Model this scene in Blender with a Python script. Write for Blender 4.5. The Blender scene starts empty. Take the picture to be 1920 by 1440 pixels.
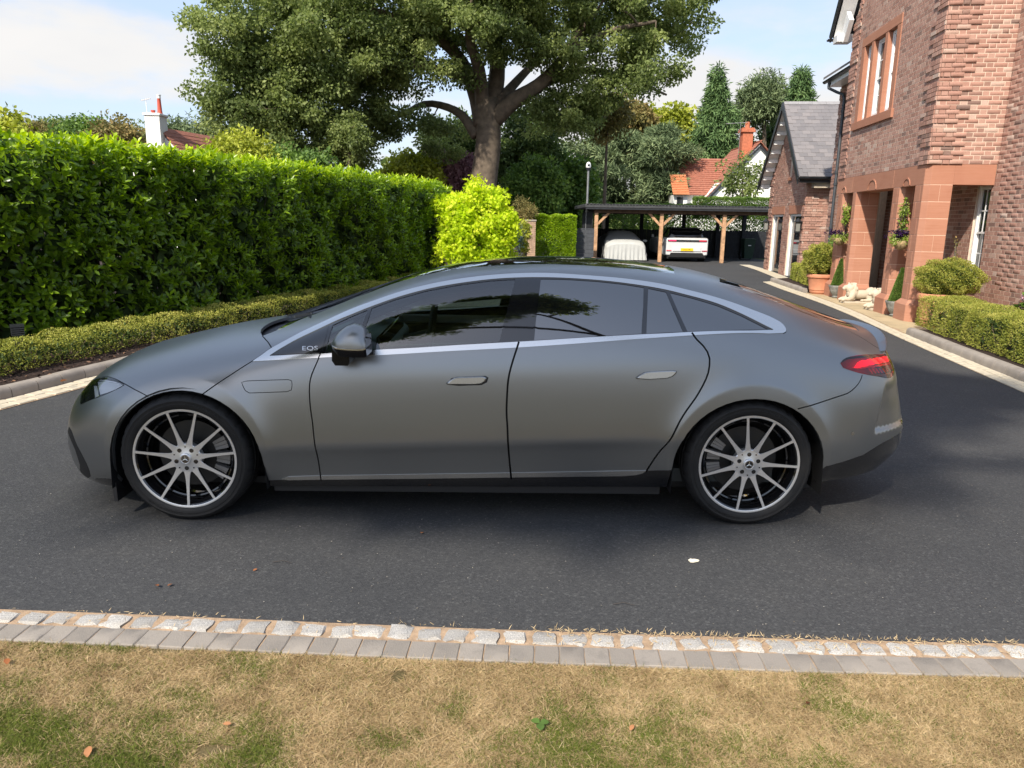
import bpy, math, random
import numpy as np
from mathutils import Vector, Matrix, geometry
from mathutils.bvhtree import BVHTree

SC = bpy.context.scene
COL = SC.collection
RNG = np.random.default_rng(7)
random.seed(7)

# ------------------------------------------------------------------ camera
PITCH, ROLL, CAMH, FPX = .2172, .0165, 1.726, 1400.
_c, _s = math.cos(PITCH), math.sin(PITCH); _cr, _sr = math.cos(ROLL), math.sin(ROLL)
_R0 = np.array([1, 0, 0.]); CF = np.array([0, _c, -_s]); _U0 = np.array([0, _s, _c])
CR = _cr*_R0+_sr*_U0; CU = -_sr*_R0+_cr*_U0; CO = np.array([0, 0, CAMH])
cam_data = bpy.data.cameras.new('camera'); cam = bpy.data.objects.new('camera', cam_data); COL.objects.link(cam)
cam_data.sensor_width = 36; cam_data.lens = FPX/1920*36; cam_data.clip_end = 600; cam_data.clip_start = .05
cam.matrix_world = Matrix(((CR[0], CU[0], -CF[0], 0), (CR[1], CU[1], -CF[1], 0), (CR[2], CU[2], -CF[2], CAMH), (0, 0, 0, 1)))
SC.camera = cam

# ------------------------------------------------------------------ light
SUN_TO = Vector((-.98, -1.92, 2.0)).normalized()          # from the scene towards the sun
sun_d = bpy.data.lights.new('sun', 'SUN'); sun_d.energy = 3.2; sun_d.angle = math.radians(1.5); sun_d.color = (1, .92, .80)
sun = bpy.data.objects.new('sun', sun_d); COL.objects.link(sun); sun.rotation_euler = SUN_TO.to_track_quat('Z', 'Y').to_euler()
world = bpy.data.worlds.new('World'); SC.world = world; world.use_nodes = True
wn = world.node_tree; wn.nodes.clear()
def _n(t, **k):
    n = wn.nodes.new(t)
    for a, b in k.items(): setattr(n, a, b)
    return n
sky = _n('ShaderNodeTexSky', sky_type='NISHITA', sun_disc=False)
sky.sun_elevation = math.asin(SUN_TO.z); sky.sun_rotation = math.atan2(SUN_TO.x, SUN_TO.y)
sky.air_density = 1.1; sky.dust_density = 1.2; sky.ozone_density = 1.3
SKYK = .135
wt = _n('ShaderNodeTexCoord'); sp = _n('ShaderNodeSeparateXYZ'); wn.links.new(wt.outputs['Generated'], sp.inputs[0])
def wm(op, a, b=None, clamp=False):
    n = _n('ShaderNodeMath', operation=op, use_clamp=clamp)
    for i, v in enumerate((a, b)):
        if v is None: continue
        if isinstance(v, (int, float)): n.inputs[i].default_value = v
        else: wn.links.new(v, n.inputs[i])
    return n.outputs[0]
zc = wm('MAXIMUM', sp.outputs[2], .0); zz = wm('ADD', zc, .18)
cx = wm('DIVIDE', sp.outputs[0], zz); cy = wm('DIVIDE', sp.outputs[1], zz)
cb = _n('ShaderNodeCombineXYZ'); wn.links.new(cx, cb.inputs[0]); wn.links.new(cy, cb.inputs[1])
n1 = _n('ShaderNodeTexNoise'); n1.inputs['Scale'].default_value = .85; n1.inputs['Detail'].default_value = 8; n1.inputs['Roughness'].default_value = .55
mp = _n('ShaderNodeMapping'); mp.inputs['Location'].default_value = (3.4, 1.3, 2.0); wn.links.new(cb.outputs[0], mp.inputs[0]); wn.links.new(mp.outputs[0], n1.inputs['Vector'])
n2 = _n('ShaderNodeTexNoise'); n2.inputs['Scale'].default_value = 2.6; n2.inputs['Detail'].default_value = 6; wn.links.new(mp.outputs[0], n2.inputs['Vector'])
# more cloud towards the horizon, a clear blue patch higher up
hor = wm('MULTIPLY', wm('SUBTRACT', .36, zc), .60)
dens = wm('ADD', n1.outputs['Fac'], hor)
ramp = _n('ShaderNodeMapRange'); ramp.interpolation_type = 'SMOOTHSTEP'; wn.links.new(dens, ramp.inputs[0]); ramp.inputs[1].default_value = .58; ramp.inputs[2].default_value = .74
shade = _n('ShaderNodeMapRange'); wn.links.new(n2.outputs['Fac'], shade.inputs[0]); shade.inputs[1].default_value = .3; shade.inputs[2].default_value = .7; shade.inputs[3].default_value = .74; shade.inputs[4].default_value = 1.0
cc = _n('ShaderNodeMix', data_type='RGBA'); cc.inputs[6].default_value = (2.5, 2.6, 2.8, 1); cc.inputs[7].default_value = (3.3, 3.25, 3.2, 1)
wn.links.new(shade.outputs[0], cc.inputs[0])
veil = _n('ShaderNodeMix', data_type='RGBA'); veil.inputs[0].default_value = .72; veil.inputs[7].default_value = (2.1, 2.45, 3.2, 1)
wn.links.new(sky.outputs[0], veil.inputs[6])
mx = _n('ShaderNodeMix', data_type='RGBA'); wn.links.new(ramp.outputs[0], mx.inputs[0]); wn.links.new(veil.outputs[2], mx.inputs[6]); wn.links.new(cc.outputs[2], mx.inputs[7])
bg = _n('ShaderNodeBackground'); bg.inputs[1].default_value = SKYK; wn.links.new(mx.outputs[2], bg.inputs[0])
wo = _n('ShaderNodeOutputWorld'); wn.links.new(bg.outputs[0], wo.inputs[0])
SC.view_settings.view_transform = 'Standard'; SC.view_settings.look = 'None'; SC.view_settings.gamma = 1; SC.view_settings.exposure = 1.1
SC.cycles.max_bounces = 10; SC.cycles.transparent_max_bounces = 12; SC.cycles.sample_clamp_indirect = 6

# ------------------------------------------------------------------ helpers
def tag(o, label=None, cat=None, group=None, kind=None):
    for k, v in (('label', label), ('category', cat), ('group', group), ('kind', kind)):
        if v: o[k] = v
    return o
def empty(name, loc=(0, 0, 0), rz=0., label=None, cat=None, group=None, parent=None):
    o = bpy.data.objects.new(name, None); COL.objects.link(o); o.location = loc; o.rotation_euler = (0, 0, rz); o.parent = parent
    o.empty_display_size = .1
    return tag(o, label, cat, group)
def link(name, me, parent=None, loc=None, rot=None):
    o = bpy.data.objects.new(name, me); COL.objects.link(o); o.parent = parent
    if loc is not None: o.location = loc
    if rot is not None: o.rotation_euler = rot
    return o
def copy_tree(o, parent=None):
    c = o.copy(); COL.objects.link(c); c.parent = parent
    for ch in list(o.children): copy_tree(ch, c)
    return c

MATS = {}
class NT:
    def __init__(s, name):
        s.m = bpy.data.materials.new(name); s.m.use_nodes = True; s.t = s.m.node_tree; s.t.nodes.clear()
        s.out = s.t.nodes.new('ShaderNodeOutputMaterial'); MATS[name] = s.m
    def n(s, t, **k):
        n = s.t.nodes.new(t)
        for a, b in k.items(): setattr(n, a, b)
        return n
    def l(s, a, b): s.t.links.new(a, b)
    def bsdf(s, col=(.5, .5, .5), rough=.5, metal=0., spec=.5, coat=0., trans=0., ior=1.45, sheen=0.):
        b = s.n('ShaderNodeBsdfPrincipled'); b.inputs['Roughness'].default_value = rough; b.inputs['Metallic'].default_value = metal
        b.inputs['Specular IOR Level'].default_value = spec; b.inputs['Coat Weight'].default_value = coat; b.inputs['Coat Roughness'].default_value = .04
        b.inputs['Transmission Weight'].default_value = trans; b.inputs['IOR'].default_value = ior; b.inputs['Sheen Weight'].default_value = sheen
        if isinstance(col, (tuple, list)): b.inputs['Base Color'].default_value = (*col[:3], 1)
        else: s.l(col, b.inputs['Base Color'])
        s.l(b.outputs[0], s.out.inputs[0]); s.b = b; return b
    def obj(s):
        return s.n('ShaderNodeTexCoord').outputs['Object']
    def geo(s):
        return s.n('ShaderNodeNewGeometry').outputs['Position']
    def mapv(s, v, scale=(1, 1, 1), rot=(0, 0, 0), loc=(0, 0, 0)):
        m = s.n('ShaderNodeMapping'); s.l(v, m.inputs[0]); m.inputs['Scale'].default_value = scale; m.inputs['Rotation'].default_value = rot; m.inputs['Location'].default_value = loc; return m.outputs[0]
    def noise(s, v, scale=5., detail=4., rough=.5, dist=0.):
        t = s.n('ShaderNodeTexNoise'); s.l(v, t.inputs['Vector']); t.inputs['Scale'].default_value = scale; t.inputs['Detail'].default_value = detail; t.inputs['Roughness'].default_value = rough; t.inputs['Distortion'].default_value = dist; return t.outputs['Fac']
    def vor(s, v, scale=50., feat='F1', out='Distance'):
        t = s.n('ShaderNodeTexVoronoi', feature=feat); s.l(v, t.inputs['Vector']); t.inputs['Scale'].default_value = scale; return t.outputs[out]
    def ramp(s, v, stops, mode='LINEAR'):
        r = s.n('ShaderNodeValToRGB'); r.color_ramp.interpolation = mode; s.l(v, r.inputs[0]); e = r.color_ramp.elements
        while len(e) < len(stops): e.new(.5)
        for q, (p, c) in zip(e, stops): q.position = p; q.color = (*c, 1) if len(c) == 3 else c
        return r.outputs[0]
    def mix(s, f, a, b, mode='MIX'):
        m = s.n('ShaderNodeMix', data_type='RGBA', blend_type=mode)
        for i, v in ((0, f), (6, a), (7, b)):
            if isinstance(v, (int, float)): m.inputs[i].default_value = v
            elif isinstance(v, (tuple, list)): m.inputs[i].default_value = (*v[:3], 1)
            else: s.l(v, m.inputs[i])
        return m.outputs[2]
    def math(s, op, a, b=0., clamp=False):
        m = s.n('ShaderNodeMath', operation=op, use_clamp=clamp)
        for i, v in enumerate((a, b)):
            if isinstance(v, (int, float)): m.inputs[i].default_value = v
            else: s.l(v, m.inputs[i])
        return m.outputs[0]
    def bump(s, h, strength=.3, dist=.01):
        b = s.n('ShaderNodeBump'); b.inputs['Strength'].default_value = strength; b.inputs['Distance'].default_value = dist; s.l(h, b.inputs['Height']); s.l(b.outputs[0], s.b.inputs['Normal']); return b
    def attr(s, name, out='Fac'):
        a = s.n('ShaderNodeAttribute'); a.attribute_name = name; return a.outputs[out]
    def rand(s):
        return s.n('ShaderNodeObjectInfo').outputs['Random']

def plain(name, col, rough=.5, metal=0., spec=.5, coat=0., var=.12, scale=6., bump=0., bscale=60.):
    t = NT(name); v = t.obj(); f = t.noise(v, scale, 5.)
    a = tuple(c*(1-var) for c in col); b = tuple(min(1, c*(1+var)) for c in col)
    t.bsdf(t.ramp(f, [(.3, a), (.7, b)]), rough, metal, spec, coat)
    if bump: t.bump(t.noise(v, bscale, 4.), bump, .004)
    return t.m

class MB:
    """collects polygons into ONE mesh object"""
    def __init__(s): s.v = []; s.f = []; s.mi = []; s.cur = 0; s.tint = None
    def add(s, vs, fs):
        o = len(s.v); s.v.extend([tuple(map(float, p)) for p in vs]); s.f.extend([tuple(o+i for i in f) for f in fs]); s.mi.extend([s.cur]*len(fs)); return s
    def box(s, lo, hi, M=None, bev=0.):
        (x0, y0, z0), (x1, y1, z1) = lo, hi
        vs = [(x0, y0, z0), (x1, y0, z0), (x1, y1, z0), (x0, y1, z0), (x0, y0, z1), (x1, y0, z1), (x1, y1, z1), (x0, y1, z1)]
        if M is not None: vs = [tuple(M @ Vector(p)) for p in vs]
        return s.add(vs, [(0, 3, 2, 1), (4, 5, 6, 7), (0, 1, 5, 4), (1, 2, 6, 5), (2, 3, 7, 6), (3, 0, 4, 7)])
    def prism(s, poly, axis_pts):
        """poly: list of 3D points; axis_pts: extrusion vector"""
        n = len(poly); e = Vector(axis_pts); a = [Vector(p) for p in poly]
        vs = a+[p+e for p in a]
        return s.add(vs, [tuple(range(n))[::-1], tuple(range(n, 2*n))]+[(i, (i+1) % n, n+(i+1) % n, n+i) for i in range(n)])
    def tube(s, pts, rad, n=8, cap=True):
        P = [Vector(p) for p in pts]; R = rad if hasattr(rad, '__len__') else [rad]*len(P)
        rings = []; up = None
        for i, p in enumerate(P):
            d = (P[min(i+1, len(P)-1)]-P[max(i-1, 0)])
            if d.length < 1e-9: d = Vector((0, 0, 1))
            d.normalize()
            if up is None: up = d.orthogonal().normalized()
            up = (up-d*up.dot(d))
            if up.length < 1e-6: up = d.orthogonal()
            up.normalize(); w = d.cross(up)
            rings.append([p+(up*math.cos(2*math.pi*k/n)+w*math.sin(2*math.pi*k/n))*R[i] for k in range(n)])
        vs = [q for r in rings for q in r]; fs = []
        for i in range(len(P)-1):
            for k in range(n): fs.append((i*n+k, i*n+(k+1) % n, (i+1)*n+(k+1) % n, (i+1)*n+k))
        if cap: fs.append(tuple(range(n))[::-1]); fs.append(tuple((len(P)-1)*n+k for k in range(n)))
        return s.add(vs, fs)
    def lathe(s, prof, n=32, M=None, cap=True):
        """prof: (r,z) list; around z"""
        vs = []; fs = []
        for r, z in prof:
            for k in range(n): vs.append((r*math.cos(2*math.pi*k/n), r*math.sin(2*math.pi*k/n), z))
        for i in range(len(prof)-1):
            for k in range(n): fs.append((i*n+k, i*n+(k+1) % n, (i+1)*n+(k+1) % n, (i+1)*n+k))
        if cap:
            if prof[0][0] > 1e-5: fs.append(tuple(range(n))[::-1])
            if prof[-1][0] > 1e-5: fs.append(tuple((len(prof)-1)*n+k for k in range(n)))
        if M is not None: vs = [tuple(M @ Vector(p)) for p in vs]
        return s.add(vs, fs)
    def mesh(s, name, mats, smooth=False, angle=None):
        me = bpy.data.meshes.new(name); me.from_pydata(s.v, [], s.f)
        if not isinstance(mats, (list, tuple)): mats = [mats]
        for m in mats: me.materials.append(m)
        if len(mats) > 1: me.polygons.foreach_set('material_index', s.mi)
        me.polygons.foreach_set('use_smooth', [bool(smooth)]*len(me.polygons))
        me.update()
        if smooth and angle is not None: me.set_sharp_from_angle(angle=math.radians(angle))
        return me
    def build(s, name, mats, parent=None, smooth=False, angle=None, loc=None, rot=None, bev=0.):
        o = link(name, s.mesh(name, mats, smooth, angle), parent, loc, rot)
        if bev:
            b = o.modifiers.new('bevel', 'BEVEL'); b.width = bev; b.segments = 2; b.limit_method = 'ANGLE'; b.angle_limit = math.radians(40); b.harden_normals = False
        return o

def np_mesh(name, V, F, mat, tint=None, smooth=True):
    """V (n,3), F (m,k) arrays"""
    me = bpy.data.meshes.new(name); V = np.asarray(V, np.float32); F = np.asarray(F, np.int32); m, k = F.shape
    me.vertices.add(len(V)); me.vertices.foreach_set('co', V.ravel()); me.loops.add(m*k); me.loops.foreach_set('vertex_index', F.ravel())
    me.polygons.add(m); me.polygons.foreach_set('loop_start', np.arange(m, dtype=np.int32)*k)
    me.polygons.foreach_set('use_smooth', np.full(m, smooth))
    if tint is not None:
        a = me.attributes.new('tint', 'FLOAT', 'POINT'); a.data.foreach_set('value', np.asarray(tint, np.float32))
    me.materials.append(mat); me.update(calc_edges=True); return me

def unit(a): return a/(np.linalg.norm(a, axis=-1, keepdims=True)+1e-9)
def sphere_dirs(n, rng=RNG): return unit(rng.normal(size=(n, 3)))

def leaf_arrays(pos, axis, nrm, L, W, tint, kind='oval'):
    """leaf blades: pos base point, axis growth direction, nrm blade normal"""
    axis = unit(axis); side = unit(np.cross(axis, nrm)); nrm = np.cross(side, axis)
    if kind == 'oval':      # folded, drooping blade, 8 quads-ish
        T = [(0, 0, 0), (.28, .42, .05), (.28, 0, 0), (.28, -.42, .05), (.62, .5, .02), (.62, 0, -.035), (.62, -.5, .02), (.88, .27, -.06), (.88, 0, -.10), (.88, -.27, -.06), (1.0, 0, -.15)]
        F = [(0, 2, 1), (0, 3, 2), (1, 2, 5), (1, 5, 4), (2, 3, 6), (2, 6, 5), (4, 5, 8), (4, 8, 7), (5, 6, 9), (5, 9, 8), (7, 8, 10), (8, 9, 10)]
    elif kind == 'flat':    # rhombic blade of two triangles
        T = [(0, 0, 0), (.5, .5, .06), (1, 0, -.05), (.5, -.5, .06)]; F = [(0, 2, 1), (0, 3, 2)]
    elif kind == 'lobed':   # maple-like
        T = [(0, 0, 0), (.1, .55, .05), (.35, .25, 0), (.62, .5, -.03), (.6, .14, 0), (1, 0, -.08), (.6, -.14, 0), (.62, -.5, -.03), (.35, -.25, 0), (.1, -.55, .05)]
        F = [(0, 2, 1), (0, 9, 8), (0, 8, 2), (2, 4, 3), (2, 6, 4), (2, 8, 6), (8, 7, 6), (4, 6, 5)]
    elif kind == 'blade':   # grass
        T = [(0, .5, 0), (0, -.5, 0), (.55, .4, .0), (.55, -.4, 0), (1, 0, -.12)]; F = [(0, 1, 3), (0, 3, 2), (2, 3, 4)]
    elif kind == 'tri': T = [(0, .5, 0), (0, -.5, 0), (1, 0, -.05)]; F = [(0, 1, 2)]
    elif kind == 'fold': T = [(0, 0, 0), (.5, .5, .05), (.55, 0, -.02), (.5, -.5, .05), (1, 0, -.12)]; F = [(0, 2, 1), (0, 3, 2), (1, 2, 4), (2, 3, 4)]
    T = np.array(T); F = np.array(F); n = len(pos); k = len(T)
    V = (pos[:, None]+axis[:, None]*(T[None, :, 0:1]*L[:, None, None])+side[:, None]*(T[None, :, 1:2]*W[:, None, None])+nrm[:, None]*(T[None, :, 2:3]*L[:, None, None]))
    FF = (F[None]+(np.arange(n)*k)[:, None, None]).reshape(-1, 3)
    return V.reshape(-1, 3), FF, np.repeat(tint, k)
def leaf_obj(name, mat, parent, pos, axis, nrm, L, W, tint, kind='flat', stuff=True):
    V, F, t = leaf_arrays(pos, axis, nrm, L, W, tint, kind)
    o = link(name, np_mesh(name, V, F, mat, t), parent)
    if stuff: o['kind'] = 'stuff'
    return o

def leaf_mat(name, dark, light, rough=.45, trans=.35, spec=.4, hi=None, stops=None):
    t = NT(name); f = t.attr('tint'); st0 = stops; stops = st0 or [(0, dark), (.6, light)]
    if st0: pass
    elif hi: stops.append((1, hi))
    else: stops.append((1, tuple(c*1.15 for c in light)))
    c = t.ramp(f, stops); b = t.bsdf(c, rough, 0, spec)
    tr = t.n('ShaderNodeBsdfTranslucent'); cc = t.mix(.35, c, (.75, .9, .15), 'MULTIPLY'); t.l(t.mix(.5, c, cc), tr.inputs[0])
    g = t.n('ShaderNodeHueSaturation'); g.inputs['Value'].default_value = 1.5; g.inputs['Saturation'].default_value = 1.1; t.l(c, g.inputs['Color']); t.l(g.outputs[0], tr.inputs[0])
    m = t.n('ShaderNodeMixShader'); m.inputs[0].default_value = trans; t.l(b.outputs[0], m.inputs[1]); t.l(tr.outputs[0], m.inputs[2]); t.l(m.outputs[0], t.out.inputs[0])
    return t.m

def simple(name, col, rough, metal=0., spec=.5, coat=0., **k):
    t = NT(name); t.bsdf(col, rough, metal, spec, coat, **k); return t.m
M_GLOSSB = simple('gloss_black', (.006, .006, .007), .05, 0, .6, 1.)
M_BLK = simple('black_plastic', (.012, .012, .013), .55)
def tyre_mat():
    t = NT('tyre_rubber'); v = t.obj(); t.bsdf(t.ramp(t.noise(v, 9, 4), [(.3, (.010, .010, .011)), (.7, (.018, .0175, .017))]), .62, 0, .35); t.bump(t.noise(v, 130, 3), .25, .003); return t.m
M_TYRE = tyre_mat()
def letters(txt, size, mat, depth=.0):
    """flat lettering as a mesh in the xz plane, returns list of (char mesh verts, faces, advance)"""
    out = []
    for ch in txt:
        cu = bpy.data.curves.new('t', 'FONT'); cu.body = ch; cu.size = size; cu.resolution_u = 3; o = bpy.data.objects.new('t', cu); COL.objects.link(o)
        dg = bpy.context.evaluated_depsgraph_get(); me = bpy.data.meshes.new_from_object(o.evaluated_get(dg)); vs = [tuple(v.co) for v in me.vertices]; fs = [tuple(p.vertices) for p in me.polygons]
        w = max([v[0] for v in vs], default=.3*size)-min([v[0] for v in vs], default=0); x0 = min([v[0] for v in vs], default=0)
        out.append(([(v[0]-x0, v[1]) for v in vs], fs, w)); bpy.data.objects.remove(o); bpy.data.curves.remove(cu); bpy.data.meshes.remove(me)
    return out
M_TRED = simple('tail_reflector', (.90, .02, .07), .3, .1)
def _em(name, col, k):
    t = NT(name); b = t.bsdf(col, .3); b.inputs['Emission Color'].default_value = (*col, 1); b.inputs['Emission Strength'].default_value = k; return t.m
M_TLIT = _em('tail_light_guide', (.95, .015, .08), .7)
# ================================================================== materials of the place
def asphalt():
    t = NT('asphalt'); v = t.geo()
    big = t.noise(v, .35, 4, .6); mid = t.noise(v, 2.2, 5, .6); fine = t.vor(v, 150.)
    c = t.ramp(big, [(.3, (.043, .044, .046)), (.7, (.058, .058, .059))])
    c = t.mix(t.math('MULTIPLY', t.ramp(mid, [(.52, (0, 0, 0)), (.78, (1, 1, 1))]), .28), c, (.085, .082, .076))
    sp = t.ramp(t.noise(v, 190., 2, .5), [(.58, (0, 0, 0)), (.74, (1, 1, 1))]); c = t.mix(t.math('MULTIPLY', sp, .45), c, (.13, .13, .13))
    c = t.mix(t.math('MULTIPLY', t.ramp(t.noise(v, 420., 2), [(.70, (0, 0, 0)), (.76, (1, 1, 1))]), .6), c, (.30, .29, .27))
    c = t.mix(t.math('MULTIPLY', t.ramp(t.noise(t.mapv(v, (1, 2.4, 1), loc=(4, 1, 0)), .9, 6, .7), [(.62, (0, 0, 0)), (.75, (1, 1, 1))]), .35), c, (.15, .145, .135))
    vc = t.n('ShaderNodeTexVoronoi'); t.l(v, vc.inputs['Vector']); vc.inputs['Scale'].default_value = 105.; g = t.n('ShaderNodeSeparateColor'); t.l(vc.outputs['Color'], g.inputs[0])
    c = t.mix(1.0, c, t.ramp(g.outputs[0], [(0, (.74, .74, .75)), (.5, (.95, .95, .95)), (.9, (1.12, 1.12, 1.1)), (1, (1.6, 1.6, 1.55))]), 'MULTIPLY')
    t.bsdf(c, .82, 0, .35); h = t.math('ADD', vc.outputs['Distance'], t.noise(v, 260., 2)); t.bump(h, .5, .003)
    return t.m
def lawn_soil():
    t = NT('lawn_soil'); v = t.geo(); f = t.noise(v, 1.1, 6, .65)
    t.bsdf(t.ramp(f, [(.3, (.055, .06, .02)), (.5, (.12, .095, .045)), (.7, (.17, .13, .065))]), .95, 0, .1); t.bump(t.noise(v, 180, 5), .8, .01); return t.m
def soil():
    t = NT('bark_soil'); v = t.geo(); t.bsdf(t.ramp(t.noise(v, 45, 6, .7), [(.3, (.018, .012, .010)), (.7, (.085, .058, .048))]), .95, 0, .2); t.bump(t.noise(v, 60, 5, .7), 1., .03); return t.m
def granite():
    t = NT('granite_sett'); v = t.obj(); r = t.rand(); base = t.ramp(r, [(0, (.37, .35, .32)), (.5, (.46, .44, .41)), (1, (.53, .50, .45))])
    c = t.mix(t.ramp(t.noise(v, 260, 3, .6), [(.45, (0, 0, 0)), (.62, (1, 1, 1))]), base, (.24, .23, .22)); c = t.mix(t.ramp(t.noise(v, 170, 3), [(.62, (0, 0, 0)), (.7, (1, 1, 1))]), c, (.62, .60, .56))
    c = t.mix(t.math('MULTIPLY', t.ramp(t.noise(v, 22, 4), [(.5, (0, 0, 0)), (.8, (1, 1, 1))]), .4), c, (.34, .28, .19))
    t.bsdf(c, .75, 0, .35); t.bump(t.noise(v, 70, 5, .7), .7, .006); return t.m
def paver():
    t = NT('concrete_paver'); v = t.geo(); r = t.rand(); base = t.ramp(r, [(0, (.19, .165, .14)), (.5, (.235, .205, .175)), (1, (.28, .245, .21))])
    c = t.mix(t.ramp(t.noise(v, 9, 5, .7), [(.5, (0, 0, 0)), (.75, (1, 1, 1))]), base, (.14, .125, .11)); c = t.mix(t.math('MULTIPLY', t.noise(v, 300, 2), .5), c, (.36, .33, .29))
    t.bsdf(c, .88, 0, .25); t.bump(t.noise(v, 220, 4), .6, .004); return t.m
M_ASPH, M_LAWN, M_SOIL, M_GRAN, M_PAV = asphalt(), lawn_soil(), soil(), granite(), paver()
M_SAND = plain('sandy_mortar', (.36, .25, .16), .95, var=.25, scale=30, bump=.8, bscale=200)
M_STRIP = plain('pale_sett', (.50, .44, .33), .85, var=.16, scale=14, bump=.5, bscale=90)
M_KERB = plain('kerb_concrete', (.27, .235, .20), .88, var=.18, scale=5, bump=.5, bscale=120)
M_FLAG = plain('buff_paving', (.42, .33, .20), .85, var=.16, scale=2.5, bump=.35, bscale=60)

# ================================================================== ground
def sheet(name, poly, z, mat, kind='structure', parent=None):
    me = bpy.data.meshes.new(name); me.from_pydata([(x, y, z) for x, y in poly], [], [tuple(range(len(poly)))]); me.materials.append(mat)
    o = link(name, me, parent)
    if kind: o['kind'] = kind
    return o
sheet('ground', [(-160, -60), (160, -60), (160, 260), (-160, 260)], -.02, M_SOIL)
M_FIELD = plain('rough_field', (.07, .09, .035), .95, var=.3, scale=1.2)
sheet('field', [(-159, 36.5), (159, 36.5), (159, 255), (-159, 255)], -.012, M_FIELD)

def spline(pts, n):
    """Catmull-Rom through pts, resampled to n points of even spacing"""
    P = np.array(pts, float); Q = np.vstack([2*P[0]-P[1], P, 2*P[-1]-P[-2]]); out = []
    for i in range(1, len(Q)-2):
        for t in np.linspace(0, 1, 24, endpoint=False):
            a, b, c, d = Q[i-1], Q[i], Q[i+1], Q[i+2]
            out.append(.5*((2*b)+(-a+c)*t+(2*a-5*b+4*c-d)*t*t+(-a+3*b-3*c+d)*t**3))
    out.append(P[-1]); out = np.array(out); L = np.r_[0, np.cumsum(np.linalg.norm(np.diff(out, axis=0), axis=1))]
    s = np.linspace(0, L[-1], n); return np.stack([np.interp(s, L, out[:, j]) for j in range(out.shape[1])], 1)
def length(P): return float(np.linalg.norm(np.diff(P, axis=0), axis=1).sum())
def tang(P):
    d = np.gradient(P, axis=0); d = d/np.linalg.norm(d, axis=1, keepdims=True); return d, np.stack([-d[:, 1], d[:, 0]], 1)

FRONT = spline([(-7.5, 3.02), (-4.5, 2.98), (-2.23, 2.93), (.018, 2.830), (2.171, 2.787), (4.5, 2.84), (8, 3.1)], 400)     # sett centre line
LEFT = spline([(-8.6, 2.2), (-6.2, 3.9), (-5.15, 5.4), (-4.74, 6.76), (-4.50, 7.79), (-4.1, 9.4), (-3.45, 11.6), (-2.5, 14.8), (-1.7, 17.6), (-.9, 21), (.0, 26), (.6, 31)], 300)   # kerb foot
RO = spline([(5.0, 3.6), (5.2, 5.6), (5.47, 7.79), (6.02, 11.31), (6.29, 12.84), (6.62, 14.83), (6.86, 16.6), (7.02, 18.2), (7.2, 20.2), (7.49, 22.61)], 240)
RI = spline([(5.35, 3.5), (5.55, 5.6), (5.83, 8.32), (6.37, 12.0), (6.60, 13.3), (6.93, 15.0), (7.18, 16.8), (7.36, 18.3), (7.52, 20.2), (7.80, 22.9)], 240)
sheet('driveway', [tuple(p) for p in FRONT[::8]]+[(12, 3.1), (12, 50), (-6, 50)]+[(-.6, 36)]+[tuple(p) for p in LEFT[::-12]]+[(-9, 3.05)], 0., M_ASPH)
sheet('lawn', [(-40, -40), (40, -40), (40, 3.0), (8, 3.0)]+[(p[0], p[1]-.17) for p in FRONT[::-8]]+[(-8, 2.85), (-40, 2.9)], .003, M_LAWN)

def strip(name, A, B, z, mat, kind='structure', parent=None):
    n = len(A); me = bpy.data.meshes.new(name); me.from_pydata([(*p, z) for p in A]+[(*p, z) for p in B], [], [(i, i+1, n+i+1, n+i) for i in range(n-1)]); me.materials.append(mat)
    o = link(name, me, parent)
    if kind: o['kind'] = kind
    return o

def rough_block(w, d, h, seed, bev=.008, wob=.006, nx=4, ny=4):
    """a stone block: top face subdivided, uneven, edges rounded; origin at the centre of its foot"""
    r = np.random.default_rng(seed); xs = np.array([-w/2, -w/2+bev, 0, w/2-bev, w/2]); ys = np.array([-d/2, -d/2+bev, 0, d/2-bev, d/2])
    V = []; F = []
    jx = r.normal(0, wob, (5, 5)); jy = r.normal(0, wob, (5, 5)); jz = r.normal(0, wob*.28, (5, 5))
    for i in range(5):
        for j in range(5):
            e = (i in (0, 4)) or (j in (0, 4)); c = (i in (0, 4)) and (j in (0, 4))
            V.append((xs[i]*(.93 if c else 1)+jx[i, j], ys[j]*(.93 if c else 1)+jy[i, j], h-(bev*.9 if e else 0)-(bev*.6 if c else 0)+jz[i, j]))
    for i in range(4):
        for j in range(4): F.append((i*5+j, (i+1)*5+j, (i+1)*5+j+1, i*5+j+1))
    ring = [i*5 for i in range(5)]+[20+j for j in range(1, 5)]+[i*5+4 for i in (3, 2, 1, 0)]+[j for j in (3, 2, 1)]
    o = len(V)
    for q in ring: V.append((V[q][0]*1.02, V[q][1]*1.02, -.03))
    n = len(ring)
    for k in range(n): F.append((ring[k], o+k, o+(k+1) % n, ring[(k+1) % n]))
    me = bpy.data.meshes.new('block'); me.from_pydata(V, [], F); me.polygons.foreach_set('use_smooth', [True]*len(F)); me.update(); me.set_sharp_from_angle(angle=math.radians(35)); return me
def with_mat(me, m): me.materials.append(m); return me

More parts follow.
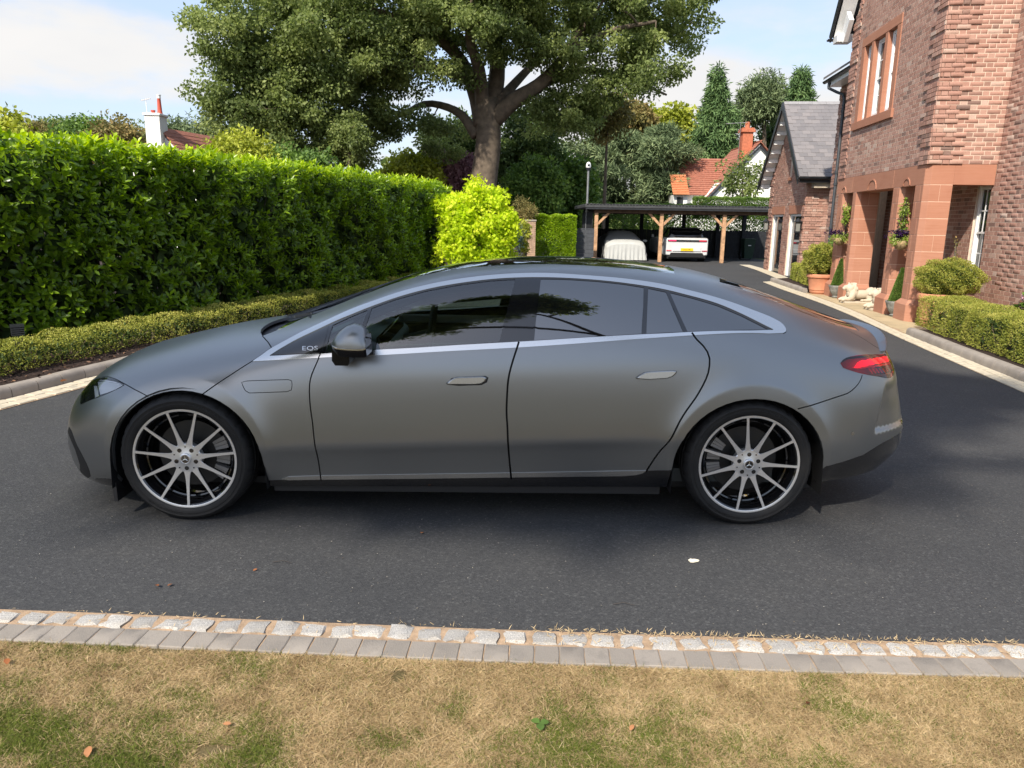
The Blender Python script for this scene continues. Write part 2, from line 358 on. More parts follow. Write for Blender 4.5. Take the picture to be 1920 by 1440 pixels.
edging = empty('driveway_edging'); edging['kind'] = 'structure'
strip('mortar_bed', FRONT+tang(FRONT)[1]*.062, FRONT-tang(FRONT)[1]*.17, .011, M_SAND, None, edging)
sett_me = [with_mat(rough_block(.100, .092, .018, 10+i, .009, .0075), M_GRAN) for i in range(10)]
pav_me = [with_mat(rough_block(.099, .118, .016, 50+i, .004, .0012), M_PAV) for i in range(5)]
def along(P, step, jit=0.):
    L = length(P); n = int(L/step); cum = np.r_[0, np.cumsum(np.linalg.norm(np.diff(P, axis=0), axis=1))]; d, _ = tang(P)
    s = (np.arange(n)+.5)*step+RNG.normal(0, jit, n); x = np.interp(s, cum, P[:, 0]); y = np.interp(s, cum, P[:, 1]); a = np.arctan2(np.interp(s, cum, d[:, 1]), np.interp(s, cum, d[:, 0]))
    return list(zip(x, y, a))
for k, (x, y, a) in enumerate(along(FRONT, .1225, .003)):
    if abs(x) < 6: o = link('sett', sett_me[RNG.integers(10)], edging, (x, y+RNG.normal(0, .003), 0), (RNG.normal(0, .012), RNG.normal(0, .012), a+RNG.normal(0, .05))); o.scale = (1+RNG.normal(0, .05), 1+RNG.normal(0, .04), 1)
PV = FRONT-tang(FRONT)[1]*.117
for x, y, a in along(PV, .1015):
    if abs(x) < 6: link('paver', pav_me[RNG.integers(5)], edging, (x, y, 0), (RNG.normal(0, .008), RNG.normal(0, .008), a+RNG.normal(0, .008)))

def bullnose(name, P, w, h, mat, step, parent, zoff=0.):
    """half-round kerb stones laid end to end along P"""
    cum = np.r_[0, np.cumsum(np.linalg.norm(np.diff(P, axis=0), axis=1))]; n = max(1, int(cum[-1]/step))
    prof = [(0, -.05), (0, h*.45), (w*.06, h*.75), (w*.2, h*.94), (w*.42, h), (w*.85, h), (w, h*.97), (w, -.05)]
    d, nn = tang(P)
    for k in range(n):
        m = MB(); rows = []
        g = .004
        for s in (k*step+g, (k+.5)*step, (k+1)*step-g):
            x, y = np.interp(s, cum, P[:, 0]), np.interp(s, cum, P[:, 1]); nx, ny = np.interp(s, cum, nn[:, 0]), np.interp(s, cum, nn[:, 1])
            rows.append([(x+nx*q, y+ny*q, z) for q, z in prof])
        vs = [p for r in rows for p in r]; L = len(prof); fs = [(i*L+j, i*L+j+1, (i+1)*L+j+1, (i+1)*L+j) for i in range(2) for j in range(L-1)]
        fs += [tuple(range(L))[::-1], tuple(2*L+j for j in range(L))]
        dz = RNG.normal(0, .002); m.add([(x, y, z+dz) for x, y, z in vs], fs)
        m.build(name, mat, parent, True, 50)
def flat_stones(name, A, B, z, mat, step, parent, limit=220):
    """two rows of pale setts between the lines A and B"""
    L = length(A); n = int(L/step); idx = np.linspace(0, len(A)-1, n+1); ii = np.arange(len(A))
    fa = lambda q: np.array([np.interp(q, ii, A[:, 0]), np.interp(q, ii, A[:, 1])]); fb = lambda q: np.array([np.interp(q, ii, B[:, 0]), np.interp(q, ii, B[:, 1])])
    cnt = 0
    for k in range(n):
        for r in range(2):
            a0, a1, b0, b1 = fa(idx[k]), fa(idx[k+1]), fb(idx[k]), fb(idx[k+1])
            sh = .5*(idx[1]-idx[0]) if r else 0
            a0, a1, b0, b1 = fa(idx[k]+sh), fa(idx[k+1]+sh), fb(idx[k]+sh), fb(idx[k+1]+sh)
            g = .05
            def q(u, v): 
                u = g+(1-2*g)*u+RNG.normal(0, .012); v = (r+g+(1-2*g)*v)/2+RNG.normal(0, .008); return (1-u)*((1-v)*a0+v*b0)+u*((1-v)*a1+v*b1)
            c = [q(0, 0), q(1, 0), q(1, 1), q(0, 1)]; h = z+.008+RNG.normal(0, .0015)
            cen = sum(c)/4; top = [cen+(p-cen)*.93 for p in c]
            m = MB(); m.add([(*p, -.02) for p in c]+[(*p, h-.004) for p in c]+[(*p, h) for p in top], [(0, 1, 5, 4), (1, 2, 6, 5), (2, 3, 7, 6), (3, 0, 4, 7), (4, 5, 9, 8), (5, 6, 10, 9), (6, 7, 11, 10), (7, 4, 8, 11), (8, 9, 10, 11)])
            m.build(name, mat, parent); cnt += 1
lk = empty('left_kerb'); lk['kind'] = 'structure'
dL, nL = tang(LEFT)
bullnose('kerb_stone', LEFT, .125, .115, M_KERB, .30, lk)
strip('mortar_bed', LEFT, LEFT-nL*.30, .005, M_SAND, None, lk)
flat_stones('pale_sett', LEFT[0:230]-nL[0:230]*.01, LEFT[0:230]-nL[0:230]*.29, .005, M_STRIP, .20, lk)
rk = empty('right_kerb'); rk['kind'] = 'structure'
strip('mortar_bed', RO, RI, .005, M_SAND, None, rk)
dR, nR = tang(RI); 
k1 = RI[(RI[:, 1] < 12.05)]; bullnose('kerb_stone', k1[::-1], .125, .12, M_KERB, .30, rk)
k2 = RI[(RI[:, 1] > 19.0)]; bullnose('kerb_stone', k2[::-1], .125, .12, M_KERB, .30, rk)
flat_stones('pale_sett', RO, RI, .005, M_STRIP, .14, rk)
far = spline([(8.42, 24.1), (8.75, 26), (9.2, 29.0), (9.5, 31.9)], 40); strip('pale_strip', far, far+np.array([.45, .0]), .009, M_STRIP, None, rk)
# paving in front of the porch, beds behind the kerbs
pav = [tuple(p) for p in RI[(RI[:, 1] > 11.9) & (RI[:, 1] < 19.1)]]
flags = empty('porch_paving'); flags['kind'] = 'structure'
sheet('paving_bed', pav+[(8.2, 19.2), (10.5, 18.8), (9.8, 12.2), (6.9, 11.9)], .006, M_SAND, None, flags)
def inside_pave(x, y):
    xi = np.interp(y, RI[:, 1], RI[:, 0]); return x > xi+.02
for j, y0 in enumerate(np.arange(11.95, 19.0, .45)):
    x0 = 6.2+(.35 if j % 2 else 0)
    for x in np.arange(x0, 10.4, .7):
        xa = max(x, np.interp(y0, RI[:, 1], RI[:, 0])+.02); xb = max(x, np.interp(y0+.44, RI[:, 1], RI[:, 0])+.02)
        if x+.69-max(xa, xb) < .08: continue
        h = .014+RNG.normal(0, .0015); m = MB(); c = [(xa, y0), (x+.69, y0), (x+.69, y0+.44), (xb, y0+.44)]
        m.add([(*p, 0) for p in c]+[(*p, h) for p in c], [(4, 5, 6, 7), (0, 1, 5, 4), (1, 2, 6, 5), (2, 3, 7, 6), (3, 0, 4, 7)]).build('paving_slab', M_FLAG, flags)
sheet('left_bed', [tuple(p) for p in (LEFT+nL*.115)[::6]]+[(-3, 60), (-60, 60), (-60, 2.2)], .085, M_SOIL)
_b = k1+nR[:len(k1)]*0
sheet('right_bed', [(float(p[0])+.12, float(p[1])) for p in k1]+[(6.9, 12.0), (9.2, 12.0), (9.2, 3.5)], .09, M_SOIL)
sheet('right_bed', [(float(p[0])+.12, float(p[1])) for p in k2]+[(8.95, 23.7), (9.6, 23.5), (8.9, 19.3)], .09, M_SOIL)
# bark chips on the left bed
n = 5200; q = RNG.integers(20, 200, n); off = RNG.uniform(.13, 1.1, n); P = LEFT[q]+nL[q]*off[:, None]+RNG.normal(0, .06, (n, 2))
pos = np.c_[P, np.full(n, .09)+RNG.uniform(0, .015, n)]; M_BARK = leaf_mat('bark_chip', (.02, .012, .01), (.12, .08, .065), .9, .0, .2, (.24, .13, .07))
tag(leaf_obj('bark_mulch', M_BARK, None, pos, unit(RNG.normal(size=(n, 3))*[1, 1, .25]), unit(RNG.normal(size=(n, 3))*[.4, .4, 1]), RNG.uniform(.02, .06, n), RNG.uniform(.01, .03, n), RNG.random(n)**2, 'flat'), 'dark bark mulch strewn on the bed behind the left kerb', 'mulch')

# ------------------------------------------------------------------ lawn grass, partly dried out
M_GRASS = leaf_mat('grass_blade', None, None, .65, .22, .2, None, [(0, (.06, .095, .014)), (.50, (.185, .21, .04)), (.60, (.22, .145, .075)), (.78, (.42, .31, .16)), (1, (.62, .48, .29))])
def vnoise(x, y, f, seed):
    r = np.random.default_rng(seed); G = r.random((64, 64)); X = x*f; Y = y*f; i = np.floor(X).astype(int); j = np.floor(Y).astype(int); a = X-i; b = Y-j; a = a*a*(3-2*a); b = b*b*(3-2*b)
    g = lambda u, v: G[u % 64, v % 64]
    return (g(i, j)*(1-a)+g(i+1, j)*a)*(1-b)+(g(i, j+1)*(1-a)+g(i+1, j+1)*a)*b
def grass(name, x0, x1, y0f, y1f, n, hl, seed):
    r = np.random.default_rng(seed); x = r.uniform(x0, x1, n); t = r.random(n); y = y0f+(y1f(x)-y0f)*t
    dry = vnoise(x+3, y, 1.6, 3)*.55+vnoise(x, y+5, 5., 4)*.3+vnoise(x, y, 17., 5)*.15
    dry = dry+np.clip(.20-(y1f(x)-y)*.35, -.05, .2)+np.clip((x-1.3)*.35, 0, .3)+.03
    bare = vnoise(x+9, y+2, 7., 6); keep = (bare > .05); x, y, dry = x[keep], y[keep], dry[keep]; n = len(x)
    lean = r.uniform(.3, 1.5, n); th = r.uniform(0, 2*np.pi, n); ax = unit(np.c_[np.cos(th)*lean, np.sin(th)*lean, np.full(n, 1.)*r.uniform(.25, 1, n)])
    isdry = r.random(n) < np.clip((dry-.50)*3.4, .10, .95); cl = vnoise(x+1, y+7, 11., 8)*.7+vnoise(x, y, 31., 9)*.3; tint = np.where(isdry, np.clip(.56+.44*(r.random(n)*.55+cl*.55), .56, 1.), np.clip(r.uniform(0, .40, n)+cl*.2, 0, .52)); ax[isdry, 2] *= .45; ax = unit(ax)
    L = r.uniform(.6, 1.25, n)*hl*np.where(isdry, 1.1, .9); W = r.uniform(.0012, .0034, n)
    nr = unit(r.normal(size=(n, 3))+[0, 0, 1.2])
    return leaf_obj(name, M_GRASS, None, np.c_[x, y, np.full(n, .004)], ax, nr, L, W, tint, 'tri')
yf = lambda x: np.interp(x, FRONT[:, 0], FRONT[:, 1])-.175
g = grass('grass', -2.5, 2.5, 1.85, yf, 420000, .027, 11); tag(g, 'short lawn of green and straw yellow grass in front of the paver edging', 'grass')
g = grass('grass', -6, 6, -1.5, yf, 90000, .045, 12); tag(g, 'dried lawn grass reaching back from the paver edging towards the camera', 'grass')
n = 900; x = RNG.uniform(-2.5, 2.8, n); x = np.where(RNG.random(n) < .75, np.abs(x)*.9+.1, x); y = yf(x)+.175+.056+RNG.normal(0, .010, n); c = RNG.random(n) < .4; y = np.where(c, y-.11*RNG.random(n), y)
tag(leaf_obj('dead_grass', M_GRASS, None, np.c_[x, y, np.full(n, .02)], unit(np.c_[RNG.normal(0, 1, (n, 2)), RNG.uniform(.1, .8, n)]), sphere_dirs(n), RNG.uniform(.012, .03, n), np.full(n, .003), RNG.uniform(.85, 1., n), 'blade'), 'dead straw coloured grass tufts in the joints of the sett edging', 'grass')
# ================================================================== brick house on the right
HP = np.array([7.301, 14.2]); HD = np.array([.112, .994]); HD /= np.linalg.norm(HD); HE = np.array([HD[1], -HD[0]])
HM = Matrix(((HD[0], HE[0], 0, HP[0]), (HD[1], HE[1], 0, HP[1]), (0, 0, 1, 0), (0, 0, 0, 1)))   # local (s away from camera, t into the house, z)
def brick_mat():
    t = NT('red_brick'); v = t.geo(); f = t.attr('tint')
    c = t.ramp(f, [(0, (.12, .085, .075)), (.07, (.25, .14, .11)), (.2, (.31, .155, .115)), (.45, (.365, .195, .15)), (.75, (.405, .225, .175)), (.92, (.43, .265, .205)), (1, (.50, .385, .32))])
    c = t.mix(t.math('MULTIPLY', t.noise(v, 28, 5, .7), .30), c, (.52, .37, .30)); c = t.mix(t.math('MULTIPLY', t.ramp(t.noise(v, 60, 3), [(.55, (0, 0, 0)), (.7, (1, 1, 1))]), .35), c, (.20, .10, .075))
    t.bsdf(c, .9, 0, .2); t.bump(t.noise(v, 70, 5, .7), .35, .004); return t.m
def brick_mat_obj():
    t = NT('red_brick_single'); v = t.geo(); f = t.rand()
    c = t.ramp(f, [(0, (.12, .085, .075)), (.05, (.25, .14, .11)), (.2, (.31, .155, .115)), (.45, (.365, .195, .15)), (.75, (.405, .225, .175)), (.92, (.43, .265, .205)), (1, (.50, .385, .32))])
    c = t.mix(t.math('MULTIPLY', t.noise(v, 28, 5, .7), .30), c, (.52, .37, .30)); c = t.mix(t.math('MULTIPLY', t.ramp(t.noise(v, 60, 3), [(.55, (0, 0, 0)), (.7, (1, 1, 1))]), .35), c, (.20, .10, .075))
    t.bsdf(c, .9, 0, .2); t.bump(t.noise(v, 70, 5, .7), .35, .004); return t.m
def sandstone():
    t = NT('red_sandstone'); v = t.geo(); r = t.rand(); base = t.ramp(r, [(0, (.35, .155, .10)), (.5, (.395, .18, .115)), (1, (.43, .21, .14))])
    band = t.noise(t.mapv(v, (1.2, 1.2, 26)), 1.6, 4, .6, .6); c = t.mix(t.math('MULTIPLY', t.ramp(band, [(.42, (0, 0, 0)), (.66, (1, 1, 1))]), .5), base, (.31, .125, .070))
    c = t.mix(t.math('MULTIPLY', t.noise(v, 3.5, 4), .45), c, (.53, .28, .185))
    t.bsdf(c, .88, 0, .25); t.bump(t.noise(v, 90, 4), .35, .004); return t.m
M_BRICK, M_BRICK1, M_SS = brick_mat(), brick_mat_obj(), sandstone()
M_SSM = plain('pale_joint', (.70, .50, .37), .95, var=.1)
M_MORT = plain('lime_mortar', (.60, .48, .38), .95, var=.12, scale=9, bump=.5, bscale=150)
M_WHITE = plain('white_paint', (.80, .80, .79), .35, var=.03)
M_BLACKP = plain('black_gutter', (.022, .024, .028), .35, var=.2)
M_DGREY = plain('anthracite_pipe', (.045, .052, .060), .4, var=.15)
def slate_mat():
    t = NT('grey_slate'); v = t.geo(); c = t.ramp(t.rand(), [(0, (.115, .113, .12)), (.5, (.15, .145, .15)), (1, (.20, .185, .185))]); c = t.mix(t.math('MULTIPLY', t.noise(v, 5, 5, .7), .6), c, (.24, .21, .20))
    t.bsdf(c, .6, 0, .4); t.bump(t.noise(v, 45, 4), .4, .006); return t.m
M_SLATE = slate_mat()
def pane_mat():
    t = NT('window_pane'); t.bsdf((.02, .022, .026), .03, 0, .8); return t.m
M_PANE = pane_mat()
house = empty('brick_house', (HP[0], HP[1], 0), math.atan2(HD[1], HD[0]), 'two storey red brick house with sandstone porch at the right edge', 'house')
# children of the house live in a frame with x along the facade (away from the camera) and -y into the house: mirror t
def hl(s, t, z): return (s, -t, z)
def hbox(m, s0, s1, t0, t1, z0, z1): m.box((min(s0, s1), min(-t0, -t1), min(z0, z1)), (max(s0, s1), max(-t0, -t1), max(z0, z1)))

BR = []        # every brick: centre(local house), along-dir, out-dir, length, height, proud, tint
def wall_bricks(o, du, dout, W, z0, z1, holes=(), course=.0755, quoin=(False, False), top=None, ctx='main', phase=0):
    """o: local start point (s,t); du: unit dir along the wall; dout: outward dir; Flemish-like bond"""
    k0 = int(round(z0/course)); k1 = int(math.ceil(z1/course)); r = random.Random(int(abs(o[0]*131+o[1]*17)*10)+phase)
    for k in range(k0, k1):
        zb = k*course; h = .0655; off = (-.17 if (k+phase) % 2 else 0.); u = off; i = 0
        while u < W:
            L = .2155 if (i % 2 == 0) else .1025
            a, b = max(u, 0.), min(u+L, W); u += L+.011; i += 1
            if b-a < .03: continue
            zt = zb+h
            if top is not None and zt > top((a+b)/2): continue
            cut = [(a, b)]
            for (ha, hb, hz0, hz1) in holes:
                if zt > hz0+.01 and zb < hz1-.01:
                    nc = []
                    for (x0, x1) in cut:
                        if x1 <= ha or x0 >= hb: nc.append((x0, x1))
                        else:
                            if ha-x0 > .035: nc.append((x0, ha-.004))
                            if x1-hb > .035: nc.append((hb+.004, x1))
                    cut = nc
            for x0, x1 in cut:
                pr = .0
                q = (k % 5 == 0)
                if (quoin[0] and x0 < .36 and not q) or (quoin[1] and x1 > W-.36 and not q): pr = .022
                tn = r.random(); tn = .04 if tn < .035 else tn
                BR.append((o[0]+du[0]*(x0+x1)/2, o[1]+du[1]*(x0+x1)/2, zb+h/2, du, dout, x1-x0, h, pr, tn, ctx))
# walls (local s,t).  end wall faces the camera: s=-.55, t 0..1.15 ; facade: t=0, s -.55..4.55 ; recess wall: t=1.15, s -9..-.55 ; inner porch wall t=1.9
RT = 1.15; ZL = 2.795; FS0, FS1 = -.55, 4.55
fac_hole = [(1.25-FS0-.15+.0, 3.70-FS0, 3.80, 5.80)]
gtop = lambda u: 6.25+(5.1-u)*1.35 if u > 2.55 else 6.25+2.55*1.35
wall_bricks((FS0, 0), (1, 0), (0, -1), FS1-FS0, ZL+.01, 7.3, [(1.55-FS0, 3.72-FS0, 3.84, 5.74)], quoin=(True, True), top=lambda u: 6.2+(5.1-u)*1.4)
wall_bricks((FS0, 0), (0, 1), (-1, 0), RT, ZL+.01, 7.3, quoin=(True, False), phase=1)
wall_bricks((FS0, RT), (-1, 0), (0, -1), 5.2, .0, 7.3, [(1.50, 2.6, .55, 2.5)], phase=3)
wall_bricks((FS0+.0, RT), (1, 0), (0, -1), 1.6, .0, 2.6, [(.10, .60, .62, 2.5)], phase=2)
wall_bricks((FS0+1.6, RT+.02), (1, 0), (0, -1), 3.5, .0, 2.7, [(1.0, 2.1, .0, 2.15)], phase=5)
# wing behind the porch
WT = .60; WS0, WS1 = 4.55, 7.22
wall_bricks((WS0, WT), (1, 0), (0, -1), WS1-WS0, .0, 5.35, quoin=(False, True), phase=7)
wall_bricks((FS1, 0), (0, 1), (1, 0), WT, ZL, 6.0, phase=9)
# ---- mortar backing
def slab(m, s0, s1, t0, t1, z0, z1): hbox(m, s0, s1, t0, t1, z0, z1)
m = MB()
ob = .0004
slab(m, FS0+ob, FS1-ob, ob, .22, ZL, 3.84); slab(m, FS0+ob, 1.55, ob, .22, 3.84, 5.74); slab(m, 3.72, FS1-ob, ob, .22, 3.84, 5.74)
m.prism([hl(FS0+ob, ob, 5.74), hl(FS1-ob, ob, 5.74), hl(FS1-ob, ob, 6.25), hl(3.75, ob, 7.35), hl(FS0+ob, ob, 7.35)], (0, -.21, 0))
slab(m, FS0+ob, FS0+.25, .22, RT+ob, ZL, 7.3)
slab(m, -5.75, -3.15, RT+ob, RT+.25, 0, 7.3); slab(m, -3.15, -2.05, RT+ob, RT+.25, 0, .55); slab(m, -3.15, -2.05, RT+ob, RT+.25, 2.5, 7.3)
slab(m, -2.05, -.45, RT+ob, RT+.25, 0, 7.3); slab(m, -.45, .05, RT+ob, RT+.25, 0, .62); slab(m, -.45, .05, RT+ob, RT+.25, 2.5, 3.)
slab(m, .05, 1.05, RT+ob, RT+.25, 0, 2.8)
slab(m, 1.05, 2.05, RT+.02+ob, RT+.25, 0, 2.8); slab(m, 3.15, 4.55, RT+.02+ob, RT+.25, 0, 2.8); slab(m, 2.05, 3.15, RT+.02+ob, RT+.25, 2.15, 2.8)
slab(m, WS0-.3, WS1-ob, WT+ob, WT+.3, 0, 5.4); slab(m, FS1-.25, FS1-ob, .2, WT+.1, 0, 6.2)
m.build('mortar', M_MORT, house)
# the mass behind: rest of the house, closed so that no light leaks in
m = MB(); slab(m, -5.6, 7.0, 1.75, 9, 0, 5.3); slab(m, -5.6, 4.4, 1.41, 9, 3.0, 7.2); m.build('rear_wall', M_MORT, house)
# ---- porch ceiling, lintels and piers (each dressed stone is a piece)
def stone(s0, s1, t0, t1, z0, z1, cham=None, name='stone_block', g=.0025):
    """one dressed block; cham: list of corner keys ('ff' front-far, 'fn' front-near) chamfered by c"""
    s0 += g; s1 -= g; z0 += g; z1 -= g; c = .085; P = []
    P += ([(s0+c, t0), (s0, t0+c)][::-1] if cham and 'n' in cham else [(s0, t0)])[::1]
    P += ([(s1, t0+c), (s1-c, t0)][::-1] if cham and 'f' in cham else [(s1, t0)])
    P += [(s1, t1), (s0, t1)]
    m = MB(); m.prism([hl(a, b, z0) for a, b in P], (0, 0, z1-z0)); o = m.build(name, M_SS, house, bev=.005); return o
# lintel course along the facade and across the end
for a, b in ((FS0, .98), (.98, 3.45), (3.45, FS1)):
    stone(a, b, 0, .46 if a < 0 else .40, 2.44, ZL, 'n' if a < 0 else None, 'lintel')
stone(-.55, -.13, .46, RT-.006, 2.44, ZL, None, 'lintel', .003)
# carved roundels on the lintels
for sc_, w in ((.30, .17), (2.15, .26), (4.02, .17)):
    m = MB(); n = 14; out = [(sc_+w*math.cos(i*math.pi/n), 2.462+w*.82*math.sin(i*math.pi/n)) for i in range(n+1)]; inn = [(sc_+(w-.03)*math.cos(i*math.pi/n), 2.462+(w-.03)*.82*math.sin(i*math.pi/n)) for i in range(n+1)]
    m.prism([hl(a, 0, z) for a, z in out+inn[::-1]], (0, .013, 0)); m.build('roundel', M_SS, house)
def pier(s0, s1, t1, near=True, far=True, rows=7, seed=0):
    r = random.Random(seed); z = .40; hs = (2.44-.40)/rows
    # plinth
    m = MB(); e = .075
    m.prism([hl(s0-e+.07, -e, 0), hl(s1+e-.07, -e, 0), hl(s1+e, -e+.07, 0), hl(s1+e, t1, 0), hl(s0-e, t1, 0), hl(s0-e, -e+.07, 0)], (0, 0, .31))
    o = len(m.v); lo = [hl(s0-e+.07, -e, .31), hl(s1+e-.07, -e, .31), hl(s1+e, -e+.07, .31), hl(s1+e, t1, .31), hl(s0-e, t1, .31), hl(s0-e, -e+.07, .31)]
    hi = [hl(s0+.085, 0, .40), hl(s1-.085, 0, .40), hl(s1, .085, .40), hl(s1, t1, .40), hl(s0, t1, .40), hl(s0, .085, .40)]
    m.add(lo+hi, [(i, (i+1) % 6, 6+(i+1) % 6, 6+i) for i in range(6)]); m.build('plinth', M_SS, house, bev=.006)
    for k in range(rows):
        za, zb = z+k*hs, z+(k+1)*hs; ch = ('n' if near else '')+('f' if far else '')
        if s1-s0 > .35:
            q = s0+(s1-s0)*(.62 if (k % 2) else .36)
            stone(s0, q, 0, t1*.55 if k % 3 == 0 else t1, za, zb, 'n' if near else None); 
            if k % 3 == 0: stone(s0, q, t1*.55, t1, za, zb)
            stone(q, s1, 0, t1, za, zb, 'f' if far else None)
        elif k % 2:
            stone(s0, s1, 0, t1*.5, za, zb, ch); stone(s0, s1, t1*.5, t1, za, zb)
        else: stone(s0, s1, 0, t1, za, zb, ch)
    mm = MB(); e = .004; mm.prism([hl(s0+e, .088, .38), hl(s0+.088, e, .38), hl(s1-.088, e, .38), hl(s1-e, .088, .38), hl(s1-e, t1-.004, .38), hl(s0+e, t1-.004, .38)], (0, 0, 2.07)); mm.build('mortar', M_SSM, house)
pier(-.55, -.03, .46, seed=1); pier(.53, 1.02, .40, seed=2, rows=7); pier(3.04, 3.42, .47, seed=3); pier(4.0, 4.50, .45, seed=4)
m = MB(); slab(m, FS0+.3, FS1, .40, RT, 2.55, 2.7); m.build('porch_ceiling', M_WHITE, house)
m = MB(); slab(m, FS1-.18, FS1-.02, .3, WT+.05, 0, ZL); m.build('porch_side_wall', M_SS, house)
# ---- brick instances
def brick_mesh(seed, mat):
    r = np.random.default_rng(seed); n = 4; V = []; F = []
    xs = [-.5, -.485, -.15, .15, .485, .5]; zs = [-.5, -.465, 0, .465, .5]
    for i, x in enumerate(xs):
        for j, z in enumerate(zs):
            e = i in (0, 5) or j in (0, 4); V.append((x, .0010 if e else -.0004-abs(r.normal(0, .0011)), z))
    for i in range(5):
        for j in range(4): F.append((i*5+j, (i+1)*5+j, (i+1)*5+j+1, i*5+j+1))
    ring = [i*5 for i in range(6)]+[25+j for j in range(1, 5)]+[i*5+4 for i in (4, 3, 2, 1, 0)]+[j for j in (3, 2, 1)]
    o = len(V); V += [(V[q][0], .05, V[q][2]) for q in ring]; n = len(ring)
    F += [(ring[k], o+k, o+(k+1) % n, ring[(k+1) % n]) for k in range(n)]
    me = bpy.data.meshes.new('brick'); me.from_pydata(V, [], [f[::-1] for f in F]); me.materials.append(mat); me.polygons.foreach_set('use_smooth', [True]*len(F)); me.set_sharp_from_angle(angle=math.radians(25)); return me, np.array(V), [f[::-1] for f in F]
BM = [brick_mesh(i, M_BRICK1) for i in range(8)]
def place_bricks(lst, parent, frame, ncam):
    """the ncam bricks that show largest become objects; the rest one mesh"""
    W = []
    for b in lst:
        p = frame @ Vector(hl(b[0], b[1], b[2])); d = np.array(p)-CO; z = d@CF
        if z < .5: W.append(-1); continue
        x = 960+FPX*(d@CR)/z; y = 720-FPX*(d@CU)/z
        du = frame.to_3x3() @ Vector(hl(b[3][0], b[3][1], 0)); dd = np.array(du)
        f = abs((dd@CR)-(d@CR)/z*(dd@CF))
        W.append(b[5]*f/z if (0 < x < 1915 and 0 < y < 545) else -1)
    idx = np.argsort(-np.array(W)); near = set(int(i) for i in idx[:ncam] if W[int(i)] > 0)
    V = []; F = []; T = []; off = 0
    for i, b in enumerate(lst):
        du = Vector(hl(b[3][0], b[3][1], 0)); dn = Vector(hl(b[4][0], b[4][1], 0)); me, vv, ff = BM[(i*7) % 8]
        c = Vector(hl(b[0], b[1], b[2]))+dn*(b[7]+.0016)
        if i in near:
            o = bpy.data.objects.new('brick', me); COL.objects.link(o); o.parent = parent
            ax = du; ay = -dn; az = Vector((0, 0, 1))
            if ax.cross(ay).dot(az) < 0: ax = -ax
            o.matrix_local = Matrix(((ax.x*b[5], ay.x, 0, c.x), (ax.y*b[5], ay.y, 0, c.y), (0, 0, b[6], c.z), (0, 0, 0, 1)))
        else:
            ax = du; ay = -dn
            if ax.cross(ay).dot(Vector((0, 0, 1))) < 0: ax = -ax
            if ncam < 0: pass
            q = np.array([[-.5, .0, -.5], [.5, 0, -.5], [.5, 0, .5], [-.5, 0, .5], [-.5, .03, -.5], [.5, .03, -.5], [.5, .03, .5], [-.5, .03, .5]]); q[:4, 1] += RNG.normal(0, .0005, 4)
            P = np.array(c)+q[:, 0:1]*b[5]*np.array(ax)+q[:, 1:2]*np.array(ay)+q[:, 2:3]*b[6]*np.array((0, 0, 1.))
            V.append(P); F.append(np.array([(0, 1, 2, 3), (0, 4, 5, 1), (1, 5, 6, 2), (2, 6, 7, 3), (3, 7, 4, 0)])+off); T += [b[8]]*8; off += 8
    o = link('brickwork', np_mesh('brickwork', np.vstack(V), np.vstack(F), M_BRICK, np.array(T), False), parent); o['kind'] = 'stuff'
HW = Matrix.Translation((HP[0], HP[1], 0)) @ Matrix.Rotation(math.atan2(HD[1], HD[0]), 4, 'Z')
place_bricks(BR, house, HW, 300)
# string of proud brick headers on the corner: thin shadow gaps come from the quoins themselves
# ---- upper mullioned window
def sash(parent, s0, s1, t, z0, z1, nv=2, nh=2, kind='window'):
    """box sash window in the plane t, looking out to -t"""
    w = MB(); f = .055
    for a, b, c, d in ((s0, s0+f, z0, z1), (s1-f, s1, z0, z1), (s0+f, s1-f, z0, z0+.08), (s0+f, s1-f, z1-f, z1)): hbox(w, a, b, t, t+.11, c, d)
    zm = (z0+z1)/2; o = w.build(kind, M_WHITE, parent, bev=.003)
    for (za, zb, tt) in ((zm-.02, z1-f, t+.025), (z0+.08, zm+.02, t+.055)):
        q = MB(); e = .035; hbox(q, s0+f, s0+f+e, tt, tt+.035, za, zb); hbox(q, s1-f-e, s1-f, tt, tt+.035, za, zb); hbox(q, s0+f+e, s1-f-e, tt, tt+.035, za, za+e); hbox(q, s0+f+e, s1-f-e, tt, tt+.035, zb-e, zb)
        for i in range(1, nv): x = s0+f+e+(s1-s0-2*f-2*e)*i/nv; hbox(q, x-.011, x+.011, tt+.004, tt+.03, za+e, zb-e)
        for i in range(1, nh): x = za+e+(zb-za-2*e)*i/nh; hbox(q, s0+f+e, s1-f-e, tt+.006, tt+.028, x-.011, x+.011)
        q.build('sash', M_WHITE, o)
        g = MB(); hbox(g, s0+f+e-.01, s1-f-e+.01, tt+.014, tt+.02, za+e-.01, zb-e+.01); g.build('pane', M_PANE, o)
    return o
def surround(parts):
    for a, b, t0, t1, z0, z1, nm in parts:
        m = MB(); hbox(m, a, b, t0, t1, z0, z1); m.build(nm, M_SS, house, bev=.006)
surround([(1.50, 3.77, -.02, .2, 5.58, 5.76, 'window_lintel'), (1.42, 3.85, -.05, .2, 3.82, 3.99, 'window_sill'), (1.50, 1.70, -.018, .2, 3.995, 5.576, 'jamb'), (3.57, 3.77, -.018, .2, 3.995, 5.576, 'jamb'),
          (2.18, 2.34, -.015, .2, 3.995, 5.576, 'mullion'), (2.98, 3.14, -.015, .2, 3.995, 5.576, 'mullion')])
for a, b in ((1.704, 2.176), (2.344, 2.976), (3.144, 3.566)): sash(house, a, b, .075, 4.0, 5.572, 2 if b-a > .5 else 1, 2)
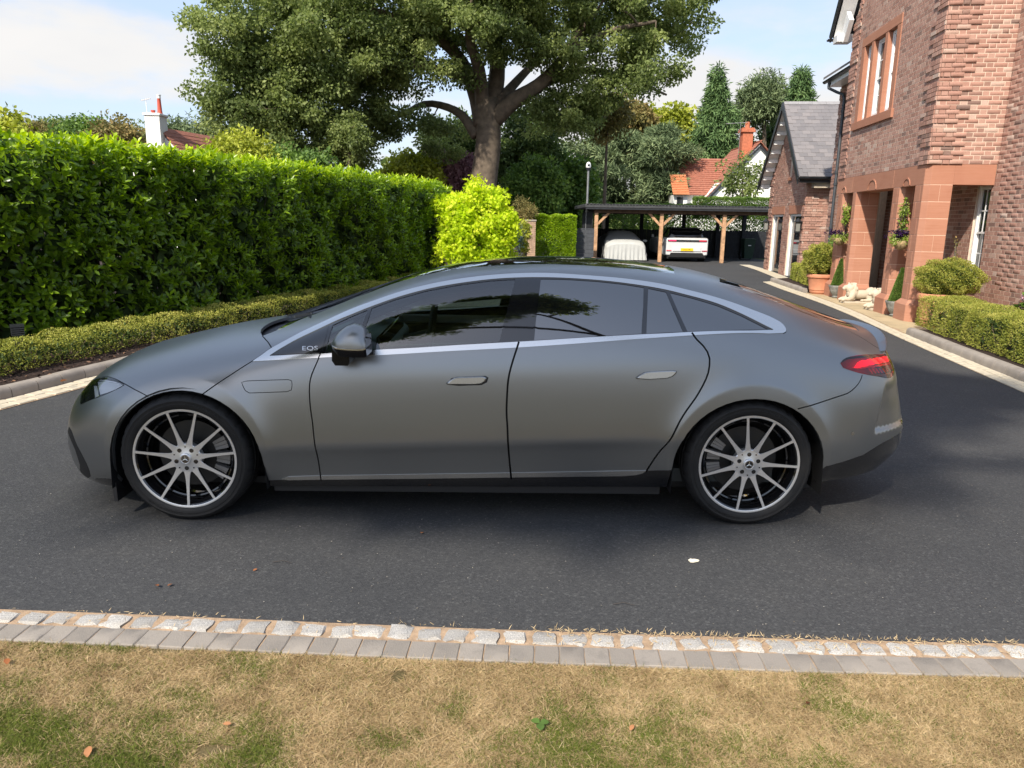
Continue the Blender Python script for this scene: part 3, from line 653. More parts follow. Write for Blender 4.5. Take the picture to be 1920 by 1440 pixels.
# recess-wall windows
sash(house, -.44, .04, RT+.03, .78, 2.47, 2, 2); sash(house, -3.10, -2.10, RT+.03, .68, 2.47, 2, 2)
surround([(-.52, .12, RT-.05, RT+.2, .62, .775, 'window_sill'), (-3.2, -2.0, RT-.05, RT+.2, .55, .675, 'window_sill')])
# porch door and back sash
w = MB(); hbox(w, 2.09, 3.11, RT+.08, RT+.14, 0, 2.12); w.build('front_door', M_BLACKP, house, bev=.004)
sash(house, 1.20, 1.62, RT+.0, .75, 2.3, 1, 2) if False else None
# ---- roofs, gutters, soffits
def gutter(parent, p0, p1, r=.055, name='gutter'):
    m = MB(); P0, P1 = Vector(p0), Vector(p1); d = (P1-P0).normalized(); side = Vector((d.y, -d.x, 0)); n = 10; ring = []
    for P in (P0, P1):
        for i in range(n+1): a = math.pi+math.pi*i/n; ring.append(P+side*math.cos(a)*r+Vector((0, 0, 1))*math.sin(a)*r)
        for i in range(n, -1, -1): a = math.pi+math.pi*i/n; ring.append(P+side*math.cos(a)*(r-.008)+Vector((0, 0, 1))*math.sin(a)*(r-.008))
    k = 2*(n+1); m.add(ring, [(i, (i+1) % k, k+(i+1) % k, k+i) for i in range(k)]+[tuple(range(k))[::-1], tuple(k+i for i in range(k))]); return m.build(name, M_BLACKP, parent, True, 40)
# front gable: far barge with white soffit, black fascia
m = MB(); a = [hl(5.05, -.32, 6.02), hl(5.05, .0, 6.02), hl(3.2, .0, 8.6), hl(3.2, -.32, 8.6)]; m.prism(a, (0, 0, .09)); m.build('soffit', M_WHITE, house)
m = MB(); m.prism([hl(5.05, -.36, 5.98), hl(5.10, -.36, 6.16), hl(3.25, -.36, 8.74), hl(3.2, -.36, 8.56)], (0, .04, 0)); m.prism([hl(5.12, -.40, 6.10), hl(5.12, .3, 6.10), hl(3.2, .3, 8.79), hl(3.2, -.40, 8.79)], (0, 0, .05)); m.build('barge_board', M_BLACKP, house)
m = MB(); m.prism([hl(5.04, -.32, 5.93), hl(5.04, .02, 5.93), hl(4.70, .02, 5.93), hl(4.70, -.32, 5.93)], (0, 0, .16)); m.prism([hl(4.9, -.10, 5.9), hl(4.62, -.10, 5.9), hl(4.3, -.10, 6.3), hl(4.6, -.10, 6.55)], (0, .10, 0)); m.build('eaves_box', M_WHITE, house)
gutter(house, hl(5.18, -.42, 6.08), hl(5.18, .6, 6.08))
# wing eaves
ez = 5.36
m = MB(); hbox(m, 4.45, 7.25, .26, WT+.05, ez-.03, ez+.0); hbox(m, 4.45, 7.25, .24, .27, ez-.04, ez+.14); m.build('soffit', M_WHITE, house)
gutter(house, hl(4.4, .19, ez+.12), hl(7.35, .19, ez+.12), .06)
m = MB(); m.prism([hl(4.4, .16, ez+.18), hl(7.4, .16, ez+.18), hl(7.4, 3.2, ez+2.2), hl(4.4, 3.2, ez+2.2)], (0, 0, .06)); m.build('roof', M_SLATE, house)
# downpipe with swan neck and collars
m = MB(); m.tube([hl(6.95, .20, ez+.05), hl(6.95, .20, ez-.10), hl(6.85, .40, ez-.22), hl(6.70, .52, ez-.30), hl(6.64, .54, ez-.42), hl(6.64, .54, 0.)], .038, 12)
for z in (4.6, 3.05, 2.75, 1.6): m.tube([hl(6.64, .54, z), hl(6.64, .54, z+.07)], .052, 12)
m.build('downpipe', M_DGREY, house, True, 40)
# ================================================================== vegetation
def pxw(x, y, Y):
    d = CF+CR*(x-960)/FPX+CU*(720-y)/FPX; return CO+d*Y/d[1]
def pxm(Y): return Y*1.03/FPX
M_BARKM = plain('oak_bark', (.13, .10, .072), .92, var=.35, scale=3.5, bump=.9, bscale=22)
M_BARKD = plain('dark_bark', (.06, .05, .042), .92, var=.3, scale=4, bump=.7, bscale=25)
M_OAKL = leaf_mat('oak_leaf', (0.081, 0.115, 0.034), (0.207, 0.259, 0.083), .5, .42, .35, (0.322, 0.368, 0.127))
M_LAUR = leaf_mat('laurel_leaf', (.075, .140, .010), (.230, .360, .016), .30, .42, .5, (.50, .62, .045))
M_BOXL = leaf_mat('box_leaf', (0.120, 0.150, 0.023), (0.321, 0.337, 0.060), .55, .27, .3, (0.538, 0.478, 0.134))
M_GOLD = leaf_mat('golden_leaf', (0.260, 0.376, 0.015), (0.545, 0.675, 0.026), .55, .40, .2, (0.714, 0.732, 0.078))
M_GRNL = leaf_mat('green_leaf', (0.049, 0.098, 0.022), (0.140, 0.231, 0.049), .5, .3, .3, (0.280, 0.392, 0.084))
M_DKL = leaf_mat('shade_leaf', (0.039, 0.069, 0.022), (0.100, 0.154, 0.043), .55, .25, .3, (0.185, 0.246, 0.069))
M_BROL = leaf_mat('autumn_leaf', (0.105, 0.105, 0.035), (0.217, 0.189, 0.067), .6, .25, .2, (0.336, 0.238, 0.098))
M_PINE = leaf_mat('pine_needle', (0.070, 0.105, 0.049), (0.175, 0.231, 0.112), .6, .15, .2, (0.266, 0.322, 0.154))
M_CYP = leaf_mat('cypress_spray', (0.056, 0.105, 0.039), (0.126, 0.210, 0.077), .6, .15, .2, (0.210, 0.308, 0.112))
M_PURP = leaf_mat('purple_leaf', (0.126, 0.063, 0.077), (0.308, 0.168, 0.182), .55, .25, .2, (0.336, 0.182, 0.196))
M_YGRN = leaf_mat('yellow_green_leaf', (0.154, 0.182, 0.025), (0.350, 0.392, 0.049), .55, .3, .2, (0.532, 0.532, 0.098))
M_BLUG = leaf_mat('blue_green_leaf', (.05, .09, .085), (.11, .17, .15), .6, .15, .2)

def cloud(parent, name, mat, C, R, per, L, W, kind='flat', tintc=None, flat=.75, droop=.25, out=.6, rng=RNG):
    """leaf clusters: C (n,3) centres, R (n,) radii"""
    n = len(C); idx = np.repeat(np.arange(n), per); N = len(idx); d = sphere_dirs(N, rng); rad = rng.random(N)**.45
    off = d*rad[:, None]*R[idx][:, None]*np.array([1, 1, flat]); pos = C[idx]+off
    ax = unit(d*out+rng.normal(size=(N, 3))*.7+np.array([0, 0, -droop])); nr = unit(rng.normal(size=(N, 3))*.8+np.array([0, 0, .35])+d*.45)
    tc = rng.random(n) if tintc is None else tintc
    tint = np.clip(tc[idx]*.65+rng.random(N)*.45-.05, 0, 1)
    s = rng.uniform(.7, 1.25, N); return leaf_obj(name, mat, parent, pos, ax, nr, L*s, W*s, tint, kind)

def twigs(nodes, rads, C, rng, rmin=.012, k=.62, sag=.12):
    """grow a branch to every cluster from the nearest wood already there"""
    N = [np.array(p, float) for p in nodes]; Rr = list(rads); m = MB(); NA = np.array(N)
    cs = list(C); d0 = [np.min(np.linalg.norm(NA-c, axis=1)) for c in cs]; order = np.argsort(d0)
    for q in order:
        c = cs[q]; D = np.linalg.norm(NA-c, axis=1)+np.maximum(0, NA[:, 2]-c[2])*.5; i = int(np.argmin(D)); a = NA[i]; r0 = max(rmin, min(Rr[i]*k, .02+.028*D[i])); L = np.linalg.norm(c-a)
        mid = (a+c)/2+rng.normal(0, .10*L, 3)+np.array([0, 0, sag*L]); pts = [a, a*.5+mid*.5+rng.normal(0, .03*L, 3), mid, mid*.5+c*.5+rng.normal(0, .03*L, 3), c]; rr = [r0, r0*.85, r0*.68, r0*.5, rmin*.6]
        m.tube(pts, rr, 5, False); NA = np.vstack([NA, pts[1:]]); Rr += rr[1:]
    return m
def limb_nodes(limbs):
    P = []; R = []
    for pts, r0, r1 in limbs:
        Q = spline(pts, max(6, int(length(np.array(pts))/.35))); P += list(Q); R += list(np.linspace(r0, r1, len(Q)))
    return P, R
def tree(name, label, trunk, limbs, blobs, ncl, per, L, W, lmat, bmat, seed=1, cr=(.5, .9), kind='flat', group=None, flat=.7, droop=.25, shellb=.55, n=10, cat='tree'):
    """trunk (pts, r0, r1); limbs [(pts, r0, r1)]; blobs [(centre, radii, weight)] of the crown"""
    rng = np.random.default_rng(seed); b = trunk[0][0]; t = empty(name, tuple(b), 0, label, cat, group); o = np.array(b)
    T = spline(trunk[0], 14); m = MB(); rr = np.linspace(trunk[1], trunk[2], 14); rr[0] *= 1.35; rr[1] *= 1.12; m.tube([tuple(p-o) for p in T], list(rr), 14); m.build('trunk', bmat, t, True)
    P, Rr = list(T), list(rr)
    if limbs:
        m = MB()
        for pts, r0, r1 in limbs: Q = spline(pts, max(6, int(length(np.array(pts))/.4))); m.tube([tuple(p-o) for p in Q], list(np.linspace(r0, r1, len(Q))), 8)
        mo = m.build('limbs', bmat, t, True); mo['kind'] = 'stuff'; A, B = limb_nodes(limbs); P += A; Rr += B
    w = np.array([q[2] for q in blobs], float); w /= w.sum(); C = []
    for i in rng.choice(len(blobs), ncl, p=w):
        c, r, _ = blobs[i]; d = sphere_dirs(1, rng)[0]; C.append(np.array(c)+d*np.array(r)*rng.random()**(1-shellb))
    C = np.array(C)
    tw = twigs(P, Rr, C, rng)
    tw.v = [(x-o[0], y-o[1], z-o[2]) for x, y, z in tw.v]; q = tw.build('twigs', bmat, t, True); q['kind'] = 'stuff'
    cloud(t, 'crown', lmat, C-o, rng.uniform(cr[0], cr[1], ncl), per, L, W, kind, None, flat, droop, .6, rng)
    return t

# ---- the great oak beyond the hedge
OY = 37.
def OP(x, y, dy=0.): return tuple(pxw(x, y, OY+dy+.9))
def OB(x, y, rx, ry, w, dy=0., ry3=None): k = pxm(OY+dy); return (tuple(pxw(x, y, OY+dy-.6)), (rx*k, (ry3 or rx*.8)*k, ry*k), w)
ob = OP(905, 480); 
oak_limbs = [([OP(905, 235), OP(893, 180, .3), OP(868, 120, 0), OP(838, 85, -.5), OP(790, 55, -1), OP(720, 50, -1.5)], .34, .08),
 ([OP(893, 255), OP(865, 215, .5), OP(825, 197, 1), OP(790, 196, 1.3), OP(755, 215, 1.5), OP(705, 232, 1.5)], .20, .05),
 ([OP(925, 225), OP(962, 190, -.4), OP(1010, 160, -.8), OP(1055, 112, -1.2), OP(1085, 62, -1.5), OP(1118, 20, -1.7)], .34, .10),
 ([OP(1000, 166, -.8), OP(1060, 140, 0), OP(1120, 132, .5), OP(1185, 150, .8), OP(1250, 178, 1)], .17, .04),
 ([OP(918, 215), OP(932, 140, .5), OP(930, 70, .8), OP(950, 0, 1.2), OP(960, -60, 1.5)], .36, .12),
 ([OP(905, 200), OP(898, 130, -1), OP(880, 70, -2), OP(888, 0, -2.5)], .28, .10),
 ([OP(880, 150, -.2), OP(820, 130, -1.5), OP(750, 120, -2.5), OP(660, 140, -3), OP(580, 175, -3)], .16, .05),
 ([OP(850, 92, -.5), OP(800, 20, .5), OP(740, -20, 1)], .16, .07), ([OP(1060, 100, -1.2), OP(1140, 60, -2), OP(1230, 40, -2.5)], .15, .05),
 ([OP(790, 55, -1), OP(700, 20, -2), OP(600, 30, -3), OP(500, 70, -3)], .13, .05), ([OP(935, 190, 0), OP(990, 130, 2), OP(1060, 60, 3.5)], .2, .08)]
oak_blobs = [OB(520, 70, 140, 90, 10, -2), OB(470, 190, 95, 100, 7, -2), OB(545, 250, 110, 75, 5.5, -1.5), OB(660, 60, 150, 80, 10, -1), OB(630, 165, 140, 70, 7.5, 0), OB(820, -5, 180, 70, 10, 0), OB(1030, -5, 190, 60, 10, 0), OB(1210, 45, 130, 75, 8.5, 0), OB(1190, 135, 105, 42, 4.2, 0),
 OB(1010, 100, 120, 60, 3.5, 0), OB(790, 110, 110, 55, 3.5, 0), OB(740, 235, 85, 40, 2.0, 1), OB(1075, 215, 90, 45, 3.2, 1.5), OB(840, 260, 60, 45, 1.8, 2.5), OB(640, 265, 60, 50, 2.4, -1), OB(935, 40, 90, 60, 2.6, -2), OB(900, -120, 480, 120, 8, 0)]
tree('oak_tree', 'huge spreading oak with forked trunk rising above the clipped laurel hedge', ([(ob[0], ob[1], 0), OP(906, 400), OP(906, 350), OP(912, 300), OP(916, 262), OP(914, 215), OP(912, 185)], .76, .56), [(q_[0], q_[1]*1.32, q_[2]*1.32) for q_ in oak_limbs], oak_blobs, 860, 300, .165, .105, M_OAKL, M_BARKM, 5, (.5, .98), flat=.58)

# ---- a second oak standing behind the camera: seen only in the car's windows, it shades the drive
def ball(c, r, w=1.): return (c, r, w)
tree('garden_oak', 'broad leafy oak overhanging the lawn behind the photographer', ([(7.0, -9.5, 0), (6.8, -9.3, 4), (6.2, -8.8, 7.4)], .42, .30),
     [([(6.3, -8.9, 7), (4.4, -6.8, 8.8), (2.2, -4.6, 9.4), (-.4, -3.6, 9.3), (-5.0, -3.6, 8.8)], .22, .05), ([(6.3, -8.9, 7), (7, -9.4, 10), (6.6, -8.5, 12)], .22, .07), ([(2.2, -4.6, 9.4), (.8, -2.0, 9.3), (-1.4, -.3, 8.6)], .11, .03), ([(.8, -2.0, 9.3), (1.3, -.4, 8.6), (1.2, .5, 8.0)], .06, .02)],
     [ball((-5.5, -2.9, 8.6), (1.4, 1.1, .6), 2.2), ball((-3.9, -3.0, 8.5), (1.5, 1.1, .6), 2.6), ball((-2.4, -2.8, 8.6), (1.3, 1.0, .6), 2.2), ball((-4.6, -1.8, 8.4), (1.9, .9, .6), 2.0), ball((-2.0, -1.8, 8.6), (1.5, .9, .6), 1.8), ball((-1.2, -1.2, 9.0), (1.8, 1.0, .7), 2.2), ball((-1.3, .3, 7.8), (1.7, .9, .5), 2.0), ball((.1, .2, 8.3), (1.3, .9, .5), 1.8), ball((-2.9, .2, 7.6), (1.3, .8, .5), 1.4), ball((-2.6, -.9, 8.3), (1.2, .9, .5), 1.2)], 620, 150, .14, .095, M_OAKL, M_BARKD, 9, (.32, .6), flat=.6)

# ---- clipped laurel hedge along the left side
HF = spline([(-9.6, 2.6), (-8.0, 5.0), (-6.65, 7.1), (-5.75, 8.6), (-4.95, 10.3), (-4.15, 12.5), (-3.2, 15.2), (-2.45, 17.8), (-1.70, 20.6)], 200)
dH, nH = tang(HF); hedge = empty('laurel_hedge', (float(HF[60, 0]), float(HF[60, 1]), 0), 0, 'tall clipped cherry laurel hedge with big glossy leaves along the left of the drive', 'hedge')
HO = np.array([HF[60, 0], HF[60, 1], 0]); HT, HWD = 2.52, 1.15
def hedge_leaves(P, nn, n, rng, top_h, width, z0, jit):
    Lc = np.r_[0, np.cumsum(np.linalg.norm(np.diff(P, axis=0), axis=1))]; s = rng.random(n)*Lc[-1]; f = rng.random(n)
    x = np.interp(s, Lc, P[:, 0]); y = np.interp(s, Lc, P[:, 1]); nx = np.interp(s, Lc, nn[:, 0]); ny = np.interp(s, Lc, nn[:, 1])
    return s, f, x, y, nx, ny
def laurel(n, rng):
    Lc = np.r_[0, np.cumsum(np.linalg.norm(np.diff(HF, axis=0), axis=1))]
    # twigs of five to seven leaves each
    k = n//6; s = rng.random(k)**1.0*Lc[-1]; x = np.interp(s, Lc, HF[:, 0]); y = np.interp(s, Lc, HF[:, 1]); nx = np.interp(s, Lc, nH[:, 0]); ny = np.interp(s, Lc, nH[:, 1])
    face = rng.random(k) < .66; z = np.where(face, .25+(HT-.22)*rng.random(k)**.9, HT); back = np.where(face, 0, rng.random(k)*HWD)
    wob = .10*np.sin(s*1.7+z*2.1)+.07*np.sin(s*4.1-z*3.3)+.05*np.sin(s*9.+z*7.); dep = np.abs(rng.normal(0, .09, k)); wz = .035*np.sin(s*3.1)+.03*np.sin(s*7.3+1)+rng.normal(0, .03, k)
    gap = vnoise(s*1.0, z, 2.3, 21) < .20; dep = np.where(gap & face, dep+.28, dep)
    cx = x+nx*(np.where(face, wob+dep, back)); cy = y+ny*(np.where(face, wob+dep, back)); cz = np.where(face, z, HT+wz-dep*.5); cz = cz+np.where(~face, .05, 0)*rng.random(k)
    out = np.c_[-nx, -ny, np.zeros(k)]; up = np.array([0, 0, 1.]); stem = unit(out*np.where(face, .9, .15)[:, None]+up*np.where(face, .55, 1.)[:, None]+rng.normal(0, .38, (k, 3)))
    m = 6; idx = np.repeat(np.arange(k), m); j = np.tile(np.arange(m), k); st = stem[idx]; a = st[:, [1, 2, 0]]; e1 = unit(np.cross(st, a)); e2 = np.cross(st, e1); ph = j*2.4+rng.random(k)[idx]*6.28
    rad = e1*np.cos(ph)[:, None]+e2*np.sin(ph)[:, None]; ax = unit(rad*(.95-.07*j)[:, None]+st*(.35+.11*j)[:, None]+np.array([0, 0, .05])); pos = np.c_[cx, cy, cz][idx]+st*(j*.018-.045)[:, None]
    nr = unit(st*.9+up*.35-rad*.3+rng.normal(0, .18, (k*m, 3))); L = rng.uniform(.095, .150, k*m)*(1-.03*j); W = L*rng.uniform(.36, .44, k*m)
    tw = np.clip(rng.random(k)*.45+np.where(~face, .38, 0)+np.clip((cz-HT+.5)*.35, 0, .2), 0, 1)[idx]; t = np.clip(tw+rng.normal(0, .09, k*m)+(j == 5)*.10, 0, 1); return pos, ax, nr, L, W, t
rng = np.random.default_rng(33); pos, ax, nr, L, W, t = laurel(46000, rng)
# the leaves that show largest are leaves of their own
v = pos-CO; zc_ = v@CF; X = 960+FPX*(v@CR)/zc_; Y_ = 720-FPX*(v@CU)/zc_; score = np.where((X > 5) & (X < 420) & (Y_ > 265) & (Y_ < 560) & (zc_ > 1), L/zc_, 0)
big = np.argsort(-score)[:300]; rest = np.ones(len(pos), bool); rest[big] = False
nearl = rest & (zc_ < 11.5); farl = rest & ~nearl
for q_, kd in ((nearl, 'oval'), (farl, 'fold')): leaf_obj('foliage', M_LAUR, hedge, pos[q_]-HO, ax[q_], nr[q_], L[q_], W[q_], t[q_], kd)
for i in big:
    V, F, tt = leaf_arrays(pos[i:i+1]-pos[i], ax[i:i+1], nr[i:i+1], L[i:i+1], W[i:i+1], t[i:i+1], 'oval'); link('leaf', np_mesh('leaf', V, F, M_LAUR, tt), hedge, tuple(pos[i]-HO))
# woody inside of the hedge: a dense dark thicket of leaves and stems
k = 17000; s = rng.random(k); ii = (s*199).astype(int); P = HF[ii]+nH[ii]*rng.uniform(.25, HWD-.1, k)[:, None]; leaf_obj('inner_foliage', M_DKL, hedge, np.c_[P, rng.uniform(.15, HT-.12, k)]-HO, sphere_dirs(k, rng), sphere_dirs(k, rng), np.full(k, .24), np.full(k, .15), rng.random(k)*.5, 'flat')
m = MB()
for i in range(0, 200, 3): p = HF[i]+nH[i]*.55; m.tube([(p[0]-HO[0], p[1]-HO[1], 0), (p[0]-HO[0]+rng.normal(0, .12), p[1]-HO[1]+rng.normal(0, .1), 1.1), (p[0]-HO[0]+rng.normal(0, .2), p[1]-HO[1]+rng.normal(0, .1), 2.2)], [.03, .022, .01], 5)
o = m.build('stems', M_BARKD, hedge, True); o['kind'] = 'stuff'

# ---- low box hedges
def box_hedge(name, label, P, nn, side, off, wid, z0, z1, n, seed, group=None, mat=None, L0=.021, stems=True):
    rng = np.random.default_rng(seed); o = np.array([P[0, 0], P[0, 1], 0]); h = empty(name, (float(P[0, 0]), float(P[0, 1]), 0), 0, label, 'hedge', group)
    Lc = np.r_[0, np.cumsum(np.linalg.norm(np.diff(P, axis=0), axis=1))]; s = rng.random(n)*Lc[-1]; hh = z1-z0; per = 2*hh+wid; q = rng.random(n)*per
    a = np.where(q < hh, 0, np.where(q < hh+wid, (q-hh)/wid, 1)); zz = np.where(q < hh, q, np.where(q < hh+wid, hh, per-q))
    ex = 3.2; ca = np.abs(a*2-1); rnd = np.where((zz > hh*.8) & ((a == 0) | (a == 1)), (zz/hh-.8)*.25, 0)
    wob = .05*np.sin(s*5.3+a*3)+.035*np.sin(s*11.+zz*9)+.03*(vnoise(s, zz+a, 5., seed)-.5); dep = np.abs(rng.normal(0, .035, n)); hole = vnoise(s*1., zz+a*2, 6.5, seed+3) < .17; dep = dep+np.where(hole, .09, 0)
    aa = np.clip(a+np.where(a == 0, rnd+(dep+wob*.6)/wid, np.where(a == 1, -rnd-(dep+wob*.6)/wid, 0)), 0, 1); z = z0+np.where((a > 0) & (a < 1), hh-dep*.7+wob*.7-.05*ca**4, zz)
    x = np.interp(s, Lc, P[:, 0]); y = np.interp(s, Lc, P[:, 1]); nx = np.interp(s, Lc, nn[:, 0]); ny = np.interp(s, Lc, nn[:, 1]); d = side*(off+aa*wid)
    # closed ends
    ce = rng.random(n) < wid/(Lc[-1]*2.4+wid); se = np.where(rng.random(n) < .5, np.abs(rng.normal(0, .03, n)), Lc[-1]-np.abs(rng.normal(0, .03, n))); s = np.where(ce, se, s); rz_ = rng.random(n)*hh; ra_ = rng.random(n)
    x = np.where(ce, np.interp(s, Lc, P[:, 0]), x); y = np.where(ce, np.interp(s, Lc, P[:, 1]), y); d = np.where(ce, side*(off+ra_*wid), d); z = np.where(ce, z0+rz_, z)
    pos = np.c_[x+nx*d, y+ny*d, np.maximum(z, z0+.02)]; out = np.c_[nx*side, ny*side, np.zeros(n)]*np.where(a == 0, -1, np.where(a == 1, 1, 0))[:, None]+np.array([0, 0, 1.])*np.where((a > 0) & (a < 1), 1, .35)[:, None]
    ax = unit(out+rng.normal(0, .55, (n, 3))); t = np.clip(vnoise(s, zz+a, 3., seed+1)*.5+rng.random(n)*.5+np.where((a > 0) & (a < 1), .12, 0), 0, 1); L = rng.uniform(.7, 1.3, n)*L0
    leaf_obj('foliage', mat or M_BOXL, h, pos-o, ax, unit(out+rng.normal(0, .6, (n, 3))), L, L*.62, t, 'flat')
    k = n//9; s2 = rng.random(k)*Lc[-1]; x = np.interp(s2, Lc, P[:, 0]); y = np.interp(s2, Lc, P[:, 1]); nx = np.interp(s2, Lc, nn[:, 0]); ny = np.interp(s2, Lc, nn[:, 1]); d = side*(off+rng.uniform(.2, .8, k)*wid)
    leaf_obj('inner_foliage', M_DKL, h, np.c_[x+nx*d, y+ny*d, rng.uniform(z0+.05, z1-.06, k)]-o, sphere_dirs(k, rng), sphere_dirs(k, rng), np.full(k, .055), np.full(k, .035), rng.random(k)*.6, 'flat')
    if stems:
        m = MB()
        for s0 in np.arange(.1, Lc[-1], .24):
            x, y, nx, ny = (np.interp(s0, Lc, q) for q in (P[:, 0], P[:, 1], nn[:, 0], nn[:, 1])); d = side*(off+wid*.3); b = np.array([x+nx*d-o[0]+rng.normal(0, .03), y+ny*d-o[1]+rng.normal(0, .03), z0-.01])
            for _ in range(3): e = b+np.array([rng.normal(0, .09), rng.normal(0, .09), hh*.7]); m.tube([b, (b+e)/2+rng.normal(0, .015, 3), e], [.008, .006, .003], 4, False)
        q = m.build('stems', M_BARKM, h, True); q['kind'] = 'stuff'
    return h
box_hedge('box_hedge', 'low box hedge with bare stems at the foot of the laurel hedge', LEFT[20:240], nL[20:240], 1, .50, .48, .09, .385, 100000, 41, 'low box hedges')
RH = spline([(6.0, 4.6), (6.12, 7.2), (6.30, 9.2), (6.52, 10.8), (6.80, 12.45)], 80); dRH, nRH = tang(RH)
box_hedge('box_hedge', 'clipped box hedge behind the right kerb in front of the brick bay wall', RH, nRH, -1, -.06, .70, .09, .61, 90000, 42, 'low box hedges', L0=.019)
RH2 = spline([(7.95, 20.0), (8.15, 21.2), (8.45, 22.8)], 30); dRH2, nRH2 = tang(RH2)
box_hedge('box_hedge', 'short box hedge between the terracotta pot and the garage doors', RH2, nRH2, -1, -.1, .55, .10, .55, 26000, 43, 'low box hedges', L0=.026)
# ---- golden shrub at the end of the laurel hedge
rng = np.random.default_rng(51)
def bushy(name, label, base, blobs, ncl, per, L, W, mat, kind='flat', seed=3, cr=(.18, .35), cat='shrub', stemn=7, group=None, flat=.8):
    rng = np.random.default_rng(seed); o = np.array(base, float); t = empty(name, tuple(o), 0, label, cat, group); w = np.array([b[2] for b in blobs]); C = []
    for i in rng.choice(len(blobs), ncl, p=w/w.sum()): c, r, _ = blobs[i]; C.append(np.array(c)+sphere_dirs(1, rng)[0]*np.array(r)*rng.random()**.4)
    C = np.array(C); st = [[o+np.array([rng.normal(0, .1), rng.normal(0, .1), 0]), o*.6+C[rng.integers(ncl)]*.4, C[rng.integers(ncl)]] for _ in range(stemn)]; P = []; R = []
    m = MB()
    for s in st: Q = spline(s, 8); m.tube([tuple(p-o) for p in Q], list(np.linspace(.022, .008, 8)), 5); P += list(Q); R += list(np.linspace(.022, .008, 8))
    q = m.build('stems', M_BARKM, t, True); q['kind'] = 'stuff'
    tw = twigs(P, R, C, rng, .004, .6, .05); tw.v = [(x-o[0], y-o[1], z-o[2]) for x, y, z in tw.v]; q = tw.build('twigs', M_BARKM, t, True); q['kind'] = 'stuff'
    cloud(t, 'foliage', mat, C-o, rng.uniform(cr[0], cr[1], ncl), per, L, W, kind, None, flat, .3, .6, rng); return t
bushy('golden_shrub', 'bright golden yellow shrub at the far end of the laurel hedge', (-.75, 19.2, 0), [((-.85, 19.2, 1.45), (.85, .8, .70), 6), ((-1.55, 19.2, 1.9), (.45, .5, .40), 2.4), ((-1.5, 18.9, 1.0), (.5, .5, .5), 1.6), ((-.95, 19.1, 2.25), (.22, .4, .35), .8), ((-.45, 19.1, 2.3), (.20, .3, .35), .8), ((-.2, 19.2, 1.2), (.32, .5, .8), 2.2), ((-.7, 19.0, .6), (.9, .5, .4), 1.2)], 250, 62, .095, .085, M_GOLD, 'lobed', 52, (.16, .30))
def at(x, y, Y): return tuple(float(q) for q in pxw(x, y, Y))
def Bp(x, y, Y, rx, ry, w=1., rd=None): k = pxm(Y); return (at(x, y, Y), (rx*k, (rd or rx)*k, ry*k), w)
def gb(x, Y): p = pxw(x, 500, Y); return (float(p[0]), Y, 0.)
# blue-green shrub, creeper by the pier, conifer and clipped hedge behind
bushy('blue_spruce_shrub', 'small blue green spruce shrub beside the brick pier', gb(968, 28), [Bp(966, 442, 28, 12, 26)], 46, 60, .09, .02, M_BLUG, 'flat', 61, (.12, .2))
bushy('climbing_shrub', 'pale variegated climber growing against the brick pier', gb(985, 28.6), [Bp(983, 445, 28.6, 9, 32)], 40, 50, .07, .05, M_YGRN, 'flat', 62, (.1, .18))
def thing_tree(name, label, x, Y, top, bot, rx, lmat, seed, ncl=110, per=90, L=.22, W=.15, cr=(.5, 1.0), tr=.18, lean=0, bmat=None, group=None, flat=.7, droop=.25, blobs=None, kind='flat'):
    b = gb(x, Y); k = pxm(Y); c = at(x+lean, (top+bot)/2, Y); T = at(x+lean, top+(bot-top)*.35, Y)
    bl = blobs or [((c[0], Y, c[2]), (rx*k, rx*k*.8, (bot-top)/2*k), 3), (at(x+lean-rx*.45, (top*.45+bot*.55), Y), (rx*.55*k, rx*.6*k, (bot-top)*.3*k), 1.2), (at(x+lean+rx*.45, (top*.55+bot*.45), Y-.5), (rx*.55*k, rx*.6*k, (bot-top)*.3*k), 1.2)]
    return tree(name, label, ([b, ((b[0]+c[0])/2, Y, c[2]*.5), T], tr, tr*.35), [], bl, ncl, per, L, W, lmat, bmat or M_BARKD, seed, cr, kind, group, flat, droop)
# left skyline
G1 = 'trees on the skyline beyond the hedge'
thing_tree('roadside_tree', 'bright green leafy tree top over the hedge at the left edge', 8, 14, 205, 300, 34, M_YGRN, 70, 34, 60, .11, .06, (.15, .3), .06, 0, None)
for i, (x, Y, tp, bt, rx, mt, lb) in enumerate(((55, 64, 232, 330, 46, M_BROL, 'brownish round tree, leftmost on the skyline beyond the hedge'), (112, 66, 228, 330, 40, M_OAKL, 'olive green tree next to the leftmost brown one on the skyline'), (160, 62, 226, 330, 44, M_GRNL, 'grey green tree midway between the left edge and the white chimney'), (215, 60, 231, 330, 44, M_BROL, 'tawny tree just left of the white chimney'), (262, 70, 243, 330, 34, M_OAKL, 'dull green tree directly behind the white chimney'))):
    thing_tree('skyline_tree', lb, x, Y, tp, bt, rx, mt, 80+i, 150, 110, .27, .17, (.7, 1.5), .25, 0, None, G1)
thing_tree('pine_tree', 'dark pine top just right of the white chimney', 335, 58, 231, 300, 26, M_PINE, 86, 60, 90, .40, .09, (.5, 1.0), .2, 0, None, G1)
thing_tree('pine_tree', 'flat topped dark pine between the cottage roof and the oak', 388, 50, 218, 320, 30, M_PINE, 87, 80, 100, .36, .08, (.5, .9), .2, 0, None, G1)
thing_tree('lime_tree', 'pale green bushy tree under the left limbs of the oak', 450, 24, 255, 345, 62, M_YGRN, 88, 120, 90, .13, .08, (.3, .6), .1)
thing_tree('lime_tree', 'light green shrub tree above the middle of the laurel hedge', 560, 24, 285, 345, 60, M_GRNL, 89, 90, 90, .13, .08, (.3, .55), .1)
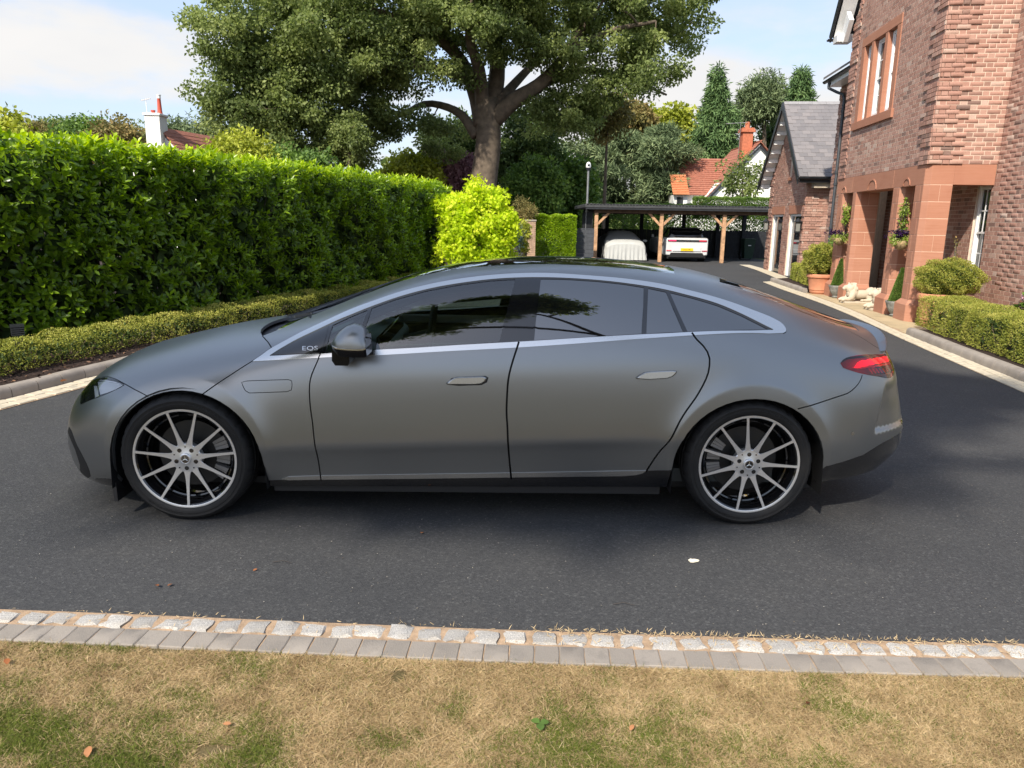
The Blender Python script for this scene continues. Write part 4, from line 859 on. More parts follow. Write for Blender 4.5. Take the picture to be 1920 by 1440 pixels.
thing_tree('birch_tree', 'thin bare trunked birch under the oak above the hedge', 655, 34, 215, 300, 30, M_OAKL, 90, 50, 70, .14, .09, (.3, .6), .15, 0, M_BARKM)
# between the oak trunk and the hedge
thing_tree('maple_tree', 'rounded yellow green maple left of the oak trunk', 772, 41, 285, 372, 48, M_YGRN, 91, 120, 110, .20, .14, (.4, .75), .12)
thing_tree('copper_beech', 'purple leaved beech behind the foot of the oak', 838, 42, 282, 375, 45, M_PURP, 92, 130, 110, .22, .14, (.4, .8), .14)
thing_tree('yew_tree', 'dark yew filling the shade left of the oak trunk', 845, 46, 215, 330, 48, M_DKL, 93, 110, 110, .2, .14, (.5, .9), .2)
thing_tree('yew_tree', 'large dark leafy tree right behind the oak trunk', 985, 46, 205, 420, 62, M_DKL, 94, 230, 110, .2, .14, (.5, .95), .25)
thing_tree('chestnut_tree', 'mid green tree with yellowing leaves right of the oak trunk', 1000, 42, 300, 430, 52, M_GRNL, 95, 170, 90, .18, .14, (.4, .8), .2)
thing_tree('spruce_shrub', 'tawny weeping conifer above the brick pier', 982, 31.5, 372, 432, 18, M_BROL, 96, 50, 80, .13, .03, (.2, .35), .06)
thing_tree('green_tree', 'bright green tree behind the clipped hedge', 1062, 46, 300, 430, 50, M_GRNL, 97, 170, 90, .26, .18, (.6, 1.1), .2)
thing_tree('pine_tree', 'grey green pine just left of the camera pole', 1085, 52, 330, 440, 36, M_PINE, 98, 110, 110, .34, .07, (.5, 1.0), .2)
# tall slim birch with orange leaves
thing_tree('birch_tree', 'slim birch with bare leaning trunk and tawny leaves above the carport', 1128, 42, 165, 265, 38, M_BROL, 99, 60, 70, .2, .13, (.4, .8), .13, 12, M_BARKM)
for i, (x, Y, tp, bt, rx, mt, lb) in enumerate(((1120, 56, 255, 400, 62, M_PINE, 'big soft grey green pine left of the birch trunk'), (1185, 54, 235, 400, 66, M_PINE, 'broad layered pine rising behind the middle of the carport'), (1250, 52, 262, 400, 52, M_PINE, 'pine with tiered boughs left of the red roofed house'), (1170, 62, 185, 300, 56, M_BROL, 'tawny tree crown above the layered pine'), (1245, 64, 192, 300, 50, M_YGRN, 'olive gold tree crown left of the tall cypress'))):
    needle = mt is M_PINE
    k = pxm(Y); bl = None
    if needle:
        rg = np.random.default_rng(200+i); bl = [(at(x+rg.uniform(-rx, rx)*.8, tp+(bt-tp)*(.1+.85*j/11), Y+rg.uniform(-2, 2)), (rx*.42*k, rx*.5*k, 9*k), 1) for j in range(12)]
    thing_tree('pine_tree' if needle else 'woodland_tree', lb, x, Y, tp, bt, rx, mt, 100+i, 190 if needle else 130, 110, .42 if needle else .34, .08 if needle else .24, (.5, 1.1), .25, 0, None, 'woodland behind the carport', .45 if needle else .7, .1, bl)
# tall cypress, umbrella pine, spruces over the garage roof
def cone_tree(label, x, Y, tp, bt, rx, seed, mat=None, name='cypress_tree', group=None):
    k = pxm(Y); b = gb(x, Y); rg = np.random.default_rng(seed); bl = []
    for j in range(16): f = (j+.5)/16; bl.append((at(x, tp+(bt-tp)*f, Y), (max(.08, f**.8)*rx*k, max(.08, f**.8)*rx*k, (bt-tp)*.055*k), .4+f*2))
    return tree(name, label, ([b, (b[0], Y, b[2]+2), at(x, tp+6, Y)], .3, .04), [], bl, 260, 120, .42, .09, mat or M_CYP, M_BARKD, seed, (.35, .75), 'flat', group, 1.0, .75, .75)
cone_tree('tall dense cypress behind the red tiled roof', 1345, 60, 138, 330, 54, 110)
thing_tree('scots_pine', 'round topped pine right of the tall cypress', 1432, 62, 145, 232, 42, M_PINE, 111, 110, 110, .42, .09, (.6, 1.2), .3, 0, M_BARKM)
cone_tree('pointed spruce over the ridge of the garage roof', 1502, 58, 138, 330, 34, 112, M_CYP, 'spruce_tree')
thing_tree('dark_tree', 'dark tree crown between the pine and the garage gable', 1468, 66, 215, 330, 40, M_DKL, 113, 100, 100, .34, .22, (.6, 1.1), .25)
thing_tree('garden_tree', 'small sparse leaved tree in front of the white gable', 1392, 40, 292, 385, 44, M_OAKL, 114, 46, 42, .17, .11, (.3, .6), .07, 0, M_BARKM)
# clipped hedges near the carport
def hedge_block(label, x0, x1, Y, z1, dep, n, seed, mat, z0=0., L0=.06):
    a, b = pxw(x0, 450, Y), pxw(x1, 450, Y); P = np.array([(a[0]+(b[0]-a[0])*t, Y) for t in np.linspace(0, 1, 20)]); d, nn = tang(P); return box_hedge('clipped_hedge', label, P, nn, 1, 0, dep, z0, z1, n, seed, 'clipped hedges beside the carport', mat, L0, False)
hedge_block('bright green clipped hedge between the brick pier and the dark fence', 1003, 1080, 31.2, 1.90, 1.2, 30000, 120, M_LAUR)
hedge_block('loose green hedge seen through the open back of the carport', 1090, 1520, 42, 2.6, 1.4, 34000, 122, M_GRNL, 0, .12)
hedge_block('dark green hedge top showing over the carport roof', 1300, 1470, 38.5, 2.95, .8, 26000, 121, M_GRNL, 1.9)
# a far wood closes the horizon
n = 20000; th = RNG.uniform(-1.25, 1.25, n); R = RNG.uniform(120, 128, n); hgt = 7.5+2.2*np.sin(th*31)+1.4*np.sin(th*77+1); pos = np.c_[np.sin(th)*R, np.cos(th)*R, RNG.random(n)**.8*hgt]
tag(leaf_obj('distant_wood', M_OAKL, None, pos, sphere_dirs(n), sphere_dirs(n), np.full(n, 1.6), np.full(n, 1.2), RNG.random(n), 'flat'), 'far band of dull green woodland along the horizon', 'woodland')
# ================================================================== garage behind the house
def hw(s, t, z=0.): return (HP[0]+HD[0]*s+HE[0]*t, HP[1]+HD[1]*s+HE[1]*t, z)
GT, GS0, GS1 = .628, 9.82, 14.97; GR = 12.40
garage = empty('brick_garage', hw(GS0, GT), 0, 'brick garage with steep grey slate roof and two dark doorways beyond the porch', 'garage')
garage.rotation_euler = house.rotation_euler; GW = HW.copy(); garage.location = (HP[0], HP[1], 0)
BR_main = BR; BR = []
gt_ = lambda u: 3.36+u*.85 if u < 2.58 else 3.36+(5.15-u)*.85
wall_bricks((GS0, GT), (1, 0), (0, -1), GS1-GS0, 0, 5.8, [(.30, 1.90, -.1, 2.30), (2.80, 4.42, -.1, 2.30), (2.12, 2.36, 3.24, 4.42)], quoin=(True, True), top=gt_, phase=11)
wall_bricks((GS0, GT), (0, 1), (-1, 0), 1.7, 0, 3.25, quoin=(True, False), phase=12)
m = MB(); q = .012
for a, b, c, d in ((GS0+q, GS0+.30, 0, 2.30), (GS0+1.90, GS0+2.80, 0, 2.30), (GS0+4.42, GS1-q, 0, 2.30)): slab(m, a, b, GT+q, GT+.2, c, d)
m.prism([hl(GS0+q, GT+q, 2.30), hl(GS1-q, GT+q, 2.30), hl(GS1-q, GT+q, 3.38), hl(GR, GT+q, 5.56), hl(GS0+q, GT+q, 3.38)], (0, -.2, 0))
slab(m, GS0+q, GS0+.2, GT+.2, 3.4, 0, 3.3); slab(m, GS1-.2, GS1-q, GT+.2, 5, 0, 3.4); m.build('mortar', M_MORT, garage)
place_bricks(BR, garage, HW, 0); BR = BR_main
def gsur(parts):
    for a, b, t0, t1, z0, z1, nm in parts: m = MB(); hbox(m, a, b, t0, t1, z0, z1); m.build(nm, M_SS, garage, bev=.005)
gsur([(9.93, 11.86, GT-.01, GT+.18, 2.045, 2.32, 'lintel'), (12.44, 14.42, GT-.01, GT+.18, 2.045, 2.32, 'lintel'), (11.86, 12.28, GT-.04, GT+.15, 3.15, 3.24, 'window_sill'), (11.92, 12.20, GT-.01, GT+.15, 4.42, 4.55, 'lintel')])
M_DOORD = plain('dark_door', (.03, .03, .032), .3, var=.25)
for a, b in ((10.12, 11.72), (12.62, 14.24)):
    m = MB(); f = .07; hbox(m, a, a+f, GT+.05, GT+.14, 0, 2.04); hbox(m, b-f, b, GT+.05, GT+.14, 0, 2.04); hbox(m, a+f, b-f, GT+.05, GT+.14, 2.04-f, 2.04); m.build('door_frame', M_WHITE, garage)
    d = MB(); hbox(d, a+f, b-f, GT+.11, GT+.13, 0, 2.0); d.build('garage_door', M_PANE, garage)
    d = MB(); hbox(d, a-.2, a+.02, GT+.2, GT+.9, 0, 2.1); hbox(d, b-.02, b+.2, GT+.2, GT+.9, 0, 2.1); d.build('reveal', M_MORT, garage)
m = MB(); hbox(m, 9.95, 14.6, GT+.2, GT+1.0, 2.06, 2.2); m.build('ceiling_board', M_DOORD, garage)
m = MB(); hbox(m, 11.94, 12.18, GT+.02, GT+.1, 3.24, 4.42); m.build('window_frame', M_WHITE, garage)
# slate roof: each slate a piece, courses lapped like scales
eS, eZ, rZ = GS0-.42, 3.13, 5.69; sl = Vector((GR-eS, 0, rZ-eZ)); SLn = sl.length; sd = sl.normalized(); nrm = Vector((-sd.z, 0, sd.x)); V0 = .27
def slate_mesh(seed):
    r = np.random.default_rng(seed); w, h, t = .243, .40, .008; e = r.normal(0, .003, 4)
    m = MB(); m.add([(0, -w/2, 0), (0, w/2, 0), (h, w/2, -.012), (h, -w/2, -.012), (e[0], -w/2, t), (e[1], w/2, t), (h, w/2, t-.012), (h, -w/2, t-.012)], [(0, 1, 2, 3), (4, 7, 6, 5), (0, 4, 5, 1), (1, 5, 6, 2), (2, 6, 7, 3), (3, 7, 4, 0)]); return m.mesh('slate', M_SLATE)
SLM = [slate_mesh(i) for i in range(4)]
m = MB(); A = hl(eS, V0, eZ-.03); B = hl(GR, V0, rZ-.03); m.prism([A, B, hl(GR, 4.0, rZ-.03), hl(eS, 4.0, eZ-.03)], (0, 0, -.06)); A = hl(2*GR-eS, V0, eZ); B = hl(GR+.002, V0, rZ); m.prism([A, B, hl(GR+.002, 4.0, rZ), hl(2*GR-eS, 4.0, eZ)], (0, 0, -.06)); roof = m.build('roof', M_SLATE, garage)
rows = 20
for i in range(rows):
    for j in range(14):
        t = V0+.125+j*.25+(.125 if i % 2 else 0); 
        if t > 3.9: continue
        u = i*(SLn-.02)/rows; p = Vector(hl(eS, t, eZ))+sd*u+nrm*(.006+RNG.normal(0, .0015)); o = link('slate', SLM[RNG.integers(4)], roof); 
        x = sd; y = Vector((0, 1, 0)); z = nrm; hgt = min(1., (SLn-u)/.40)
        o.matrix_local = Matrix(((x.x*hgt, y.x, z.x, p.x), (x.y*hgt, y.y, z.y, p.y), (x.z*hgt, y.z, z.z, p.z), (0, 0, 0, 1)))
for j in range(8):
    m = MB(); a, b = V0+j*.45, V0+(j+1)*.45-.006; m.prism([hl(GR-.11, a, rZ-.07), hl(GR, a, rZ+.035), hl(GR+.11, a, rZ-.07), hl(GR, a, rZ)], (0, -(b-a), 0)); m.build('ridge_tile', plain('ridge_grey', (.26, .25, .25), .6) if j == 0 else MATS['ridge_grey'], garage)
# barge boards, soffit and brackets on the gable
for s_ in (1, -1):
    e = GR-s_*(GR-eS); m = MB(); A = [hl(e, V0-.02, eZ-.22), hl(GR, V0-.02, rZ-.21), hl(GR, V0-.02, rZ+.02), hl(e, V0-.02, eZ+.02)]; m.prism(A, (0, .035, 0)); m.build('barge_board', M_BLACKP, garage)
    m = MB(); m.prism([hl(e, V0+.02, eZ-.13), hl(GR, V0+.02, rZ-.13), hl(GR, GT, rZ-.13), hl(e, GT, eZ-.13)], (0, 0, .05)); m.build('soffit', M_WHITE, garage)
    for k in range(9):
        f = (k+.5)/9; s = e+(GR-e)*f; z = eZ+(rZ-eZ)*f-.13; m = MB(); hbox(m, s-.05, s+.05, V0+.04, GT, z-.12, z-.0); m.build('bracket', M_WHITE, garage)
gutter(garage, hl(eS-.06, V0-.06, eZ-.02), hl(eS-.06, 3, eZ-.02), .065); m = MB(); hbox(m, eS+.0, GS0, GT-.2, 3, eZ-.16, eZ-.10); hbox(m, eS-.012, eS+.012, V0, 3, eZ-.17, eZ-.02); m.build('eaves_soffit', M_BLACKP, garage)
m = MB(); hbox(m, eS+.1, GS0-.0, GT+.12, 3, eZ-.32, eZ-.165); m.build('eaves_board', plain('buff_board', (.42, .36, .28), .7), garage)
M_LGL = simple('lantern_glass', (.22, .22, .20), .1)
def lantern(s, label):
    p = hw(s, GT-.14, 1.66); t = empty('wall_lantern', p, math.atan2(HD[1], HD[0]), label, 'wall lantern', 'black lanterns on the garage wall'); m = MB()
    for a, b, c in ((0, .14, -.20),): pass
    for sx in (-1, 1):
        for sy in (-1, 1): m.tube([(sx*.07, sy*.07, -.17), (sx*.095, sy*.095, .12)], .008, 4)
    m.box((-.08, -.08, -.20), (.08, .08, -.17)); m.box((-.11, -.11, .12), (.11, .11, .14)); m.lathe([(.12, .14), (.06, .20), (.03, .23), (.001, .26)], 8); m.tube([(0, .0, -.2), (0, .0, -.30)], .012, 6); m.tube([(0, 0, .18), (0, .10, .22), (0, .14, .1)][:1]+[(0, -.14, .05)], .01, 5)
    m.build('frame', M_BLACKP, t); g = MB(); g.box((-.06, -.06, -.16), (.06, .06, .11)); g.build('glass', M_LGL, t)
lantern(9.95, 'black wall lantern at the near corner of the garage doors'); lantern(14.62, 'black wall lantern at the far corner of the garage beside the carport')

# ================================================================== carport
M_OAKW = plain('pale_timber', (.46, .27, .15), .75, var=.3, scale=9, bump=.3, bscale=60); M_DKW = plain('dark_stained_wood', (.018, .020, .024), .75, var=.35, scale=9); M_RUBR = plain('roof_rubber', (.05, .052, .055), .6, var=.3, scale=10); M_BRNW = plain('brown_timber', (.10, .06, .035), .8, var=.3, scale=8)
cp = empty('carport', (3.4, 33, 0), 0, 'open timber carport with flat black roof and dark rear boards', 'carport')
def cpb(name, boxes, mat, bev=0.):
    m = MB()
    for (a, b) in boxes: m.box((a[0]-3.4, a[1]-33, a[2]), (b[0]-3.4, b[1]-33, b[2]))
    return m.build(name, mat, cp, bev=bev)
cpb('roof', [((3.0, 32.7, 2.26), (11.6, 38.6, 2.42))], M_RUBR, .03); cpb('front_beam', [((3.4, 32.95, 2.05), (11.5, 33.1, 2.24))], M_BRNW, .01); cpb('fascia', [((3.02, 32.72, 2.20), (11.6, 32.76, 2.26))], M_DKW)
m = MB(); n = 60
for k in range(n): x = 3.05+8.4*k/n; m.box((x-3.4, -.33, 2.405), (x+.1-3.4, -.25, 2.43+RNG.normal(0, .006)))
q = m.build('roof_edge_trim', M_RUBR, cp); q['kind'] = 'stuff'
for x in (3.52, 6.34, 9.05): cpb('post', [((x-.075, 32.95, 0), (x+.075, 33.10, 2.06))], M_OAKW, .01)
for x0, s_ in ((3.52, 1), (6.34, -1), (6.34, 1), (9.05, -1), (9.05, 1)):
    m = MB(); a = x0+s_*.07-3.4; P = [(a, 0, 1.66), (a+s_*.40, 0, 2.06), (a+s_*.54, 0, 2.06), (a, 0, 1.52)]; m.prism(P, (0, .06, 0)); m.build('brace', M_OAKW, cp)
for x in (4.6, 6.3, 8.4, 10.1, 11.4): cpb('rear_post', [((x-.08, 37.9, 0), (x+.08, 38.05, 2.26))], M_DKW)
for i in range(7): x = 3.6+1.25*i; cpb('rafter', [((x-.03, 33.1, 2.12), (x+.03, 38.5, 2.255))], M_DKW)
cpb('rear_rail', [((3.4, 37.85, 2.06), (11.5, 38.1, 2.25))], M_DKW)
for i in range(84):
    x = 3.35+.125*i; cpb('plank', [((x, 38.06, .0), (x+.118, 38.085+.01*(i % 2), 1.34+.01*math.sin(i*3)))], M_DKW)
for i in range(40): y = 33.1+.125*i; cpb('plank', [((3.36, y, 0), (3.385, y+.12, 2.1))], M_DKW)
# grey boarded fence left of the carport
fe = empty('board_fence', (2.5, 32, 0), 0, 'dark grey boarded fence panel joining the carport', 'fence'); M_GRYW = plain('grey_board', (.055, .060, .070), .75, var=.2, scale=8)
for i in range(8): m = MB(); m.box((0, 0, .03+i*.165), (.85, .02+.004*(i % 2), .03+i*.165+.158)); m.build('board', M_GRYW, fe, bev=.003)
m = MB(); m.box((0, -.01, 1.355), (.85, .04, 1.40)); m.box((-.05, -.01, 0), (.03, .07, 1.40)); m.build('post', M_GRYW, fe)
# pole with camera
pl = empty('camera_pole', (3.38, 36, 0), 0, 'slim grey pole topped with a small security camera beside the carport', 'pole'); M_GALV = plain('galvanised_steel', (.30, .31, .31), .45, .7)
m = MB(); m.tube([(0, 0, 0), (0, 0, 4.0)], .05, 12); m.tube([(0, 0, 2.1), (0, 0, 2.2)], .075, 12); m.build('pole', M_GALV, pl, True, 40)
m = MB(); m.lathe([(.001, 3.98), (.10, 4.0), (.12, 4.05), (.12, 4.12)], 16); m.build('camera_base', M_BLACKP, pl, True, 40); m = MB(); m.lathe([(.11, 4.12), (.12, 4.2), (.10, 4.30), (.06, 4.36), (.001, 4.38)], 16); m.build('camera_dome', M_WHITE, pl, True, 50)
m = MB(); m.box((-.05, -.13, 4.18), (.05, -.08, 4.27)); m.build('lens', M_BLACKP, pl)
# brick pier
bp = empty('brick_pier', (.62, 30, 0), 0, 'weathered brick pier with a stone cap beyond the golden shrub', 'pier'); M_PBR = plain('pier_brick', (.36, .245, .165), .9, var=.35, scale=7, bump=.5, bscale=40)
m = MB(); m.box((-.20, 0, 0), (.20, .40, 1.66)); m.build('mortar', M_MORT, bp)
for k in range(22):
    for j in range(2 if k % 2 else 3):
        xs = ((-.21, -.005), (.005, .21)) if k % 2 else ((-.21, -.11), (-.10, .10), (.11, .21)); a, b = xs[j]; m = MB(); m.box((a, -.012, .075*k+.005), (b, .05, .075*k+.07)); m.build('brick', M_PBR, bp)
m = MB(); m.box((-.24, -.04, 1.66), (.24, .44, 1.72)); m.build('cap_stone', M_KERB, bp, bev=.01)
# wheelie bin
wb = empty('wheelie_bin', (11.25, 36.6, 0), 0, 'dark green wheelie bin in the right bay of the carport', 'bin'); M_BIN = plain('bin_green', (.012, .035, .022), .5)
m = MB(); m.prism([(-.22, -.25, .06), (.22, -.25, .06), (.22, .22, .06), (-.22, .22, .06)], (0, 0, .02)); o = len(m.v); m.add([(-.20, -.22, .06), (.20, -.22, .06), (.20, .2, .06), (-.20, .2, .06), (-.27, -.32, .95), (.27, -.32, .95), (.27, .32, .95), (-.27, .32, .95)], [(0, 1, 5, 4), (1, 2, 6, 5), (2, 3, 7, 6), (3, 0, 4, 7), (4, 5, 6, 7)]); m.build('body', M_BIN, wb, bev=.01)
m = MB(); m.box((-.29, -.34, .95), (.29, .34, 1.0)); m.build('lid', M_BIN, wb, bev=.012); m = MB(); m.tube([(-.27, .30, .10), (-.22, .30, .10)], .10, 14); m.tube([(.22, .30, .10), (.27, .30, .10)], .10, 14); m.build('wheel', M_BLK, wb)
m = MB(); m.box((-.07, -.292, .66), (.07, -.285, .70)); m.build('label', M_WHITE, wb)

# ================================================================== parked cars in the carport
def loft(rows, name, mat, parent, sub=2, close_ends=True):
    n = len(rows[0]); m = MB(); m.add([p for r in rows for p in r], [(i*n+j, i*n+(j+1) % n, (i+1)*n+(j+1) % n, (i+1)*n+j) for i in range(len(rows)-1) for j in range(n)]+([tuple(range(n))[::-1], tuple((len(rows)-1)*n+k for k in range(n))] if close_ends else []))
    o = m.build(name, mat, parent, True)
    if sub: s = o.modifiers.new('s', 'SUBSURF'); s.levels = sub; s.render_levels = sub
    return o
def cover():
    t = empty('covered_car', (4.92, 33.45, 0), 0, 'parked car hidden under a pale grey fabric cover in the left bay', 'covered car'); M_COV = plain('grey_car_cover', (.44, .45, .435), .8, var=.08, scale=3, bump=.4, bscale=12)
    st = [(.0, .90, .66, .74), (.10, .94, .76, .82), (.5, .95, .88, .93), (1.0, .93, .96, 1.0), (1.55, .86, 1.22, 1.27), (2.3, .84, 1.26, 1.30), (3.1, .86, 1.18, 1.22), (3.7, .92, .98, 1.0), (4.3, .90, .78, .82)]
    V = []; F = []; n = 60
    for i, (y, w, zs, zc) in enumerate(st):
        for k in range(n+1):
            a = -1+2*k/n; hem = max(0, abs(a)-.72)/.28; x = math.copysign(min(1, abs(a)/.72), a)*w*(.80+.2*(hem > 0)*1.0 if False else 1); top = zs+(zc-zs)*(1-min(1, abs(a)/.72)**2)
            fold = .028*math.sin(k*1.9+i*.7)*hem+.02*math.sin(y*9+k)*hem
            if hem == 0: X = a/.72*w*(.74 if zs > 1 else .92); Z = top-.10*min(1, abs(a)/.72)**6
            else: X = math.copysign(w*((.74 if zs > 1 else .92)+(1.0-(.74 if zs > 1 else .92))*min(1, hem*2)), a)+fold; Z = (zs-.10)*(1-hem)+.04*hem
            V.append((X, y, Z))
    for i in range(len(st)-1):
        for k in range(n): q = i*(n+1)+k; F.append((q, q+1, q+n+2, q+n+1))
    # front apron with folds
    b = len(V)
    for r in range(7):
        for k in range(n+1):
            a = -1+2*k/n; x, y, z = V[k]; f = r/6; zz = z*(1-f)+.05*f; V.append((x*(1+.02*f), -.012-(.05+.045*math.sin(k*1.35+.6*math.sin(k*.5)))*f*(1 if abs(a) < .8 else .4), zz))
    for r in range(6):
        for k in range(n): q = b+r*(n+1)+k; F.append((q, q+1, q+n+2, q+n+1))
    m = MB(); m.add(V, F); m.build('cover', M_COV, t, True)
    m = MB(); m.lathe([(.001, -.07), (.05, -.05), (.075, 0), (.05, .05), (.001, .07)], 14, Matrix.Translation((1.04, 1.25, .86)) @ Matrix.Diagonal((1.5, 1, .9, 1))); m.build('mirror_pocket', M_COV, t, True)
cover()
suv = empty('white_suv', (7.62, 33.5, 0), 0, 'white estate four wheel drive with black rear glass parked in the middle bay', 'suv'); M_WPNT = simple('white_car_paint', (.62, .63, .63), .22, 0, .5, .8)
def ringx(y, w, z0, z1, r=.12, n=10, crown=.02, tum=0.):
    P = []
    for (cx_, cz_, a0) in ((w-r, z0+r*.8, -90), (w-r-tum, z1-r, 0), (-(w-r-tum), z1-r, 90), (-(w-r), z0+r*.8, 180)):
        for k in range(4): a = math.radians(a0+90*k/3); P.append((cx_+r*math.cos(a), y, cz_+r*math.sin(a)*(1 if a0 in (0, 90) else .8)))
    return P
loft([ringx(.03, .84, .34, .98, .10), ringx(.0, .90, .30, 1.02, .08), ringx(.10, .97, .26, 1.05, .10), ringx(.6, 1.0, .25, 1.08, .12), ringx(2.0, 1.0, .25, 1.06, .12), ringx(3.6, 1.0, .26, 1.02, .12), ringx(4.5, .94, .30, .90, .15), ringx(4.7, .8, .4, .75, .15)], 'body', M_WPNT, suv, 2)
def cabring(y, z): return ringx(y, .86-.0*z, .98, z, .10, tum=.13)
loft([ringx(.22, .80, 1.0, 1.12, .05, tum=.02), ringx(.40, .80, 1.0, 1.38, .08, tum=.12), ringx(.48, .80, 1.0, 1.47, .09, tum=.14), ringx(1.2, .82, 1.0, 1.52, .10, tum=.14), ringx(2.4, .82, 1.0, 1.50, .10, tum=.14), ringx(3.4, .84, 1.0, 1.08, .05, tum=.1)], 'greenhouse', M_GLOSSB, suv, 2)
def sb(name, boxes, mat, bev=.0):
    m = MB()
    for a, b in boxes: m.box(a, b)
    return m.build(name, mat, suv, bev=bev)
sb('roof_spoiler', [((-.66, .30, 1.44), (.66, .55, 1.475))], M_GLOSSB, .015); sb('light_bar', [((-.86, -.018, .895), (.86, .02, .955))], M_GLOSSB, .006)
sb('tail_light', [((-.82, -.026, .905), (-.50, -.01, .945))], M_TLIT); sb('tail_light', [((.52, -.026, .905), (.84, -.01, .945))], M_TRED)
sb('rear_bumper_inset', [((-.62, -.012, .46), (.62, .02, .64))], simple('suv_shade_white', (.6, .61, .62), .3), .02)
m = MB(); m.prism([(-.80, -.03, .20), (.80, -.03, .20), (.70, -.03, .40), (-.70, -.03, .40)], (0, .1, 0)); m.build('lower_valance', M_BLK, suv, bev=.01); sb('underside', [((-.85, .05, .14), (.85, 4.3, .30))], M_BLK)
sb('reflector', [((-.90, -.022, .485), (-.68, .0, .505))], M_TRED); sb('reflector', [((.66, -.022, .485), (.90, .0, .505))], M_TRED)
sb('number_plate', [((-.27, -.034, .48), (.27, -.012, .60))], plain('plate_yellow', (.85, .52, .012), .4, var=.02))
def flat_text(txt, size, mat, parent, loc, name='lettering', rot=(math.pi/2, 0, 0), gap=.12, sx=1.):
    L = letters(txt.replace(' ', ''), size, mat); m = MB(); x = 0; k = 0
    for ch in txt:
        if ch == ' ': x += size*.4; continue
        vsl, fsl, wd = L[k]; k += 1; m.add([(a*sx+x, 0, b) for a, b in vsl], fsl); x += wd*sx+size*gap
    m.v = [(a-x/2+loc[0], loc[1], c+loc[2]) for a, _, c in m.v]; return m.build(name, mat, parent)
flat_text('LV23 MK', .085, M_BLK, suv, (0, -.037, .512)); sb('door_mirror', [((-1.10, 2.7, 1.0), (-.98, 2.85, 1.14)), ((.98, 2.7, 1.0), (1.10, 2.85, 1.14))], M_WPNT, .03)
for x in (-.84, .84):
    for y in (.75, 3.6): m = MB(); m.tube([(x-.12, y, .37), (x+.12, y, .37)], .37, 28); m.build('wheel', M_TYRE, suv, True, 40)

# ================================================================== houses beyond
M_TILE = plain('red_clay_tile', (.33, .13, .085), .85, var=.25, scale=8, bump=.4, bscale=30); M_TILO = plain('orange_clay_tile', (.52, .20, .09), .85, var=.15, scale=8, bump=.4, bscale=30); M_REND = plain('white_render', (.80, .79, .75), .8, var=.05, scale=3); M_RBR = plain('orange_brick', (.46, .145, .075), .85, var=.2, scale=8)
cot = empty('white_cottage', (-16.3, 36, 0), 0, 'white rendered cottage with red tiled roof and tall chimney behind the hedge', 'cottage')
def cw(p, dy=0.): return (p[0]+16.3, dy, p[1])
m = MB(); m.prism([cw((-18.6, 0)), cw((-14.2, 0)), cw((-14.2, 3.0)), cw((-16.35, 5.35)), cw((-18.6, 3.4))], (0, 7, 0)); m.build('gable_wall', M_REND, cot)
def ctile(a, b, dirx, name='roof', mat=M_TILE, parent=None, n=12, dep=7.4, dx=0.):
    for k in range(n):
        f0, f1 = k/n, (k+1)/n+.02; p = [a[0]+(b[0]-a[0])*f0, a[1]+(b[1]-a[1])*f0]; q = [a[0]+(b[0]-a[0])*f1, a[1]+(b[1]-a[1])*f1]; m = MB(); m.prism([(p[0], -.12, p[1]+.05), (q[0], -.12, q[1]+.02), (q[0], -.12, q[1]-.03), (p[0], -.12, p[1]-.0)], (dx, dep, 0)); m.build('tile_course', mat, parent)
ctile((2.25, 2.75), (-.05, 5.52), 1, 'roof', M_TILE, cot, 16, 9.0, 2.2); ctile((-2.4, 3.15), (-.05, 5.52), 1, 'roof', M_TILE, cot, 10, 9.0)
m = MB(); m.box((-.55, -.42, 2.5), (.12, .36, 6.08)); m.build('chimney_stack', M_REND, cot, bev=.01); m = MB(); m.box((-.62, -.48, 6.05), (.18, .42, 6.16)); m.build('chimney_cap', M_REND, cot, bev=.03)
M_POT = plain('red_chimney_pot', (.50, .085, .05), .6); m = MB(); m.lathe([(.12, 6.16), (.10, 6.3), (.075, 6.82), (.08, 6.84)], 16, Matrix.Translation((-.02, 0, 0))); m.build('chimney_pot', M_POT, cot, True, 40); m = MB(); m.lathe([(.085, 6.84), (.085, 6.96), (.10, 6.97), (.10, 7.0)], 16, Matrix.Translation((-.02, 0, 0))); m.build('cowl', M_WHITE, cot, True, 40)
m = MB(); m.lathe([(.09, 6.14), (.08, 6.26), (.10, 6.28), (.10, 6.33)], 16, Matrix.Translation((-.33, 0, 0))); m.build('chimney_pot', M_POT, cot, True, 40)
m = MB(); m.tube([(-.62, 0, 4.4), (-.62, 0, 6.75)], .014, 6); m.tube([(-.85, 0, 6.74), (-.42, 0, 6.84)], .02, 6)
for k in range(5): x = -.82+.09*k; m.tube([(x, -.14, 6.75+.02*k), (x, .14, 6.75+.02*k)], .008, 4)
m.build('aerial', M_WHITE, cot)
nb = empty('neighbour_house', (13, 50, 0), 0, 'white rendered house with red tiled roofs and brick chimney over the carport', 'house')
def nw(x, z, dy=0.): return (x-13, dy, z)
m = MB(); m.prism([nw(11.6, 0), nw(18, 0), nw(18, 4.4), nw(15.6, 6.65), nw(11.6, 2.6)], (0, 6, 0)); m.build('gable_wall', M_REND, nb)
ctile((11.7-13, 2.55), (15.62-13, 6.82), 1, 'roof', M_TILE, nb, 18, 6.6); ctile((18.2-13, 4.25), (15.6-13, 6.82), 1, 'roof', M_TILE, nb, 10, 6.6)
